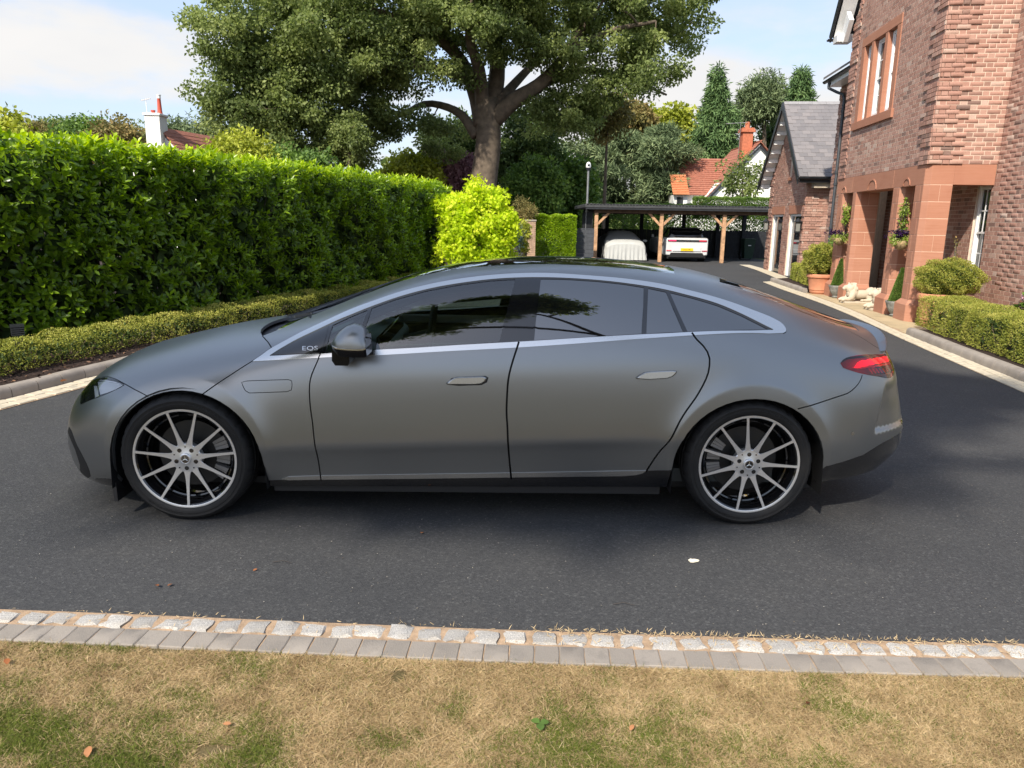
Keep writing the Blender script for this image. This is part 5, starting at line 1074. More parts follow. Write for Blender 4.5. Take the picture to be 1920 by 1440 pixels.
m = MB(); m.prism([nw(11.62, 2.35, -.16), nw(15.62, 6.62, -.16), nw(15.62, 6.45, -.16), nw(11.72, 2.28, -.16)], (0, .05, 0)); m.prism([nw(18.2, 4.15, -.16), nw(15.6, 6.62, -.16), nw(15.6, 6.45, -.16), nw(18.2, 3.98, -.16)], (0, .05, 0)); m.build('barge_board', M_BLACKP, nb)
n = 18
for k in range(n):
    f0, f1 = k/n, (k+1)/n+.012; m = MB(); z0, z1 = 3.45+(6.02-3.45)*f0, 3.45+(6.02-3.45)*f1; y0, y1 = .3+3.6*f0, .3+3.6*f1
    m.add([nw(11.1, z0, y0-.03), nw(15.2, z0, y0-.03), nw(15.2, z1, y1), nw(11.1, z1, y1), nw(11.1, z0+.05, y0-.05), nw(15.2, z0+.05, y0-.05)], [(4, 5, 2, 3), (0, 1, 5, 4)]); m.build('tile_course', M_TILE, nb)
m = MB(); m.box((11.15-13, .6, 0), (15.4-13, 5.5, 3.5)); m.build('rear_wall', M_REND, nb)
n = 12
for k in range(n):
    f0, f1 = k/n, (k+1)/n+.015; z0, z1 = 3.42+1.32*f0, 3.42+1.32*f1; y0, y1 = -.6+1.5*f0, -.6+1.5*f1; m = MB(); m.add([nw(10.12, z0, y0), nw(11.18, z0, y0), nw(11.18, z1, y1), nw(10.12, z1, y1), nw(10.12, z0+.04, y0-.03), nw(11.18, z0+.04, y0-.03)], [(4, 5, 2, 3), (0, 1, 5, 4)]); m.build('tile_course', M_TILO, nb)
m = MB(); m.box((10.2-13, -.3, 0), (11.12-13, 2, 3.42)); m.build('bay_wall', M_REND, nb); m = MB(); m.box((10.45-13, -.33, 2.45), (10.85-13, -.29, 3.3)); m.build('window', M_PANE, nb)
m = MB(); m.box((14.62-13, .5, 4.5), (15.28-13, 1.2, 7.45)); m.build('chimney_stack', M_RBR, nb); m = MB(); m.box((14.52-13, .4, 7.45), (15.38-13, 1.3, 7.62)); m.box((14.58-13, .46, 7.62), (15.32-13, 1.24, 7.72)); m.build('chimney_cap', M_RBR, nb); m = MB(); m.lathe([(.16, 7.7), (.14, 8.1)], 12, Matrix.Translation((1.95, .8, 0))); m.build('chimney_pot', M_RBR, nb)
m = MB(); m.tube([nw(14.45, 5, .6), nw(14.45, 8.0, .6)], .02, 5); m.tube([nw(13.5, 7.95, .6), nw(14.9, 8.05, .6)], .018, 5); m.build('aerial', M_GALV, nb)
# ================================================================== grey electric saloon
# ---- car body control net (metres; x rearwards from the front axle, y towards the near side, z up)
def ctab(pairs):
    xs=[p[0] for p in pairs]; ys=[p[1:] for p in pairs]
    ys=np.array(ys)
    return lambda x:np.array([np.interp(x,xs,ys[:,j]) for j in range(ys.shape[1])])
MID=[-.52,-.36,-.18,0.,.2,.4,.6,.8,1.0,1.25,1.5,1.8,2.1,2.4,2.7,3.0,3.2,3.4,3.6,3.8,3.95,4.08]
RW=[None]*11
RW[0]=ctab([(-.52,.80,.14),(-.3,.86,.16),(0,.875,.17),(.5,.885,.18),(2.8,.885,.19),(3.4,.87,.20),(3.8,.84,.24),(4.08,.74,.27)])
RW[1]=ctab([(-.52,.865,.24),(-.3,.912,.25),(0,.918,.27),(.5,.902,.30),(2.8,.907,.345),(3.4,.925,.32),(3.8,.893,.33),(4.08,.785,.345)])
RW[2]=ctab([(-.52,.885,.34),(-.3,.934,.35),(0,.945,.38),(.5,.935,.412),(2.8,.939,.492),(3.4,.948,.44),(3.8,.912,.43),(4.08,.805,.43)])
RW[3]=ctab([(-.52,.893,.44),(-.3,.942,.44),(0,.955,.44),(.5,.955,.445),(2.8,.960,.525),(3.4,.960,.52),(3.8,.918,.52),(4.08,.81,.53)])
RW[4]=ctab([(-.52,.888,.57),(-.3,.936,.60),(0,.952,.62),(.5,.95,.62),(1.5,.951,.65),(2.8,.955,.68),(3.3,.958,.70),(3.8,.915,.70),(4.08,.805,.66)])
RW[5]=ctab([(-.52,.862,.68),(-.3,.915,.74),(0,.93,.78),(.5,.938,.79),(1.5,.944,.83),(2.8,.945,.88),(3.3,.942,.90),(3.8,.89,.86),(4.08,.79,.80)])
RW[6]=ctab([(-.52,.80,.765),(-.3,.84,.83),(-.1,.845,.875),(.1,.84,.91),(.3,.865,.93),(.45,.90,.93),(.8,.922,.955),(1.5,.922,1.005),(2.3,.920,1.05),(2.85,.915,1.08),(3.15,.902,1.08),(3.45,.875,1.06),(3.8,.815,1.0),(4.08,.735,.92)])
RW[7]=ctab([(-.52,.62,.83),(-.3,.64,.895),(0,.655,.955),(.2,.70,.972),(.4,.79,.975),(.6,.835,1.025),(.8,.82,1.11),(1.05,.77,1.262),(1.35,.725,1.35),(1.65,.705,1.402),(1.96,.698,1.425),(2.26,.698,1.425),(2.57,.70,1.398),(2.88,.71,1.335),(3.2,.73,1.235),(3.45,.74,1.15),(3.7,.70,1.085),(3.95,.64,1.02),(4.08,.60,.995)])
RW[8]=ctab([(-.52,.42,.855),(-.3,.44,.92),(0,.45,.99),(.2,.48,1.01),(.4,.56,1.027),(.6,.60,1.075),(.8,.60,1.165),(1.05,.585,1.288),(1.35,.575,1.402),(1.65,.56,1.455),(1.96,.55,1.475),(2.26,.55,1.477),(2.57,.55,1.46),(2.88,.545,1.415),(3.2,.54,1.345),(3.5,.53,1.25),(3.8,.50,1.14),(4.08,.46,1.045)])
RW[9]=ctab([(-.52,.21,.87),(0,.23,1.01),(.2,.24,1.035),(.4,.28,1.052),(.6,.30,1.10),(.8,.30,1.193),(1.05,.29,1.317),(1.35,.28,1.427),(1.65,.27,1.478),(1.96,.27,1.497),(2.26,.27,1.499),(2.57,.27,1.486),(2.88,.27,1.447),(3.2,.26,1.383),(3.5,.26,1.285),(3.8,.25,1.172),(4.08,.23,1.08)])
RW[10]=ctab([(-.52,0,.875),(0,0,1.02),(.2,0,1.045),(.4,0,1.062),(.6,0,1.112),(.8,0,1.205),(1.05,0,1.327),(1.35,0,1.437),(1.65,0,1.485),(1.96,0,1.503),(2.26,0,1.506),(2.57,0,1.494),(2.88,0,1.457),(3.2,0,1.394),(3.5,0,1.295),(3.8,0,1.182),(4.08,0,1.088)])
NOSE=[ # four stations before MID, from the centre line outwards; (x,y,z) per row
 [(-.80,0,.15),(-.86,0,.20),(-.885,0,.29),(-.89,0,.40),(-.885,0,.51),(-.865,0,.61),(-.83,0,.685),(-.79,0,.735),(-.74,0,.775),(-.70,0,.80),(-.66,0,.825)],
 [(-.78,.34,.15),(-.84,.35,.20),(-.865,.36,.29),(-.87,.36,.40),(-.865,.36,.51),(-.845,.355,.61),(-.805,.34,.685),(-.765,.30,.735),(-.72,.22,.775),(-.685,.11,.80),(-.66,0,.825)],
 [(-.73,.60,.15),(-.79,.62,.20),(-.815,.635,.29),(-.82,.635,.40),(-.81,.63,.51),(-.785,.615,.60),(-.745,.57,.68),(-.705,.46,.745),(-.67,.31,.795),(-.64,.155,.823),(-.63,0,.835)],
 [(-.62,.75,.15),(-.675,.79,.215),(-.695,.81,.305),(-.70,.815,.41),(-.69,.81,.53),(-.67,.785,.63),(-.64,.725,.72),(-.615,.57,.79),(-.60,.38,.825),(-.585,.19,.845),(-.58,0,.853)],
]
TAIL=[
 [(4.12,.63,.28),(4.18,.67,.35),(4.205,.685,.43),(4.21,.69,.54),(4.20,.685,.65),(4.18,.67,.77),(4.16,.63,.87),(4.15,.52,.965),(4.16,.395,1.03),(4.17,.20,1.062),(4.17,0,1.072)],
 [(4.19,.45,.29),(4.27,.475,.355),(4.30,.49,.435),(4.305,.495,.545),(4.295,.49,.655),(4.27,.475,.77),(4.245,.44,.87),(4.23,.37,.955),(4.225,.29,1.015),(4.225,.15,1.048),(4.225,0,1.058)],
 [(4.22,.22,.295),(4.31,.235,.36),(4.345,.24,.44),(4.35,.245,.55),(4.335,.24,.66),(4.31,.235,.77),(4.285,.22,.865),(4.265,.18,.945),(4.255,.14,1.0),(4.25,.07,1.035),(4.25,0,1.045)],
 [(4.23,0,.30),(4.32,0,.36),(4.355,0,.44),(4.36,0,.55),(4.345,0,.66),(4.32,0,.77),(4.295,0,.865),(4.275,0,.94),(4.265,0,.99),(4.26,0,1.022),(4.257,0,1.032)],
]
NDX=[-.015,-.02,-.025,-.03,-.02,-.01,0,0,0,0,0]; NDZ=[-.03,-.02,-.01,0,0,0,0,0,0,0,0]
TDX=[.05,.05,.035,.025,.01,.005,.003,0,0,0,0]
def car_net():
    for w,s in zip((1,1,1,.7),NOSE):
        for k in range(11): s[k]=(s[k][0]+w*NDX[k],s[k][1],s[k][2]+w*NDZ[k])
    for w,s in zip((1,1,1,1),TAIL):
        for k in range(11): s[k]=(s[k][0]+w*TDX[k],s[k][1],s[k][2])
    st=[]
    for s in NOSE: st.append([tuple(p) for p in s])
    for x in MID:
        row=[]
        for k in range(11):
            y,z=RW[k](x); row.append((x,float(y),float(z)))
        st.append(row)
    for s in TAIL: st.append([tuple(p) for p in s])
    P=np.array(st)                       # (NU,11,3)
    for _ in range(2):                   # fair the middle stations along u
        Q=P.copy(); Q[3:-3,:,1:]=.25*P[2:-4,:,1:]+.5*P[3:-3,:,1:]+.25*P[4:-2,:,1:]; P=Q
    m=np.array([1,-1,1])
    P=np.concatenate([P[1:2]*m,P,P[-2:-1]*m],0)                     # mirror across the centre plane at nose and tail
    c=P[:,-2:-1]*m
    b=2*P[:,:1]-P[:,1:2]; b[...,2]=P[:,:1,2]-.02
    return np.concatenate([b,P,c],1)
NET=car_net(); NU=NET.shape[0]-2; NV=NET.shape[1]-2
def bs(t):
    return np.stack([(1-t)**3/6,(3*t**3-6*t**2+4)/6,(-3*t**3+3*t**2+3*t+1)/6,t**3/6],-1)
def dbs(t):
    return np.stack([-(1-t)**2/2,(9*t**2-12*t)/6,(-9*t**2+6*t+3)/6,t**2/2],-1)
def raw(u,v,du=0,dv=0):
    u=np.clip(np.asarray(u,float),0,NU-1-1e-9); v=np.clip(np.asarray(v,float),0,NV-1-1e-9)
    i=np.floor(u).astype(int); j=np.floor(v).astype(int)
    bu=(dbs if du else bs)(u-i); bv=(dbs if dv else bs)(v-j)
    out=0
    for a in range(4):
        for b in range(4):
            out=out+(bu[...,a]*bv[...,b])[...,None]*NET[i+a,j+b]
    return out
def sstep(a,b,x):
    t=np.clip((x-a)/(b-a),0,1); return t*t*(3-2*t)
def SV(u,v):
    p=raw(u,v).copy()
    for hx,amp in ((0.,.016),(3.21,.020)):
        r=np.hypot(p[...,0]-hx,p[...,2]-.372)
        w=np.where(r<.47,1.,np.exp(-((np.maximum(r,.47)-.47)/.062)**1.35)); side=sstep(.6,.85,p[...,1])
        p[...,1]+=amp*w*side*sstep(.15,.3,p[...,2])
    x,y,z=p[...,0],p[...,1],p[...,2]; w=sstep(0,.028,x-(3.955+(z-.56)*.24))*sstep(.535,.57,z)*(1-sstep(.70,.85,z))*sstep(.42,.55,y)   # recessed air outlet in the rear bumper
    p[...,0]-=.010*w; p[...,1]-=.016*w
    return p
def SN(u,v,e=.02):
    a=SV(np.clip(u+e,0,NU-1.0001),v)-SV(np.clip(u-e,0,NU-1.0001),v); b=SV(u,np.clip(v+e,0,NV-1.0001))-SV(u,np.clip(v-e,0,NV-1.0001))
    n=np.cross(b,a); n/= np.linalg.norm(n,axis=-1,keepdims=True)+1e-12
    return n
CAR_A = .0204
_ca = np.array([math.cos(CAR_A), math.sin(CAR_A)]); _cn = np.array([-_ca[1], _ca[0]]); CP = np.array([-1.8407, 4.02])+.94*_cn
car = empty('electric_saloon', (CP[0], CP[1], 0), CAR_A, 'matt dark grey electric saloon parked side on across the driveway', 'car')
CW = Matrix.Translation((CP[0], CP[1], 0)) @ Matrix.Rotation(CAR_A, 4, 'Z'); CWI = CW.inverted()
KU, KV = .2, .16
def C3(u, v, off=0.):
    """surface point in the car frame (near side has y<0); off along the normal"""
    p = SV(u, v); 
    if np.any(off != 0): p = p+SN(u, v)*(np.asarray(off)[..., None] if np.ndim(off) else off)
    return p*np.array([1, -1, 1])
def N3(u, v): return SN(u, v)*np.array([1, -1, 1])
_gu = np.linspace(0, NU-1, 420); _gv = np.linspace(0, NV-1, 200); _GU, _GV = np.meshgrid(_gu, _gv, indexing='ij'); _GP = C3(_GU, _GV)
_bv = [tuple(p) for p in _GP.reshape(-1, 3)]; _bf = [(i*200+j, (i+1)*200+j, (i+1)*200+j+1, i*200+j+1) for i in range(419) for j in range(199)]
BV = BVHTree.FromPolygons(_bv, _bf)
def _uv(hit, idx):
    i, j = divmod(idx, 199); a, b, c, d = (Vector(_bv[q]) for q in _bf[idx]); e1 = b-a; e2 = d-a; w = Vector(hit)-a
    g11, g12, g22 = e1.dot(e1), e1.dot(e2), e2.dot(e2); det = g11*g22-g12*g12
    if det < 1e-14: s = t = .5
    else: s = (w.dot(e1)*g22-w.dot(e2)*g12)/det; t = (w.dot(e2)*g11-w.dot(e1)*g12)/det
    return (_gu[i]+np.clip(s, 0, 1)*(_gu[1]-_gu[0]), _gv[j]+np.clip(t, 0, 1)*(_gv[1]-_gv[0]))
_O = CWI @ Vector((0, 0, CAMH))
def px(x, y):
    """measured image point -> (u, v) on the real body surface"""
    d = CF+CR*(x-960)/FPX+CU*(720-y)/FPX; D = (CWI.to_3x3() @ Vector(d)).normalized()
    h, n, i, dist = BV.ray_cast(_O, D)
    if h is None:
        best = None
        for t in np.linspace(3, 8, 160):
            q = _O+D*float(t); l = BV.find_nearest(q)
            if best is None or l[3] < best[3]: best = l
        h, n, i, dist = best
    return _uv(h, i)
def side(x, z):
    h, n, i, d = BV.ray_cast(Vector((x, -3, z)), Vector((0, 1, 0)))
    if h is None: h, n, i, d = BV.find_nearest(Vector((x, -.95, z)))
    return _uv(h, i)
def top(x, y):
    h, n, i, d = BV.ray_cast(Vector((x, -y, 3)), Vector((0, 0, -1)))
    if h is None: h, n, i, d = BV.find_nearest(Vector((x, -y, 1.0)))
    return _uv(h, i)
def uvs(pts, sm=True, n=None):
    """list of (px,py) | ('s',x,z) | ('t',x,y) | ('uv',u,v) -> smooth polyline in (u,v)"""
    out = []
    for p in pts:
        if p[0] == 's': out.append(side(*p[1:]))
        elif p[0] == 't': out.append(top(*p[1:]))
        elif p[0] == 'uv': out.append(p[1:])
        else: out.append(px(*p))
    out = np.array(out, float)
    if sm and len(out) > 2:
        L = length(out*np.array([KU, KV])); out = spline(out*np.array([KU, KV]), max(len(out)*2, int(L/.03)))/np.array([KU, KV])
    return out
def dense(P, step=.03):
    Q = []
    for a, b in zip(P[:-1], P[1:]):
        n = max(1, int(np.linalg.norm((b-a)*np.array([KU, KV]))/step)); Q += [a+(b-a)*i/n for i in range(n)]
    Q.append(P[-1]); return np.array(Q)
def join(*segs): return np.vstack(segs)

# ---- lines and outlines measured on the car
HB = uvs([(176, 708), (193, 706.5), (213, 709.5), (234, 720), (252, 730), (275, 742)])       # bonnet edge over the headlamp to the arch
FB = uvs([(380, 739), (411, 717), (440, 698), (473, 677), (495, 662.5), (509, 651.5)])        # rear edge of the clamshell bonnet
FC = uvs([(509, 651.5), (503, 642), (492, 630)], False)
HE_ = uvs([(489.5, 625), (490.5, 618), (500, 609), (520, 600), (553, 589), (585, 584.5), ('t', .33, .0)])   # bonnet rear edge along the cowl
DF = uvs([(603, 659), (594, 680), (583, 707), (580, 730), (582, 765), (586.7, 800), (594, 850), (602, 899)])
DB = uvs([(973, 641), (962, 675), (953.3, 710), (950, 757), (950, 780), (951.7, 807), (954, 850), (958.5, 897)])
DR = uvs([(1296.7, 624), (1306, 636), (1320, 650), (1328, 663), (1330.7, 677), (1326.7, 703), (1310, 737), (1273, 793), (1240, 843), (1211.7, 884)])
RB = uvs([(1616.7, 703), (1613, 714), (1606.7, 723), (1592, 736), (1573, 743), (1540, 754), (1502, 765)])
CH_UP = uvs([(475, 677), (492, 665), (510, 653), (545, 634), (570, 621), (601, 606.5), (650, 584), (700, 565), (750, 548), (800, 535), (865, 523), (933, 515.5), (1013, 512.5), (1100, 517), (1170, 523), (1240, 533), (1290, 544.5), (1340, 557.5), (1390, 574), (1440, 593), (1462, 604)])
CH_TIP = uvs([(1468, 609), (1472.5, 616), (1473, 622), (1468, 625)])
CH_LO = uvs([(1440, 626), (1300, 629), (1140, 640), (972, 651.7), (800, 661), (700, 666.5), (600, 671), (520, 675.5), (475, 678)])
CI_UP = uvs([(506, 667), (530, 652), (565, 633), (620, 607), (660, 590), (700, 574), (750, 556.5), (800, 543), (865, 531), (933, 523), (1013, 520.5), (1100, 524), (1170, 531), (1240, 542), (1290, 554), (1340, 568), (1375, 582), (1407, 597), (1449, 618)])
CI_LO = uvs([(1449, 619.5), (1400, 620.5), (1283, 623.5), (1210, 627), (1100, 633), (971.7, 641), (800, 651), (700, 656.5), (620, 662.5), (560, 665), (507, 668)])
def closed(*segs): return np.vstack(segs)
CHROME = closed(CH_UP, CH_TIP, CH_LO); DLO = closed(CI_UP, CI_LO)
def quad(*p): return dense(np.array([px(*q) for q in p]+[px(*p[0])]))[:-1]
def interp_line(up, lo, x_up, x_lo): pass
def pane(pts): return uvs(pts+[pts[0]], False)[:-1]
G_TRI = pane([(510, 665.5), (540, 649), (575, 630.5), (616, 611.5), (612, 630), (606, 650), (603.5, 661)])
G_QL = pane([(624, 609.5), (655, 595), (689, 581), (684, 596), (675, 622), (662, 655.5), (640, 658), (611, 660.5), (617, 632)])
G_FR = pane([(697, 578), (740, 562), (800, 545.5), (865, 533.5), (920, 526.5), (966, 523.8), (958, 555), (946, 600), (936, 640.5), (860, 646.5), (780, 651.5), (700, 655.5), (669, 657), (682, 622), (692, 594)])
G_RE = pane([(1014, 523), (1060, 523.8), (1120, 527.5), (1170, 533), (1207, 539), (1206, 580), (1203, 625.5), (1130, 630), (1060, 634.5), (1001.5, 638), (1005, 600), (1010, 560)])
G_RQ = pane([(1215.5, 540.5), (1249, 547.5), (1262, 578), (1281, 622), (1245, 623.5), (1212, 625.5), (1213.5, 585)])
G_RR = pane([(1256, 548.5), (1300, 559.5), (1345, 573), (1390, 592), (1420, 607), (1440, 617.5), (1380, 618.5), (1289, 621.5), (1272, 585)])
HEAD = uvs([(176, 709.5), (193, 708.3), (213, 711.5), (225, 716), (234, 721), (222, 728.5), (195.6, 741), (176, 748), (164.4, 752.5), (155, 757), (150.5, 757), (152, 745), (158, 729), (168, 714), (176, 709.5)])
TAILL = uvs([(1575.6, 681), (1579, 675.6), (1593, 669), (1629, 664.6), (1660, 661.5), ('s', 4.17, .985)])
TAIL_LO = uvs([('s', 4.20, .875), (1670, 708), (1646.7, 706), (1615.6, 700.4), (1586.7, 692), (1577.8, 686.7), (1575.6, 681)])
FLAP = uvs([(453, 717), (460, 714.6), (480, 713.6), (540, 711.8), (546, 713), (547.7, 718), (547, 729), (544, 733), (535, 734.5), (480, 736.5), (466, 736.5), (459, 731), (453, 717)])
def arch(cx, r, rx, zc=.36, zb=.05):
    P = [('s', cx-rx*1.035, zb+.10), ('s', cx-rx*1.03, .25)]
    for k in range(25): a = math.pi-math.pi*k/24; P.append(('s', cx+rx*math.cos(a), zc+r*math.sin(a)))
    P += [('s', cx+rx*1.03, .25), ('s', cx+rx*1.035, zb+.10)]
    Q = uvs(P, False); Q = Q[(Q[:, 1] > .02)]; a = Q[0].copy(); b = Q[-1].copy(); a[1] = 0; b[1] = 0; return dense(np.vstack([a, Q, b]), .02)
ARF = arch(.012, .410, .428); ARR = arch(3.205, .408, .436)
SK_TOP = uvs([('s', .36, .245), (495, 901), (528, 899.5), (600, 899.3), (780, 897.5), (958, 895), (1167, 892.7), (1193, 890), (1212, 882.7), (1258, 881.5), ('s', 2.86, .33)], False)
SKIRT = dense(np.vstack([SK_TOP, [[SK_TOP[-1][0], 0]], [[SK_TOP[0][0], 0]]]))
STRIP = uvs([(528, 898.3), (540, 893.6), (602, 891.5), (780, 889), (958, 886.2), (1100, 884), (1211.7, 882), (1205, 887), (1193, 890.3), (1167, 892.5), (958, 894.8), (780, 897.3), (600, 899), (540, 900)], False)
DIFF = np.vstack([uvs([('s', 3.6, .30), (1549, 874), (1580, 866), (1618, 853), (1655, 830), (1694, 801), ('s', 4.22, .56)], False), [[NU-1, side(4.2, .50)[1]]], [[NU-1, 0]], [[side(3.6, .3)[0], 0]]])
VENT_F = uvs([(129.5, 800), (134, 807), (141, 826), (150, 845), (161, 866), (168, 883), (170, 893), (165, 897), (157, 895), (153, 889), (150, 871), (141, 843), (131, 820), (127.5, 810)], False)
LIPF = np.vstack([uvs([(240, 905), (205, 897), (182, 896), (170, 901), (150, 899)], False), [[0, 1.1]], [[0, 0]], [[px(240, 905)[0]+.8, 0]]])
GRILLE = np.vstack([[[0, side(-.7, .70)[1]]], uvs([('s', -.80, .66), ('s', -.72, .55), ('s', -.80, .36)], False), [[0, side(-.7, .36)[1]]]]) if False else None
PIL = uvs([(492, 630), (515, 621), (537, 612), (570, 596.5), (607, 582.8), (630, 573), (653, 563.3), (687, 550.5), (720, 538), (753, 527), (787, 518), (803.6, 514)])
HDR1 = uvs([(803.6, 514), (803, 509), ('t', 1.285, .30), ('t', 1.27, .0)], False)
COWL = uvs([(513, 622), (540, 604), (575, 592), ('t', .62, .45), ('t', .56, .0)], False)
RG_E = uvs([(803.6, 514), (844, 506.5), (900.6, 500), (957, 496.6), (1013, 495.2), (1069, 496.5), (1125.6, 499.6), (1182, 504.2), (1238, 509.8), (1266, 513)])
RG_B = uvs([(1266, 513), (1263, 505), (1254, 499.5), ('t', 2.80, .25), ('t', 2.81, 0.)], False)
TG_L = uvs([(1350.5, 529), (1350, 523), (1345, 516.5), ('t', 3.17, .22), ('t', 3.18, 0.)], False)
TG_S = uvs([(1350.5, 529), (1405, 544), (1450, 561), (1479.6, 573.5), (1530, 594), (1573, 611.5), (1610, 630), (1642, 650), (1660, 660.5)])
RGL_F = uvs([(1362, 534.5), ('t', 3.26, .42), ('t', 3.29, .22), ('t', 3.30, 0.)], False)
RGL_S = uvs([(1362, 534.5), (1405, 546.5), (1450, 563.5), (1479.6, 576), (1530, 596), (1560, 608)])
RGL_B = uvs([(1560, 608), ('t', 4.02, .4), ('t', 4.06, .2), ('t', 4.06, 0.)], False)

def ribbon(P, w=.0023, close=False):
    Q = P*np.array([KU, KV])
    if close: Q = np.vstack([Q[-2:-1], Q, Q[1:2]])
    d = np.gradient(Q, axis=0); d /= np.linalg.norm(d, axis=1, keepdims=True)+1e-12; n = np.stack([-d[:, 1], d[:, 0]], 1)
    if close: Q, n = Q[1:-1], n[1:-1]
    return (Q+n*w)/np.array([KU, KV]), (Q-n*w)/np.array([KU, KV])
def ext(P, a=.04, b=.04):
    d0 = P[0]-P[1]; d1 = P[-1]-P[-2]; d0 = d0/np.linalg.norm(d0*[KU, KV]); d1 = d1/np.linalg.norm(d1*[KU, KV]); return np.vstack([[P[0]+d0*a], P, [P[-1]+d1*b]])
RIBS = [ext(HB, 0, .012), ext(FB, .012, 0), FC, HE_, ext(DF, .0, .01), ext(DB, .0, .01), ext(DR, .0, .006), ext(RB, .0, .02), TG_L, TG_S]
RIBS.append(join(CH_UP+0, CH_TIP))
VM = NV-1-1e-6; UM = NU-1-1e-6
C0 = np.array([[0, VM]]); 
def cl(u): return np.array([[u, VM]])
# ---- regions, first hit wins: (name, polygon)
REG = []
def reg(name, poly): REG.append((name, np.asarray(poly)))
reg('void', ARF); reg('void', ARR)
for r in RIBS:
    if r is RIBS[-1]:
        a, b = ribbon(r, .0036); reg('_late', np.vstack([a, b[::-1]])); LATE = REG.pop(); continue
    a, b = ribbon(r, .0036 if r is RIBS[4] or r is RIBS[5] or r is RIBS[6] or r is RIBS[1] else .0030); reg('void', np.vstack([a, b[::-1]]))
fa, fb = ribbon(FLAP, .0019, True)
_ar = lambda P: abs(.5*np.sum(P[:, 0]*np.roll(P[:, 1], -1)-P[:, 1]*np.roll(P[:, 0], -1)))
if _ar(fa) < _ar(fb): fa, fb = fb, fa
reg('charge_flap', fb[:-1]); reg('void', fa[:-1])
for nm, g in (('quarter_panel_glass', G_TRI), ('quarter_light', G_QL), ('front_window', G_FR), ('rear_window', G_RE), ('rear_quarter_light', G_RQ), ('rear_side_glass', G_RR), ('pillar_trim', DLO), ('window_surround', CHROME)): reg(nm, g)
reg('void', LATE[1]); reg('headlight', HEAD); reg('tail_light', closed(TAILL, TAIL_LO))
reg('sill_strip', STRIP); reg('side_skirt', SKIRT); reg('rear_diffuser', DIFF); reg('front_intake', VENT_F); reg('front_lip', LIPF)
reg('cowl', closed(HE_, cl(HE_[-1][0]), cl(COWL[-1][0]), COWL[::-1], PIL[:3][::-1]))
reg('windscreen', closed(PIL, HDR1, cl(HDR1[-1][0]), cl(COWL[-1][0]), COWL[::-1]))
reg('roof_glass', closed(RG_E, RG_B, cl(RG_B[-1][0]), cl(HDR1[-1][0]), HDR1[::-1]))
reg('rear_screen', closed(RGL_S, RGL_B, cl(RGL_B[-1][0]), cl(RGL_F[-1][0]), RGL_F[::-1]))
_hn = np.array([[0, HB[0][1]+.25]])
reg('bonnet', closed(HB, uvs([('s', .04, .72)], False), FB, FC, HE_, cl(HE_[-1][0]), C0, np.array([[0, 6.7], [1.6, 6.45]])))
reg('front_bumper', closed(HB[::1], uvs([('s', -.1, .6), ('s', -.1, .3)], False), np.array([[side(-.2, .25)[0], 0], [0, 0], [0, 6.7], [1.6, 6.45]])))
_b = lambda l: np.array([[l[-1][0], 0.]])
reg('front_door', closed(DF, _b(DF), _b(DB), DB[::-1])); reg('rear_door', closed(DB, _b(DB), _b(DR), DR[::-1]))
reg('tailgate', closed(TG_S, np.array([[NU-1, px(1660, 660)[1]-.2]]), np.array([[NU-1, VM]]), cl(TG_L[-1][0]), TG_L[::-1]))
reg('rear_bumper', closed(RB[::1], uvs([('s', 3.5, .6), ('s', 3.5, .3)], False), np.array([[side(3.5, .3)[0], 0], [NU-1, 0]]), np.array([[NU-1, side(4.2, .88)[1]-.02]]), TAIL_LO[:2]))
def car_cdt():
    gu = np.arange(0, NU-1+1e-9, .125); gv = np.arange(0, NV-1+1e-9, .16); pts = []; edges = []
    for i, u in enumerate(gu):
        for j, v in enumerate(gv):
            vv = v+(.08 if (i % 2 and 0 < j < len(gv)-1) else 0); pts.append((u*KU, min(vv, NV-1)*KV))
    n0 = len(pts)
    R0 = [(0, 0), (NU-1, 0), (NU-1, NV-1), (0, NV-1)]
    def add(poly, close=True):
        k = len(pts)
        for u, v in poly: pts.append((float(np.clip(u, 0, NU-1))*KU, float(np.clip(v, 0, NV-1))*KV))
        m = len(poly)
        for i in range(m-1+(1 if close else 0)): edges.append((k+i, k+(i+1) % m))
    add(R0)
    for nm, p in REG: add(p)
    for e_ in (-.004, .007, .014, .022, .034): add(np.array([side(3.955+(z-.56)*.24+e_, z) for z in np.linspace(.54, .84, 16)]), False)
    for hx in (.0, 3.21):
        for rr in (.455, .47, .48, .49, .505, .525, .55):
            add(np.array([side(hx+rr*math.cos(a), .372+rr*math.sin(a)) for a in np.linspace(math.radians(-8), math.radians(188), 70)]), False)
    vo, eo, fo, *_ = geometry.delaunay_2d_cdt([Vector(p) for p in pts], edges, [], 0, 1e-5)
    V = np.array([(p.x/KU, p.y/KV) for p in vo]); F = np.array([f for f in fo if len(f) == 3]); return V, F
def inpoly(P, Q):
    x, y = P[:, 0], P[:, 1]; c = np.zeros(len(P), bool); n = len(Q)
    for i in range(n):
        x0, y0 = Q[i]; x1, y1 = Q[(i+1) % n]
        if y0 == y1: continue
        m = ((y0 > y) != (y1 > y)) & (x < (x1-x0)*(y-y0)/(y1-y0)+x0); c ^= m
    return c
CV, CFc = car_cdt()
cen = CV[CFc].mean(1); own = np.full(len(CFc), -1); names = []
for k, (nm, poly) in enumerate(REG):
    m = (own < 0) & inpoly(cen, poly); own[m] = k
LAB = np.array(['body_side']+[nm for nm, _ in REG])[own+1]
# drop slivers
e1 = CV[CFc[:, 1]]-CV[CFc[:, 0]]; e2 = CV[CFc[:, 2]]-CV[CFc[:, 0]]; ar = e1[:, 0]*e2[:, 1]-e1[:, 1]*e2[:, 0]
CFc[ar < 0] = CFc[ar < 0][:, ::-1]; LAB[np.abs(ar) < 1e-9] = 'void'

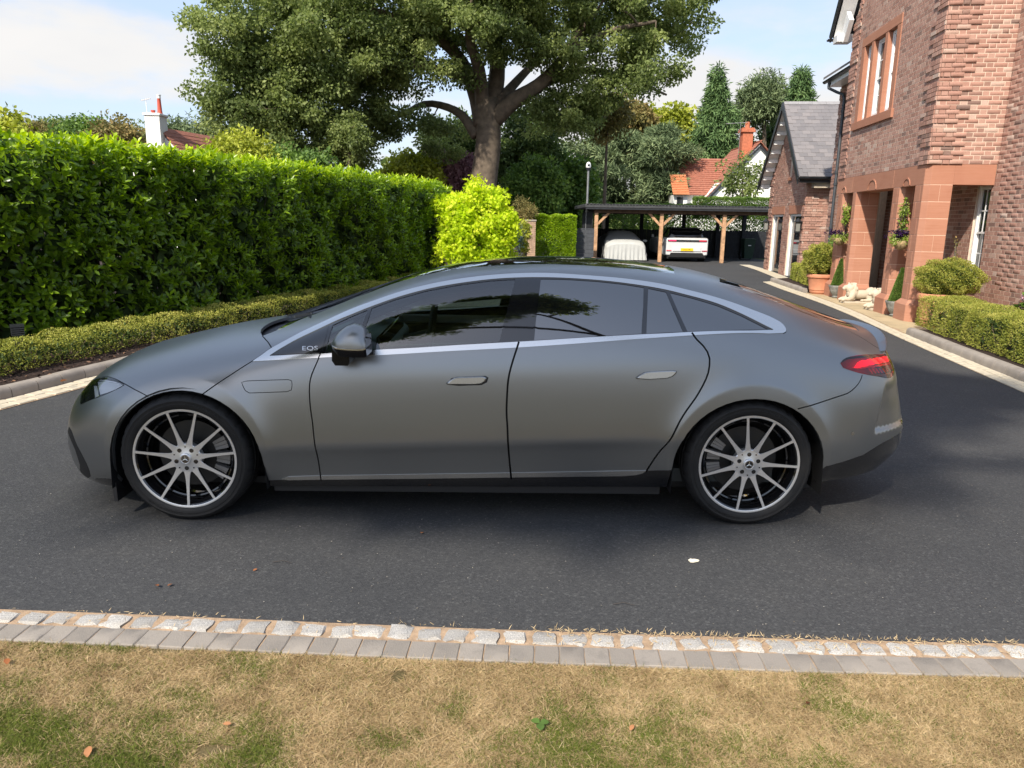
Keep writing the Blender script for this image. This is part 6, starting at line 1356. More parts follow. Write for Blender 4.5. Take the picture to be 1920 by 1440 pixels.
def paint():
    t = NT('matt_grey_paint'); v = t.obj(); b = t.bsdf((.265, .272, .274), .27, .84, .5, .10)
    b.inputs['Coat Roughness'].default_value = .25
    f = t.noise(v, 900, 2); m = t.n('ShaderNodeMapRange'); t.l(f, m.inputs[0]); m.inputs[3].default_value = .28; m.inputs[4].default_value = .34; t.l(m.outputs[0], b.inputs['Roughness']); return t.m
M_PAINT = paint()
M_CHROME = simple('satin_chrome', (.66, .66, .65), .2, 1.)
M_DTINT = simple('privacy_glass', (.004, .005, .006), .015, 0, 1., 1., ior=1.8)
M_ROOFG = simple('black_roof_glass', (.004, .005, .006), .02, 0, .8, 1.)
M_RUB = simple('door_seal', (.008, .008, .008), .7)
def cglass():
    t = NT('clear_glass'); t.out; g = t.n('ShaderNodeBsdfGlossy'); g.inputs['Roughness'].default_value = .01; tr = t.n('ShaderNodeBsdfTransparent'); tr.inputs[0].default_value = (.62, .72, .66, 1)
    f = t.n('ShaderNodeFresnel'); f.inputs[0].default_value = 1.55; mm = t.math('MULTIPLY', f.outputs[0], 1.6, True); mm = t.math('ADD', mm, .07, True); m = t.n('ShaderNodeMixShader'); t.l(mm, m.inputs[0]); t.l(tr.outputs[0], m.inputs[1]); t.l(g.outputs[0], m.inputs[2]); t.l(m.outputs[0], t.out.inputs[0]); return t.m
M_CG = cglass()
def lens(name, col, k=.25):
    t = NT(name); g = t.n('ShaderNodeBsdfGlossy'); g.inputs['Roughness'].default_value = .02; tr = t.n('ShaderNodeBsdfTransparent'); tr.inputs[0].default_value = (*col, 1)
    f = t.n('ShaderNodeFresnel'); f.inputs[0].default_value = 1.5; mm = t.math('ADD', f.outputs[0], .03, True); m = t.n('ShaderNodeMixShader'); t.l(mm, m.inputs[0]); t.l(tr.outputs[0], m.inputs[1]); t.l(g.outputs[0], m.inputs[2]); t.l(m.outputs[0], t.out.inputs[0]); return t.m
M_LENS, M_RLENS = lens('clear_lens', (.9, .92, .93)), lens('red_lens', (.88, .16, .20))

def panel(name, lab, mat, mirror='join', off=0., depth=.018, parent=None, rim=True):
    """one body panel from the regions called lab, with its turned-in edges; mirror: 'join' one mesh across the centre plane, 'two' a second object"""
    sel = np.isin(LAB, [lab] if isinstance(lab, str) else lab); F = CFc[sel]
    if not len(F): print('EMPTY', lab); return None
    if lab == 'tailgate':      # keep the connected sheet only
        par = {}
        def fi(a):
            while par.setdefault(a, a) != a: par[a] = par[par[a]]; a = par[a]
            return a
        for f in F: par[fi(f[0])] = fi(f[1]); par[fi(f[1])] = fi(f[2])
        r_ = np.array([fi(f[0]) for f in F]); v_, c_ = np.unique(r_, return_counts=True); F = F[r_ == v_[c_.argmax()]] if c_.min() < 30 else F
    used, inv = np.unique(F, return_inverse=True); F = inv.reshape(F.shape); uv = CV[used]; P = C3(uv[:, 0], uv[:, 1]); N = N3(uv[:, 0], uv[:, 1]); P = P+N*off
    # boundary edges
    E = np.vstack([F[:, [0, 1]], F[:, [1, 2]], F[:, [2, 0]]]); key = {}
    for a, b in E: key[(a, b)] = 1
    B = [(a, b) for a, b in key if (b, a) not in key]
    B = [(a, b) for a, b in B if not ((uv[a, 1] > NV-1.01 and uv[b, 1] > NV-1.01) or (uv[a, 0] < .01 and uv[b, 0] < .01) or (uv[a, 0] > NU-1.01 and uv[b, 0] > NU-1.01))]
    V = [P]; NN = [N]; FF = [tuple(f) for f in F]; sm = [True]*len(F); o = len(P)
    if rim:
        for a, b in B:
            pa, pb = P[a], P[b]; t = pb-pa; t = t/(np.linalg.norm(t)+1e-9); nn = np.cross(t, N[a]); q = np.array([pa, pb, pb-N[b]*depth, pa-N[a]*depth]); V.append(q); NN.append(np.tile(nn, (4, 1))); FF.append((o+1, o, o+3, o+2)); o += 4
    V = np.vstack(V); NN = np.vstack(NN)
    # orientation check: flip if the face normal disagrees
    f0 = F[len(F)//2]; g = np.cross(P[f0[1]]-P[f0[0]], P[f0[2]]-P[f0[0]])
    if g @ N[f0[0]] < 0: FF = [f[::-1] for f in FF]
    def mk(V, NN, FF):
        me = bpy.data.meshes.new(name); me.from_pydata([tuple(p) for p in V], [], FF); me.materials.append(mat); me.polygons.foreach_set('use_smooth', [True]*len(FF)); me.update(); me.normals_split_custom_set_from_vertices([tuple(n) for n in NN]); return me
    M = np.array([1, -1, 1]); FM = [f[::-1] for f in FF]
    if mirror == 'join':
        k = len(V); me = mk(np.vstack([V, V*M]), np.vstack([NN, NN*M]), FF+[tuple(k+i for i in f) for f in FM]); return [link(name, me, parent or car)]
    out = [link(name, mk(V, NN, FF), parent or car)]
    if mirror == 'two': out.append(link(name, mk(V*M, NN*M, FM), parent or car))
    return out
pb = panel('body_side', 'body_side', M_PAINT, 'two')
panel('bonnet', 'bonnet', M_PAINT); panel('front_bumper', 'front_bumper', M_PAINT); panel('rear_bumper', 'rear_bumper', M_PAINT); panel('tailgate', 'tailgate', M_PAINT)
fd = panel('front_door', 'front_door', M_PAINT, 'two'); rd = panel('rear_door', 'rear_door', M_PAINT, 'two')
panel('charge_flap', 'charge_flap', M_PAINT, 'one')
panel('window_surround', 'window_surround', M_CHROME, 'two', .004, .012); panel('pillar_trim', 'pillar_trim', M_GLOSSB, 'two', 0, .01)
panel('quarter_panel_glass', 'quarter_panel_glass', M_GLOSSB, 'two', .002, .01)
for nm, mt in (('quarter_light', M_CG), ('front_window', M_CG), ('rear_window', M_DTINT), ('rear_quarter_light', M_DTINT), ('rear_side_glass', M_DTINT)): panel(nm, nm, mt, 'two', -.003, .006, rim=False)
panel('cowl', 'cowl', M_BLK, off=-.035, rim=False); panel('windscreen', 'windscreen', M_CG, off=-.004, rim=False); panel('roof_glass', 'roof_glass', M_ROOFG, off=-.002, depth=.01); panel('rear_screen', 'rear_screen', M_DTINT, off=-.003, rim=False)
panel('sill_strip', 'sill_strip', M_CHROME, 'two', .003); panel('side_skirt', 'side_skirt', M_GLOSSB, 'two', -.004); panel('rear_diffuser', 'rear_diffuser', M_GLOSSB, off=-.002); panel('front_intake', 'front_intake', M_BLK, 'two', .001); panel('front_lip', 'front_lip', M_GLOSSB)
hl_ = panel('headlight', 'headlight', M_LENS, 'two', .001, .02); tl_ = panel('tail_light', 'tail_light', M_RLENS, 'two', .002, .02)
# dark inner shell behind gaps, arches and lamps
def shell():
    gu = np.arange(0, NU-1+1e-6, .25); gv = np.arange(1.0, NV-1+1e-6, .25); F = []; c = np.array([(u+.125, v+.125) for u in gu[:-1] for v in gv[:-1]])
    bad = np.zeros(len(c), bool)
    for nm, p in REG:
        if nm in ('windscreen', 'front_window', 'quarter_light'): bad |= inpoly(c, p)
    for p in (ARF, ARR): bad |= inpoly(c, p+(p-p.mean(0))*.06)
    bad |= inpoly(c, DLO) & (c[:, 0] < px(968, 580)[0])
    U, V = np.meshgrid(gu, gv, indexing='ij'); P = C3(U, V, -.034).reshape(-1, 3); k = len(gv); F = []
    for q in range(len(c)):
        if bad[q]: continue
        i, j = divmod(q, k-1); F.append((i*k+j, (i+1)*k+j, (i+1)*k+j+1, i*k+j+1))
    n = len(P); PP = np.vstack([P, P*np.array([1, -1, 1])]); F += [tuple(n+i for i in f[::-1]) for f in F]
    me = bpy.data.meshes.new('inner_shell'); me.from_pydata([tuple(p) for p in PP], [], F); me.materials.append(M_BLK); return link('inner_shell', me, car)
shell()
# underbody and wheel housings
m = MB(); m.box((-.60, -.70, .15), (3.7, .70, .19)); m.box((.47, -.86, .16), (2.72, .86, .22)); m.build('underbody', M_BLK, car)
for cx, in ((.012,), (3.205,)):
    for sg in (-1, 1):
        m = MB(); R1 = .425; n = 20; y0, y1 = sg*.935, sg*.62
        ring = [(cx+R1*1.02*math.cos(math.pi*k/n), .36+R1*math.sin(math.pi*k/n)) for k in range(n+1)]; ring = [(cx+R1*1.03, .19)]+ring+[(cx-R1*1.03, .19)]
        vs = [(x, y0, z) for x, z in ring]+[(x, y1, z) for x, z in ring]; k = len(ring); m.add(vs, [(i, i+1, k+i+1, k+i) for i in range(k-1)]+[tuple(k+i for i in range(k))]); m.build('wheel_housing', M_BLK, car, True, 40)
# ------------------------------------------------------------------ wheels
M_SILVER = simple('machined_alloy', (.72, .72, .72), .30, .72); M_WBLK = simple('black_alloy', (.006, .006, .007), .12, 0, .6, 1.)
M_DISC = simple('brake_disc', (.05, .05, .05), .45, .8); M_CALIP = simple('brake_caliper', (.26, .25, .24), .5, .3)
M_LET = simple('tyre_lettering', (.006, .006, .006), .8)
def ring_mesh(prof, n=96):
    m = MB(); vs = []; fs = []
    for r, a in prof:
        for k in range(n): t = 2*math.pi*k/n; vs.append((r*math.cos(t), a, r*math.sin(t)))
    for i in range(len(prof)-1):
        for k in range(n): fs.append((i*n+k, i*n+(k+1) % n, (i+1)*n+(k+1) % n, (i+1)*n+k))
    m.add(vs, fs); return m
def make_wheel(phase, front):
    w = empty('wheel', parent=car)
    # tyre with shoulder blocks and circumferential grooves
    n = 160; prof = [(.288, .012), (.292, .002), (.300, -.005), (.312, -.0085), (.322, -.0095), (.324, -.0075), (.336, -.0075), (.340, -.009), (.351, -.003), (.360, .008), (.3655, .018), (.370, .030), (.3725, .050), (.3725, .066), (.366, .068), (.366, .078), (.3725, .080), (.3725, .118), (.366, .120), (.366, .130), (.3725, .132), (.3725, .17), (.366, .172), (.366, .182), (.3725, .184), (.372, .215), (.368, .236), (.355, .252), (.30, .25), (.288, .24)]
    vs = []; fs = []
    for i, (r, a) in enumerate(prof):
        for k in range(n):
            t = 2*math.pi*k/n; rr = r
            if 9 <= i <= 13 and k % 5 == 0: rr -= .0045
            if 21 < i < 27 and k % 5 == 0: rr -= .004
            vs.append((rr*math.cos(t), a, rr*math.sin(t)))
    for i in range(len(prof)-1):
        for k in range(n): fs.append((i*n+k, i*n+(k+1) % n, (i+1)*n+(k+1) % n, (i+1)*n+k))
    m = MB(); m.add(vs, fs); m.build('tyre', M_TYRE, w, True, 28)
    # lettering on the sidewall
    L = letters('GOODYEAR', .026, M_LET)
    for a0 in (math.radians(84), math.radians(-96)):
        ang = a0; m = MB()
        for vsl, fsl, wd in L:
            V = []
            for x, y in vsl: r = .3165+y*.85; t = ang-(x*1.25)/.325; V.append((r*math.cos(t), -.0104, r*math.sin(t)))
            m.add(V, fsl); ang -= (wd*1.25+.007)/.325
        m.build('lettering', M_LET, w)
    ring_mesh([(.278, .010), (.2785, .001), (.2815, -.0005), (.291, -.0005), (.2925, .003), (.291, .012)]).build('rim_edge', M_SILVER, w, True, 40)
    ring_mesh([(.2785, .004), (.272, .010), (.270, .03), (.262, .045), (.258, .12), (.262, .20), (.285, .23)]).build('rim_barrel', M_WBLK, w, True, 40)
    ring_mesh([(.252, .075), (.246, .070), (.238, .073), (.236, .10), (.252, .11)]).build('rim_inner_ring', M_WBLK, w, True, 40)
    m = MB(); n = 48
    ring_mesh([(.001, .115), (.06, .115), (.075, .118), (.08, .125), (.196, .125), (.198, .15)], 64).build('brake_disc', M_DISC, w, True, 30)
    # caliper
    m = MB(); a0, a1 = ((-40, 38) if front else (142, 205)); k = 12
    for i in range(k):
        t0 = math.radians(a0+(a1-a0)*i/k); t1 = math.radians(a0+(a1-a0)*(i+1)/k)-.012
        if i % 4 == 3: continue
        r0, r1 = .150, .226; q = []
        for a in (.082, .12):
            for r, t in ((r0, t0), (r1, t0), (r1, t1), (r0, t1)): q.append((r*math.cos(t), a, r*math.sin(t)))
        m.add(q, [(0, 1, 2, 3), (4, 7, 6, 5), (0, 4, 5, 1), (1, 5, 6, 2), (2, 6, 7, 3), (3, 7, 4, 0)])
    m.build('brake_caliper', M_CALIP, w)
    # spokes
    rr = [.052, .070, .084, .100, .125, .16, .21, .26, .282]; hw = [.017, .020, .0195, .0155, .0120, .0098, .0082, .0072, .0085]; fa = [.020, .019, .018, .017, .0155, .0125, .0075, .0025, .0005]
    m = MB(); V = []; F = []
    for r, h, a in zip(rr, hw, fa): V += [(r, a+.030 if r < .25 else a+.016, -h*.55), (r, a+.003, -h), (r, a, -h*.90), (r, a, h*.90), (r, a+.003, h), (r, a+.030 if r < .25 else a+.016, h*.55)]
    mi = []
    for i in range(len(rr)-1):
        for j in range(6):
            F.append((i*6+j, i*6+(j+1) % 6, (i+1)*6+(j+1) % 6, (i+1)*6+j)); mi.append(0 if j in (1, 2, 3) else 1)
    me = bpy.data.meshes.new('spoke'); me.from_pydata(V, [], [f[::-1] for f in F]); me.materials.append(M_SILVER); me.materials.append(M_WBLK); me.polygons.foreach_set('material_index', mi)
    for k in range(11): link('spoke', me, w, None, (0, phase+2*math.pi*k/11, 0))
    hub = ring_mesh([(.030, .014), (.034, .0155), (.082, .0185), (.086, .022), (.086, .06)], 66); hub.build('hub', M_SILVER, w, True, 35)
    for k in range(5):
        m = MB(); t = phase*0+math.radians(-90 if front else 90)+2*math.pi*k/5; c = (.0575*math.cos(t), .0575*math.sin(t)); n = 16
        vs = [(c[0]+.0125*math.cos(2*math.pi*i/n), .0150, c[1]+.0125*math.sin(2*math.pi*i/n)) for i in range(n)]+[(c[0]+.0105*math.cos(2*math.pi*i/n), .030, c[1]+.0105*math.sin(2*math.pi*i/n)) for i in range(n)]
        m.add(vs, [(i, (i+1) % n, n+(i+1) % n, n+i) for i in range(n)]+[tuple(range(n))]); m.build('lug_bolt', M_WBLK, w); m = MB()
        t += math.pi/5; c = (.068*math.cos(t), .068*math.sin(t)); vs = [(c[0]+.0045*math.cos(2*math.pi*i/8), .0160, c[1]+.0045*math.sin(2*math.pi*i/8)) for i in range(8)]; m.add(vs, [tuple(range(8))]); m.build('hub_hole', M_WBLK, w)
    ring_mesh([(.001, .004), (.024, .004), (.0265, .002), (.031, .004), (.033, .012), (.033, .02)], 40).build('hub_cap', M_SILVER, w, True, 30)
    m = MB(); n = 24; m.add([(.0235*math.cos(2*math.pi*i/n), .0032, .0235*math.sin(2*math.pi*i/n)) for i in range(n)], [tuple(range(n))]); m.build('cap_badge', M_WBLK, w)
    m = MB()
    for k in range(3):
        t = math.pi/2+2*math.pi*k/3; d = np.array([math.cos(t), math.sin(t)]); p = np.array([-d[1], d[0]]); tip = d*.0225; a = p*.0042; q = -p*.0042
        m.add([(tip[0], .0026, tip[1]), (a[0], .0020, a[1]), (0, .0005, 0), (q[0], .0020, q[1])], [(0, 1, 2), (0, 2, 3)])
    for r0, r1 in ((.0215, .0240),):
        vs = [(r*math.cos(2*math.pi*i/n), .0026, r*math.sin(2*math.pi*i/n)) for r in (r0, r1) for i in range(n)]; m.add(vs, [(i, (i+1) % n, n+(i+1) % n, n+i) for i in range(n)])
    m.build('star_emblem', M_CHROME, w); return w
w1 = make_wheel(math.radians(90), True); w1.location = (0, -.94, .372)
w2 = make_wheel(math.radians(2), False); w2.location = (3.21, -.94, .372)
for w, x in ((w1, 0), (w2, 3.21)):
    c = copy_tree(w, car); c.location = (x, .94, .372); c.rotation_euler = (0, 0, math.pi)
# ------------------------------------------------------------------ door handles, mirrors, lamps, spoiler, script
def surf_solid(name, pix, h, mat, parent, mirror=True, base=-.002, inset=.0, bev=.003):
    P = uvs(pix+[pix[0]], False)[:-1]; lo = C3(P[:, 0], P[:, 1], base); hi = C3(P[:, 0], P[:, 1], h)
    if inset: c = hi.mean(0); hi = hi+(c-hi)*inset
    res = []
    for sg in ((1, -1) if mirror else (1,)):
        q = np.array([1, sg, 1]); m = MB(); n = len(P); f = [tuple(range(n, 2*n))]+[(i, (i+1) % n, n+(i+1) % n, n+i) for i in range(n)]
        m.add(np.vstack([lo, hi])*q, f); me_o = m.build(name, mat, parent if sg == 1 else mirror, True, 35, bev=bev); res.append(me_o)
        import bmesh
        b = bmesh.new(); b.from_mesh(me_o.data); bmesh.ops.recalc_face_normals(b, faces=b.faces); b.to_mesh(me_o.data); b.free()
    return res
M_HAND = simple('handle_metal', (.42, .42, .41), .22, 1.)
surf_solid('handle_recess', [(838, 721), (846, 709), (856, 706.5), (910, 704.5), (916, 708), (913, 717), (903, 722), (860, 723.5)], .0008, M_BLK, fd[0], fd[1], bev=0)
surf_solid('handle', [(835, 718.5), (841, 713), (851, 707.5), (862, 706.3), (905, 705), (911.5, 705.6), (914.5, 708.5), (912, 715), (904, 719.5), (892, 721), (837, 721)], .020, M_HAND, fd[0], fd[1], inset=.10, bev=.006)
surf_solid('handle', [(1190.5, 708), (1197, 703), (1207, 697.5), (1218, 696), (1262, 694), (1270, 695), (1269, 700), (1262, 706), (1252, 709.5), (1216, 712), (1192, 710.5)], .020, M_HAND, rd[0], rd[1], inset=.10, bev=.006)
M_BLKS = simple('satin_black', (.006, .006, .007), .22, 0, .3)
def mirror_unit(sg):
    t = empty('door_mirror', parent=car); S_ = lambda vs: [(x, y*sg, z) for x, y, z in vs]
    # shell cross-sections along the car: (x, y centre, half width y, z bottom, z top)
    st = [(.868, -1.02, .020, 1.058, 1.064), (.885, -1.025, .062, 1.050, 1.090), (.915, -1.03, .088, 1.045, 1.126), (.955, -1.03, .100, 1.043, 1.156), (.995, -1.03, .105, 1.042, 1.170), (1.03, -1.03, .105, 1.042, 1.163), (1.055, -1.03, .102, 1.043, 1.138), (1.066, -1.03, .094, 1.047, 1.115)]
    V = []; F = []; n = 24
    for x, yc, hw, zb, zt in st:
        for k in range(n+1):
            a = math.pi*k/n; V.append((x, yc-hw*math.copysign(abs(math.cos(a))**.85, math.cos(a)), zb+(zt-zb)*math.sin(a)**.8))
    for i in range(len(st)-1):
        for k in range(n): q = i*(n+1)+k; F.append((q, q+1, q+n+2, q+n+1))
    F.append(tuple(range(n+1))); F.append(tuple((len(st)-1)*(n+1)+k for k in range(n+1))[::-1])
    for nm, mt, dz, sc, lo in (('mirror_cap', M_PAINT, 0, 1, 0),):
        m = MB(); m.add(S_(V), F if sg == 1 else [f[::-1] for f in F]); o = m.build(nm, mt, t, True, 50)
    m = MB(); W = []
    for x, yc, hw, zb, zt in st:
        for a, b in ((-1.03, 0), (-1.0, -.012), (-.82, -.040 if x > .9 else -.015), (.82, -.040 if x > .9 else -.015), (1.0, -.012), (1.03, 0)): W.append((x+.004, yc+a*hw, zb+b))
    F2 = [(i*6+j, i*6+j+1, (i+1)*6+j+1, (i+1)*6+j) for i in range(len(st)-1) for j in range(5)]+[tuple(range(6)), tuple((len(st)-1)*6+k for k in range(6))]; F2 += [(i*6, (i+1)*6, (i+1)*6+5, i*6+5) for i in range(len(st)-1)]
    m.add(S_(W), F2); m.build('mirror_base', M_BLKS, t, True, 30)
    m = MB(); band = []
    for x, yc, hw, zb, zt in st[1:]: band += [(x, yc-hw*1.035, zb+.001), (x, yc-hw*1.035, zb+.007), (x, yc-hw*.97, zb+.010), (x, yc-hw*.97, zb-.002)]
    m.add(S_(band), [(i*4+j, i*4+(j+1) % 4, (i+1)*4+(j+1) % 4, (i+1)*4+j) for i in range(len(st)-2) for j in range(4)]); m.build('indicator_strip', M_CHROME, t, True, 40)
    # stalk down to the door
    m = MB(); pr = [(.872, .93, .938, .955), (.868, .90, .985, .985)]
    P1 = [(.873, -.925, .905), (.955, -.925, .905), (.958, -.925, .985), (.873, -.925, .985)]
    vs = []
    for y, (xa, xb, za, zb) in ((-1.06, (.882, .962, .952, 1.03)), (-1.03, (.870, .966, .944, 1.034)), (-.90, (.872, .975, .955, 1.02))):
        vs += [(xa+.012, y, za), (xb-.006, y, za), (xb, y, za+.012), (xb, y, zb), (xa, y, zb), (xa-.002, y, za+.022)]
    m.add(S_(vs), [(i*6+j, i*6+(j+1) % 6, (i+1)*6+(j+1) % 6, (i+1)*6+j) for i in range(2) for j in range(6)]+[tuple(range(6)), tuple(12+k for k in range(6))]); m.build('mirror_foot', M_BLKS, t, True, 40, bev=.006)
    m = MB(); g = []; n = 20
    for k in range(n): a = 2*math.pi*k/n; g.append((1.0645+.002, -1.03+.092*math.copysign(abs(math.cos(a))**.6, math.cos(a)), 1.083+.036*math.copysign(abs(math.sin(a))**.6, math.sin(a))))
    m.add(S_(g), [tuple(range(n))]); m.build('mirror_glass', simple('mirror_silver', (.9, .9, .9), .01, 1.) if sg == 1 else MATS['mirror_silver'], t)
    return t
mirror_unit(1); mirror_unit(-1)
# headlamp insides
M_LAMP = simple('lamp_reflector', (.92, .93, .95), .22, .35); M_LAMPB = simple('lamp_housing', (.02, .02, .024), .25, .2)
def lamp_part(name, pix, off, mat, parents, sm=False):
    P = uvs(pix+[pix[0]], sm)[:-1]; q = C3(P[:, 0], P[:, 1], off)
    for k, pr in enumerate(parents): m = MB(); m.add(q*np.array([1, -1 if k else 1, 1]), [tuple(range(len(q)))]); m.build(name, mat, pr)
if hl_:
    lamp_part('lamp_housing', [(174, 711), (193, 709.5), (213, 712), (232, 720.8), (200, 738), (176, 747), (155, 755.5), (153, 748), (162, 727)], -.013, M_LAMPB, hl_)
    lamp_part('reflector', [(181, 714.5), (193, 713), (208, 714.5), (229, 720.5), (214, 729.5), (200, 735), (186, 739), (183, 727)], -.008, M_LAMP, hl_)
    lamp_part('reflector', [(174, 722), (180, 722), (183, 742), (176, 745)], -.008, M_LAMP, hl_)
    lamp_part('running_light', [(177, 711.5), (196, 710.8), (214, 714), (228, 719.5), (212, 716), (195, 713.2)], -.006, simple('lamp_white', (.9, .9, .92), .2), hl_)
M_TDK = simple('tail_housing', (.30, .012, .035), .30)
if tl_:
    lamp_part('lamp_housing', [(1577, 681), (1593, 671), (1629, 667), (1660, 664), (1674, 668), (1676, 690), (1670, 705), (1646, 704), (1615, 698.5), (1588, 691)], -.016, M_TDK, tl_)
    for k in range(5):
        x = 1606+k*12.5; y = 682-k*2.6
        lamp_part('light_guide', [(x-3, y+6.5), (x+5, y-4.5), (x+18, y-8.5), (x+15, y+1.5), (x+9, y+6)], -.008, M_TLIT, tl_, True)
    lamp_part('light_guide', [(1598, 688), (1612, 686), (1640, 683), (1660, 680), (1671, 678), (1672, 682), (1655, 685), (1630, 688.5), (1610, 691)], -.009, M_TRED, tl_)
    for k in range(6): x = 1630+k*6.5; lamp_part('light_guide', [(x, 690), (x+3, 689.6), (x+8, 696), (x+10.5, 701), (x+7.5, 700.6)], -.009, M_TRED, tl_)
# spoiler lip on the tailgate
m = MB(); V = []; n = 21
for i in range(n):
    y = -.60+1.2*i/(n-1); f = 1-(abs(y)/.62)**3.2; xb = 4.235-.55*abs(y)**2.6; xa = xb-.115; zb = 1.063-.075*(abs(y)/.6)**2.4
    V += [(xa, y, zb-.030), (xa+.05, y, zb-.008+.006*f), (xb, y, zb+.016*f), (xb+.006, y, zb+.010*f), (xb-.012, y, zb-.016), (xa+.03, y, zb-.05)]
m.add(V, [(i*6+j, i*6+(j+1) % 6, (i+1)*6+(j+1) % 6, (i+1)*6+j) for i in range(n-1) for j in range(6)]+[tuple(range(6))[::-1], tuple((n-1)*6+k for k in range(6))]); m.build('spoiler', M_PAINT, car, True, 40)
# EQS script on the front quarter panel
def surf_text(txt, x0, y0, hpx, mat, parent, name='lettering', slope=-.02, gap=1.6, wide=1.5):
    L = letters(txt, 1.0, mat); m = MB(); x = x0
    for vsl, fsl, wd in L:
        V = []
        for a, b in vsl: u, v = px(x+a*hpx*wide*1.38, y0-b*hpx*1.38+slope*(x-x0)); V.append(C3(np.array(u), np.array(v), .0045))
        m.add(V, fsl); x += wd*hpx*wide*1.38+gap
    return m.build(name, mat, parent)
surf_text('EQS', 567.5, 657.5, 8.2, M_CHROME, car)
_q = px(1599, 813); m = MB(); _c = C3(np.array(_q[0]), np.array(_q[1]), .001); _nn = N3(np.array(_q[0]), np.array(_q[1])); _t = Vector(_nn).orthogonal().normalized(); _b = Vector(_nn).cross(_t); m.add([tuple(Vector(_c)+(_t*math.cos(a)+_b*math.sin(a))*.011) for a in np.linspace(0, 6.283, 13)[:-1]], [tuple(range(12))]); m.build('parking_sensor', M_HAND, car)
# front splitter flap ahead of the wheel
for sg in (-1, 1): m = MB(); m.box((-.44, min(sg*.62, sg*.9), .10), (-.42, max(sg*.62, sg*.9), .22)); m.build('air_deflector', M_BLK, car)
# ------------------------------------------------------------------ cabin
M_CREAM = simple('cream_leather', (.50, .50, .46), .55); M_CAB = simple('dark_cabin', (.035, .04, .04), .6); M_DASH = simple('pale_dashboard', (.30, .34, .32), .6)
def cab(name, boxes, mat, bev=.02):
    m = MB()
    for b in boxes: m.box(*b)
    return m.build(name, mat, car, True, 40, bev=bev)
cab('cabin_floor', [((.55, -.80, .22), (3.4, .80, .30))], M_CAB, 0)
m = MB(); m.prism([(.62, -.74, .55), (.62, -.74, 1.0), (.80, -.74, 1.015), (1.02, -.74, .955), (1.08, -.74, .90), (1.02, -.74, .55)], (0, 1.48, 0)); m.build('dashboard', M_DASH, car, True, 40, bev=.02)
cab('instrument_screen', [((1.03, -.55, .90), (1.05, .60, 1.02))], M_GLOSSB, .005)
for sg in (-1, 1):
    cab('door_card', [((.98, sg*.835-.03, .34), (1.86, sg*.835+.03, .925))], M_CAB, .015); cab('door_top', [((1.0, sg*.845-.04, .925), (1.86, sg*.845+.03, .985))], M_CREAM, .015)
    m = MB(); m.prism([(1.55, sg*.38-.24, .40), (1.50, sg*.38-.24, .62), (1.98, sg*.38-.24, .62), (1.98, sg*.38-.24, .40)], (0, .48, 0)); m.prism([(1.86, sg*.38-.23, .60), (2.02, sg*.38-.21, 1.13), (2.12, sg*.38-.21, 1.13), (2.05, sg*.38-.23, .60)], (0, .44, 0)); m.prism([(1.99, sg*.38-.12, 1.14), (2.02, sg*.38-.11, 1.31), (2.11, sg*.38-.11, 1.31), (2.11, sg*.38-.12, 1.14)], (0, .24, 0)); m.build('seat', M_CREAM, car, True, 40, bev=.03)
    m = MB(); m.tube([(.80, sg*.77, 1.04), (1.0, sg*.70, 1.155), (1.3, sg*.645, 1.275), (1.7, sg*.60, 1.345), (2.1, sg*.59, 1.36), (2.6, sg*.59, 1.33)], .02, 8); m.build('cant_rail', M_CAB, car, True, 60)
    m = MB(); m.tube([(1.93, sg*.84, .9), (1.97, sg*.72, 1.2), (1.99, sg*.60, 1.34)], .035, 8); m.build('centre_pillar', M_CAB, car, True, 60)
cab('headliner', [((1.6, -.48, 1.375), (2.6, .48, 1.385))], M_CREAM, .01)
m = MB(); n = 28; m.tube([(1.28+.06*math.sin(2*math.pi*k/n)*.4, .38+.185*math.cos(2*math.pi*k/n), .94+.18*math.sin(2*math.pi*k/n)) for k in range(n+1)], .017, 8, False); m.tube([(1.27, .20, .93), (1.25, .38, .91), (1.27, .56, .93)], .02, 6); m.tube([(1.05, .38, .86), (1.26, .38, .91)], .03, 8); m.build('steering_wheel', M_CAB, car, True, 60)
m = MB(); m.lathe([(.001, -.01), (.05, -.008), (.055, 0), (.05, .012), (.001, .014)], 20, Matrix.Translation((1.22, 0, 1.27)) @ Matrix.Rotation(math.pi/2, 4, 'Y') @ Matrix.Diagonal((.65, 2.0, 1, 1))); m.build('rear_view_mirror', M_CREAM, car, True, 60)
# ================================================================== things on and by the porch
M_TERR = plain('terracotta', (.50, .215, .12), .8, var=.14, scale=6, bump=.3, bscale=50); M_STON = plain('pale_cast_stone', (.50, .43, .33), .85, var=.12, scale=7, bump=.5, bscale=45); M_LEAD = plain('mottled_grey_stone', (.22, .22, .20), .85, var=.35, scale=14, bump=.5, bscale=60)
G2 = 'terracotta pots with clipped box balls'
def pot(loc, R, H, label):
    t = empty('terracotta_pot', loc, 0, label, 'plant pot', G2); m = MB(); m.lathe([(R*.62, 0), (R*.66, H*.06), (R*.70, H*.08), (R*.72, H*.14), (R*.70, H*.16), (R*.73, H*.2), (R*.76, H*.22), (R*.75, H*.25), (R*.9, H*.80), (R*.92, H*.82), (R*1.0, H*.84), (R*1.02, H*.90), (R*1.0, H*.97), (R*.96, H), (R*.88, H), (R*.86, H*.9)], 40); m.build('pot', M_TERR, t, True, 30); m = MB(); m.lathe([(.001, H*.92), (R*.87, H*.92)], 24, cap=False); m.build('soil', M_SOIL, t); return t
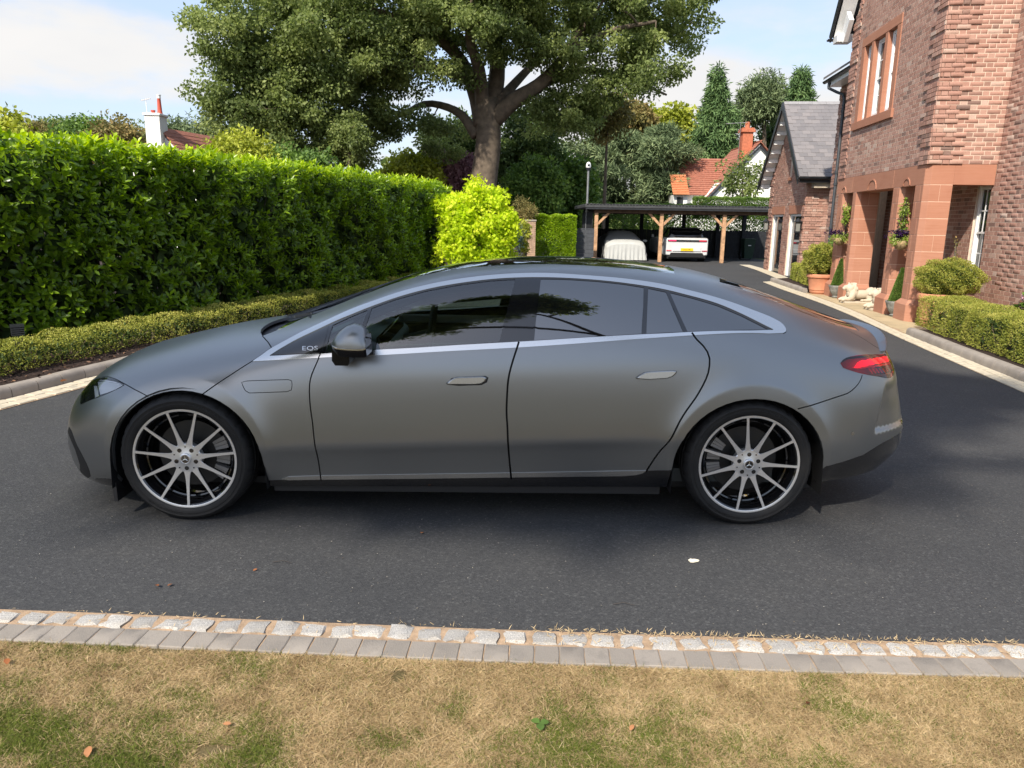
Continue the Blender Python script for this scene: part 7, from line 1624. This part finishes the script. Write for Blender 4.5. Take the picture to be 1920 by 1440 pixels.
def ball_bush(loc, rx, rz, n, L, label, mat=M_BOXL, cat='box ball', group=None, name='box_ball', seed=5):
    rng = np.random.default_rng(seed); t = empty(name, loc, 0, label, cat, group); d = sphere_dirs(n, rng); f = 1+.10*np.sin(d[:, 0]*9+d[:, 2]*7)+.06*np.sin(d[:, 1]*15+2)-np.abs(rng.normal(0, .09, n)); pos = d*f[:, None]*np.array([rx, rx, rz]); tint = np.clip(vnoise(d[:, 0]*2+5, d[:, 2]*2+5, 3, seed)*.5+rng.random(n)*.55, 0, 1)
    l = rng.uniform(.7, 1.3, n)*L; leaf_obj('foliage', mat, t, pos, unit(d+rng.normal(0, .6, (n, 3))), unit(d+rng.normal(0, .6, (n, 3))), l, l*.6, tint, 'flat')
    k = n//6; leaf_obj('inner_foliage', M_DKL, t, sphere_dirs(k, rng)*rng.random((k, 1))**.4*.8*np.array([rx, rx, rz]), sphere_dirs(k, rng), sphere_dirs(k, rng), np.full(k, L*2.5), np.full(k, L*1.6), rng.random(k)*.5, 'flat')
    m = MB()
    for _ in range(6): m.tube([(rng.normal(0, .03), rng.normal(0, .03), -rz*1.05), (rng.normal(0, .1), rng.normal(0, .1), 0)], .012, 5)
    m.build('stem', M_BARKD, t); return t
p1 = pxw(1538, 553, 18.9); pot((7.72, 18.95, .01), .335, .50, 'terracotta pot holding a loose box ball before the farthest porch pier')
ball_bush((7.66, 18.95, .86), .40, .38, 14000, .032, 'loose rounded box bush in the far terracotta pot', seed=71)
pot((7.32, 12.98, .01), .30, .58, 'terracotta pot half hidden behind the right hedge'); ball_bush((7.50, 12.98, .86), .52, .31, 22000, .022, 'clipped oval box bush in the pot beside the nearest pier', seed=72)
def urn(loc, label, label2):
    t = empty('stone_urn', loc, 0, label, 'urn', 'fluted stone bowls between the porch piers'); m = MB(); n = 48; prof = [(.07, 0), (.09, .03), (.07, .05), (.11, .10), (.155, .18), (.175, .25), (.185, .27), (.185, .30), (.16, .30)]; vs = []; fs = []
    for i, (r, z) in enumerate(prof):
        for k in range(n): rr = r*(1-.05*(k % 3 == 0)*(2 < i < 6)); a = 2*math.pi*k/n; vs.append((rr*math.cos(a), rr*math.sin(a), z))
    fs = [(i*n+k, i*n+(k+1) % n, (i+1)*n+(k+1) % n, (i+1)*n+k) for i in range(len(prof)-1) for k in range(n)]; m.add(vs, fs); m.build('bowl', M_LEAD, t, True, 30); m = MB(); m.lathe([(.001, .28), (.165, .28)], 20, cap=False); m.build('soil', M_SOIL, t)
    rng = np.random.default_rng(int(loc[1]*10)); c = empty('cone_topiary', (loc[0], loc[1], loc[2]+.28), 0, label2, 'topiary', 'cone topiaries in stone bowls'); nn = 9000; h = rng.random(nn)**1.4; a = rng.random(nn)*6.283; r = (.115*(1-h)**.85+.010)*(1-np.abs(rng.normal(0, .06, nn))); pos = np.c_[np.cos(a)*r+.05*h, np.sin(a)*r, h*.62+.02]; d = np.c_[np.cos(a), np.sin(a), np.full(nn, .5)]
    leaf_obj('foliage', M_GRNL, c, pos, unit(d+rng.normal(0, .5, (nn, 3))), unit(d+rng.normal(0, .5, (nn, 3))), np.full(nn, .024), np.full(nn, .015), rng.random(nn), 'flat'); m = MB(); m.tube([(0, 0, -.02), (0, 0, .6)], .015, 6); m.build('stem', M_BARKD, c)
urn(hw(.16, .02, .016), 'fluted grey stone bowl between the two nearest porch piers', 'green cone topiary between the two nearest porch piers'); urn(hw(3.72, -.02, .016), 'small fluted stone bowl between the two farthest porch piers', 'narrow green cone topiary between the two farthest porch piers')
def blobs_mesh(E, name, mat, parent, vox=.012):
    """one continuous carved body: ellipsoids fused by a voxel remesh"""
    m = MB()
    for c, r, rot in E:
        M = Matrix.Translation(c) @ Matrix.Rotation(rot, 4, 'Y') @ Matrix.Diagonal((*r, 1)); n, k = 16, 10
        vs = [M @ Vector((math.sin(math.pi*i/k)*math.cos(2*math.pi*j/n), math.sin(math.pi*i/k)*math.sin(2*math.pi*j/n), math.cos(math.pi*i/k))) for i in range(1, k) for j in range(n)]+[M @ Vector((0, 0, 1)), M @ Vector((0, 0, -1))]
        fs = [((i)*n+j, (i+1)*n+j, (i+1)*n+(j+1) % n, i*n+(j+1) % n) for i in range(k-2) for j in range(n)]+[((k-1)*n, j, (j+1) % n) for j in range(n)]+[((k-1)*n+1, (k-2)*n+(j+1) % n, (k-2)*n+j) for j in range(n)]; m.add([tuple(v) for v in vs], fs)
    o = m.build(name, mat, parent, True); r = o.modifiers.new('r', 'REMESH'); r.mode = 'VOXEL'; r.voxel_size = vox; r.use_smooth_shade = True; s = o.modifiers.new('s', 'SMOOTH'); s.iterations = 3; return o
def lion(loc, rz, label):
    t = empty('lion_statue', loc, rz, label, 'statue', 'reclining stone lions in the porch'); m = MB(); m.box((-.38, -.15, 0), (.36, .15, .045)); m.build('plinth', M_STON, t, bev=.008)
    rng = random.Random(4); E = [((.06, 0, .19), (.30, .115, .105), .0), ((-.16, 0, .22), (.13, .12, .14), -.3), ((.25, 0, .21), (.13, .125, .15), .2), ((.24, .08, .13), (.13, .06, .10), .5), ((.24, -.08, .13), (.13, .06, .10), .5),
        ((-.22, 0, .33), (.10, .095, .11), 0), ((-.31, 0, .345), (.070, .052, .055), .15), ((-.355, 0, .325), (.045, .040, .036), .1), ((-.385, 0, .338), (.014, .02, .012), 0), ((-.35, 0, .300), (.035, .03, .02), 0),
        ((-.26, .075, .095), (.15, .040, .045), 0), ((-.26, -.075, .095), (.15, .040, .045), 0), ((-.39, .075, .075), (.045, .042, .032), 0), ((-.39, -.075, .075), (.045, .042, .032), 0), ((-.20, .09, .16), (.07, .05, .10), .5), ((-.20, -.09, .16), (.07, .05, .10), .5),
        ((.14, .13, .075), (.13, .035, .032), 0), ((.14, -.13, .075), (.13, .035, .032), 0), ((.02, .13, .072), (.05, .035, .028), 0), ((.02, -.13, .072), (.05, .035, .028), 0), ((-.235, .055, .435), (.022, .014, .026), 0), ((-.235, -.055, .435), (.022, .014, .026), 0), ((.37, .03, .12), (.03, .03, .10), .4), ((.40, .06, .07), (.05, .03, .03), 0)]
    for _ in range(46):
        a = rng.uniform(0, 6.28); b = rng.uniform(-.9, 1.2); E.append(((-.20+.085*math.cos(b)*.6+.05*rng.random(), .095*math.cos(a)*.95, .31+.105*math.sin(a)), (.018, .020, .045), rng.uniform(-.6, .6)))
    for _ in range(24): E.append(((-.235+rng.uniform(-.03, .08), rng.uniform(-.09, .09), rng.uniform(.17, .28)), (.018, .02, .05), rng.uniform(-.4, .4)))
    blobs_mesh(E, 'lion_body', M_STON, t, .0085)
lion((7.74, 16.78, .014), .03, 'reclining pale stone lion facing the drive beside the far side of the entrance'); lion((7.70, 15.46, .014), .03, 'pale stone lion partly hidden behind the second porch pier')
# hanging baskets
M_COIR = plain('coir_basket', (.30, .22, .11), .95, var=.4, scale=25, bump=1., bscale=80); M_PETD = leaf_mat('dark_petal', (.012, .005, .022), (.03, .010, .05), .5, .1, .2); M_LIME = leaf_mat('lime_leaf', (.12, .20, .02), (.28, .38, .06), .5, .3, .2, (.55, .55, .25))
def basket(loc, label, sd, k=1.):
    rng = np.random.default_rng(sd); t = empty('hanging_basket', loc, 0, label, 'hanging basket', 'hanging baskets between the porch piers'); m = MB(); m.lathe([(.001, -.17), (.07, -.15), (.125, -.09), (.15, 0), (.14, .01), (.001, .01)], 20); m.build('basket', M_COIR, t, True)
    m = MB()
    for q in range(3): a = 2.1*q; m.tube([(.15*math.cos(a), .15*math.sin(a), 0), (0, 0, .75)], .003, 4)
    m.build('chain', M_BLACKP, t)
    C = np.c_[rng.normal(0, .10, 40), rng.normal(0, .10, 40), rng.uniform(-.05, .10, 40)]; cloud(t, 'foliage', M_LIME, C, np.full(40, .07), 26, .038, .02, rng=rng)
    C = np.c_[rng.normal(-.02, .13, 26), rng.normal(0, .12, 26), rng.uniform(.08, .18, 26)]; q = cloud(t, 'flowers', M_PETD, C, np.full(26, .028), 12, .04, .034, rng=rng); return t
b1 = pxw(1692, 452, 14.55); b2 = pxw(1574, 447, 17.95)
basket(tuple(hw(.16, -.02, b1[2])), 'hanging basket of dark purple flowers beside the nearest pier', 73); basket(tuple(hw(3.78, -.06, b2[2])), 'hanging basket of dark flowers between the two farthest piers', 74)
bushy('climbing_plant', 'thin trailing climber hanging in the narrow opening by the nearest pier', hw(.45, .12, 1.6), [(hw(.40, .06, 1.95), (.05, .06, .32), 1)], 22, 16, .05, .035, M_LIME, 'flat', 75, (.04, .09), 'climber', 2)
bushy('climbing_plant', 'thin trailing climber hanging in the farthest porch opening', hw(3.9, .12, 1.6), [(hw(3.85, .06, 1.9), (.05, .06, .30), 1)], 18, 16, .05, .035, M_LIME, 'flat', 76, (.04, .09), 'climber', 2)
bushy('topiary_shoot', 'thin bare shoot with a few leaves rising beside the nearest pier', (7.62, 13.1, 1.1), [((7.62, 13.1, 1.42), (.03, .03, .16), 1)], 8, 6, .04, .025, M_BROL, 'flat', 77, (.02, .05), 'shoot', 2)
# hydrangeas
M_PINK = leaf_mat('pink_petal', (.62, .33, .42), (.80, .52, .58), .6, .25, .2, (.88, .70, .68))
def hydrangea(loc, rx, rz, nh, label, sd, hr=.085):
    t = bushy('hydrangea', label, loc, [((loc[0], loc[1], rz*.8), (rx, rx*.9, rz*.72), 1)], 70, 40, .11, .075, M_GRNL, 'flat', sd, (.10, .2), 'shrub', 8, 'pink hydrangeas by the house'); rng = np.random.default_rng(sd)
    for _ in range(nh):
        d = unit(rng.normal(size=3)*[1, 1, .6]+np.array([-.45, -.55, .35])); c = d*np.array([rx*1.02, rx*.95, rz*.75])+np.array([0, 0, rz*.8]); n = 130; dd = sphere_dirs(n, rng); V, F, tt = leaf_arrays(dd*hr*.8, unit(np.cross(dd, sphere_dirs(n, rng))), dd, np.full(n, .030), np.full(n, .028), rng.random(n), 'flat'); link('flower_head', np_mesh('flower_head', V, F, M_PINK, tt), t, tuple(c))
hydrangea((8.25, 19.9, 0.), .46, .80, 22, 'pink hydrangea behind the short box hedge near the garage', 78, .08); hydrangea((7.50, 10.25, 0.), .42, .80, 22, 'pink hydrangea at the right edge behind the clipped hedge', 79, .085)
# bollard light
bl = empty('bollard_light', (-5.33, 7.95, .085), .6, 'small black louvred bollard light behind the left box hedge', 'bollard light'); m = MB(); m.box((-.05, -.05, 0), (.05, .05, .34)); m.build('post', M_BLACKP, bl, bev=.004)
for k in range(4): m = MB(); m.box((-.062, -.062, .34+.022*k), (.062, .062, .352+.022*k)); m.build('louvre', M_BLACKP, bl)
m = MB(); m.box((-.03, -.03, .34), (.03, .03, .43)); m.box((-.065, -.065, .428), (.065, .065, .45)); m.build('cap', M_BLACKP, bl)
# fallen leaves, twigs and a chip of stone on the drive
M_FL = leaf_mat('fallen_leaf', (.10, .035, .012), (.30, .11, .04), .7, .1, .3, (.42, .20, .09))
def fallen(x, y, L, label, tn, z=.006, sd=0, mat=M_FL):
    rng = np.random.default_rng(sd); o = link('fallen_leaf', None); bpy.data.objects.remove(o)
    V, F, tt = leaf_arrays(np.zeros((1, 3)), unit(rng.normal(size=(1, 3))*[1, 1, .1]), unit(np.array([[.15, .1, 1.]])+rng.normal(0, .2, (1, 3))), np.array([L]), np.array([L*.55]), np.array([tn]), 'oval'); tag(link('fallen_leaf', np_mesh('fallen_leaf', V, F, mat, tt), None, (x, y, z+.006)), label, 'fallen leaf', 'dry leaves lying about')
for i, (x, y, L, lb, tn, z) in enumerate(((-1.67, 3.24, .035, 'curled brown leaf on the asphalt, left of a close pair', .4, .004), (-1.61, 3.23, .030, 'curled brown leaf on the asphalt, right of a close pair', .5, .004), (-1.36, 2.12, .045, 'reddish dry leaf lying on the lawn at the lower left', .9, .02), (-1.95, 2.60, .04, 'rusty leaf on the lawn edge at the far left', .6, .02), (-.94, 2.24, .028, 'small orange leaf on the grass left of centre', 1., .02), (.44, 2.27, .030, 'orange brown leaf fragment on the grass right of centre', .95, .02), (1.09, 2.4, .028, 'dark curled leaf on the dry grass at the right', .1, .02), (-.49, 3.88, .035, 'pale brown leaf on the asphalt in front of the door', .8, .004), (-1.25, 3.42, .022, 'tiny brown leaf scrap on the asphalt behind the pair', .5, .004), (-4.4, 7.2, .08, 'russet leaf on the bark bed by the left kerb', .8, .10), (.96, 2.0, .03, 'small brown leaf low on the lawn', .6, .02))): fallen(x, y, L, lb, tn, z, i)
V, F, tt = leaf_arrays(np.zeros((3, 3)), unit(np.array([[1, .3, .1], [-.8, .6, .1], [.1, -1, .1]])), np.array([[0, 0, 1.]]*3), np.array([.035]*3), np.array([.03]*3), np.array([.4, .5, .3]), 'oval'); tag(link('clover_plant', np_mesh('clover_plant', V, F, M_GRNL, tt), None, (.115, 2.27, .025)), 'small green broad leaved weed in the lawn near the centre', 'weed')
m = MB(); rng = np.random.default_rng(5); c = [(.96+.028*math.cos(a)*rng.uniform(.6, 1.2), 3.60+.02*math.sin(a)*rng.uniform(.6, 1.2)) for a in np.linspace(0, 6.28, 12)[:-1]]; m.prism([(x, y, .004) for x, y in c], (0, 0, .006)); tag(m.build('stone_chip', plain('white_chip', (.75, .68, .55), .8)), 'small crushed white stone lying on the asphalt right of centre', 'stone')
for i, (x, y, lb) in enumerate(((.48, 3.13, 'thin curved twig on the asphalt near the edging'), (-1.20, 3.50, 'short dark twig on the asphalt left of centre'))):
    m = MB(); m.tube([(x, y, .008), (x+.05, y+.012, .012), (x+.10, y-.006, .008)], [.0018, .0015, .001], 5); tag(m.build('twig', M_BARKD), lb, 'twig', 'twigs on the drive')
n = 420; rng = np.random.default_rng(8); pos = np.c_[rng.uniform(-3, 3.4, n), 2.95+rng.random(n)**1.5*2.6, np.full(n, .004)]; tag(leaf_obj('litter', leaf_mat('litter_bits', (.10, .08, .06), (.30, .27, .22), .8, 0, .3, (.5, .46, .4)), None, pos, unit(rng.normal(size=(n, 3))*[1, 1, .1]), np.tile([0, 0, 1.], (n, 1)), rng.uniform(.004, .011, n), rng.uniform(.003, .007, n), rng.random(n), 'flat'), 'scattered grit and seed husks on the asphalt', 'litter')
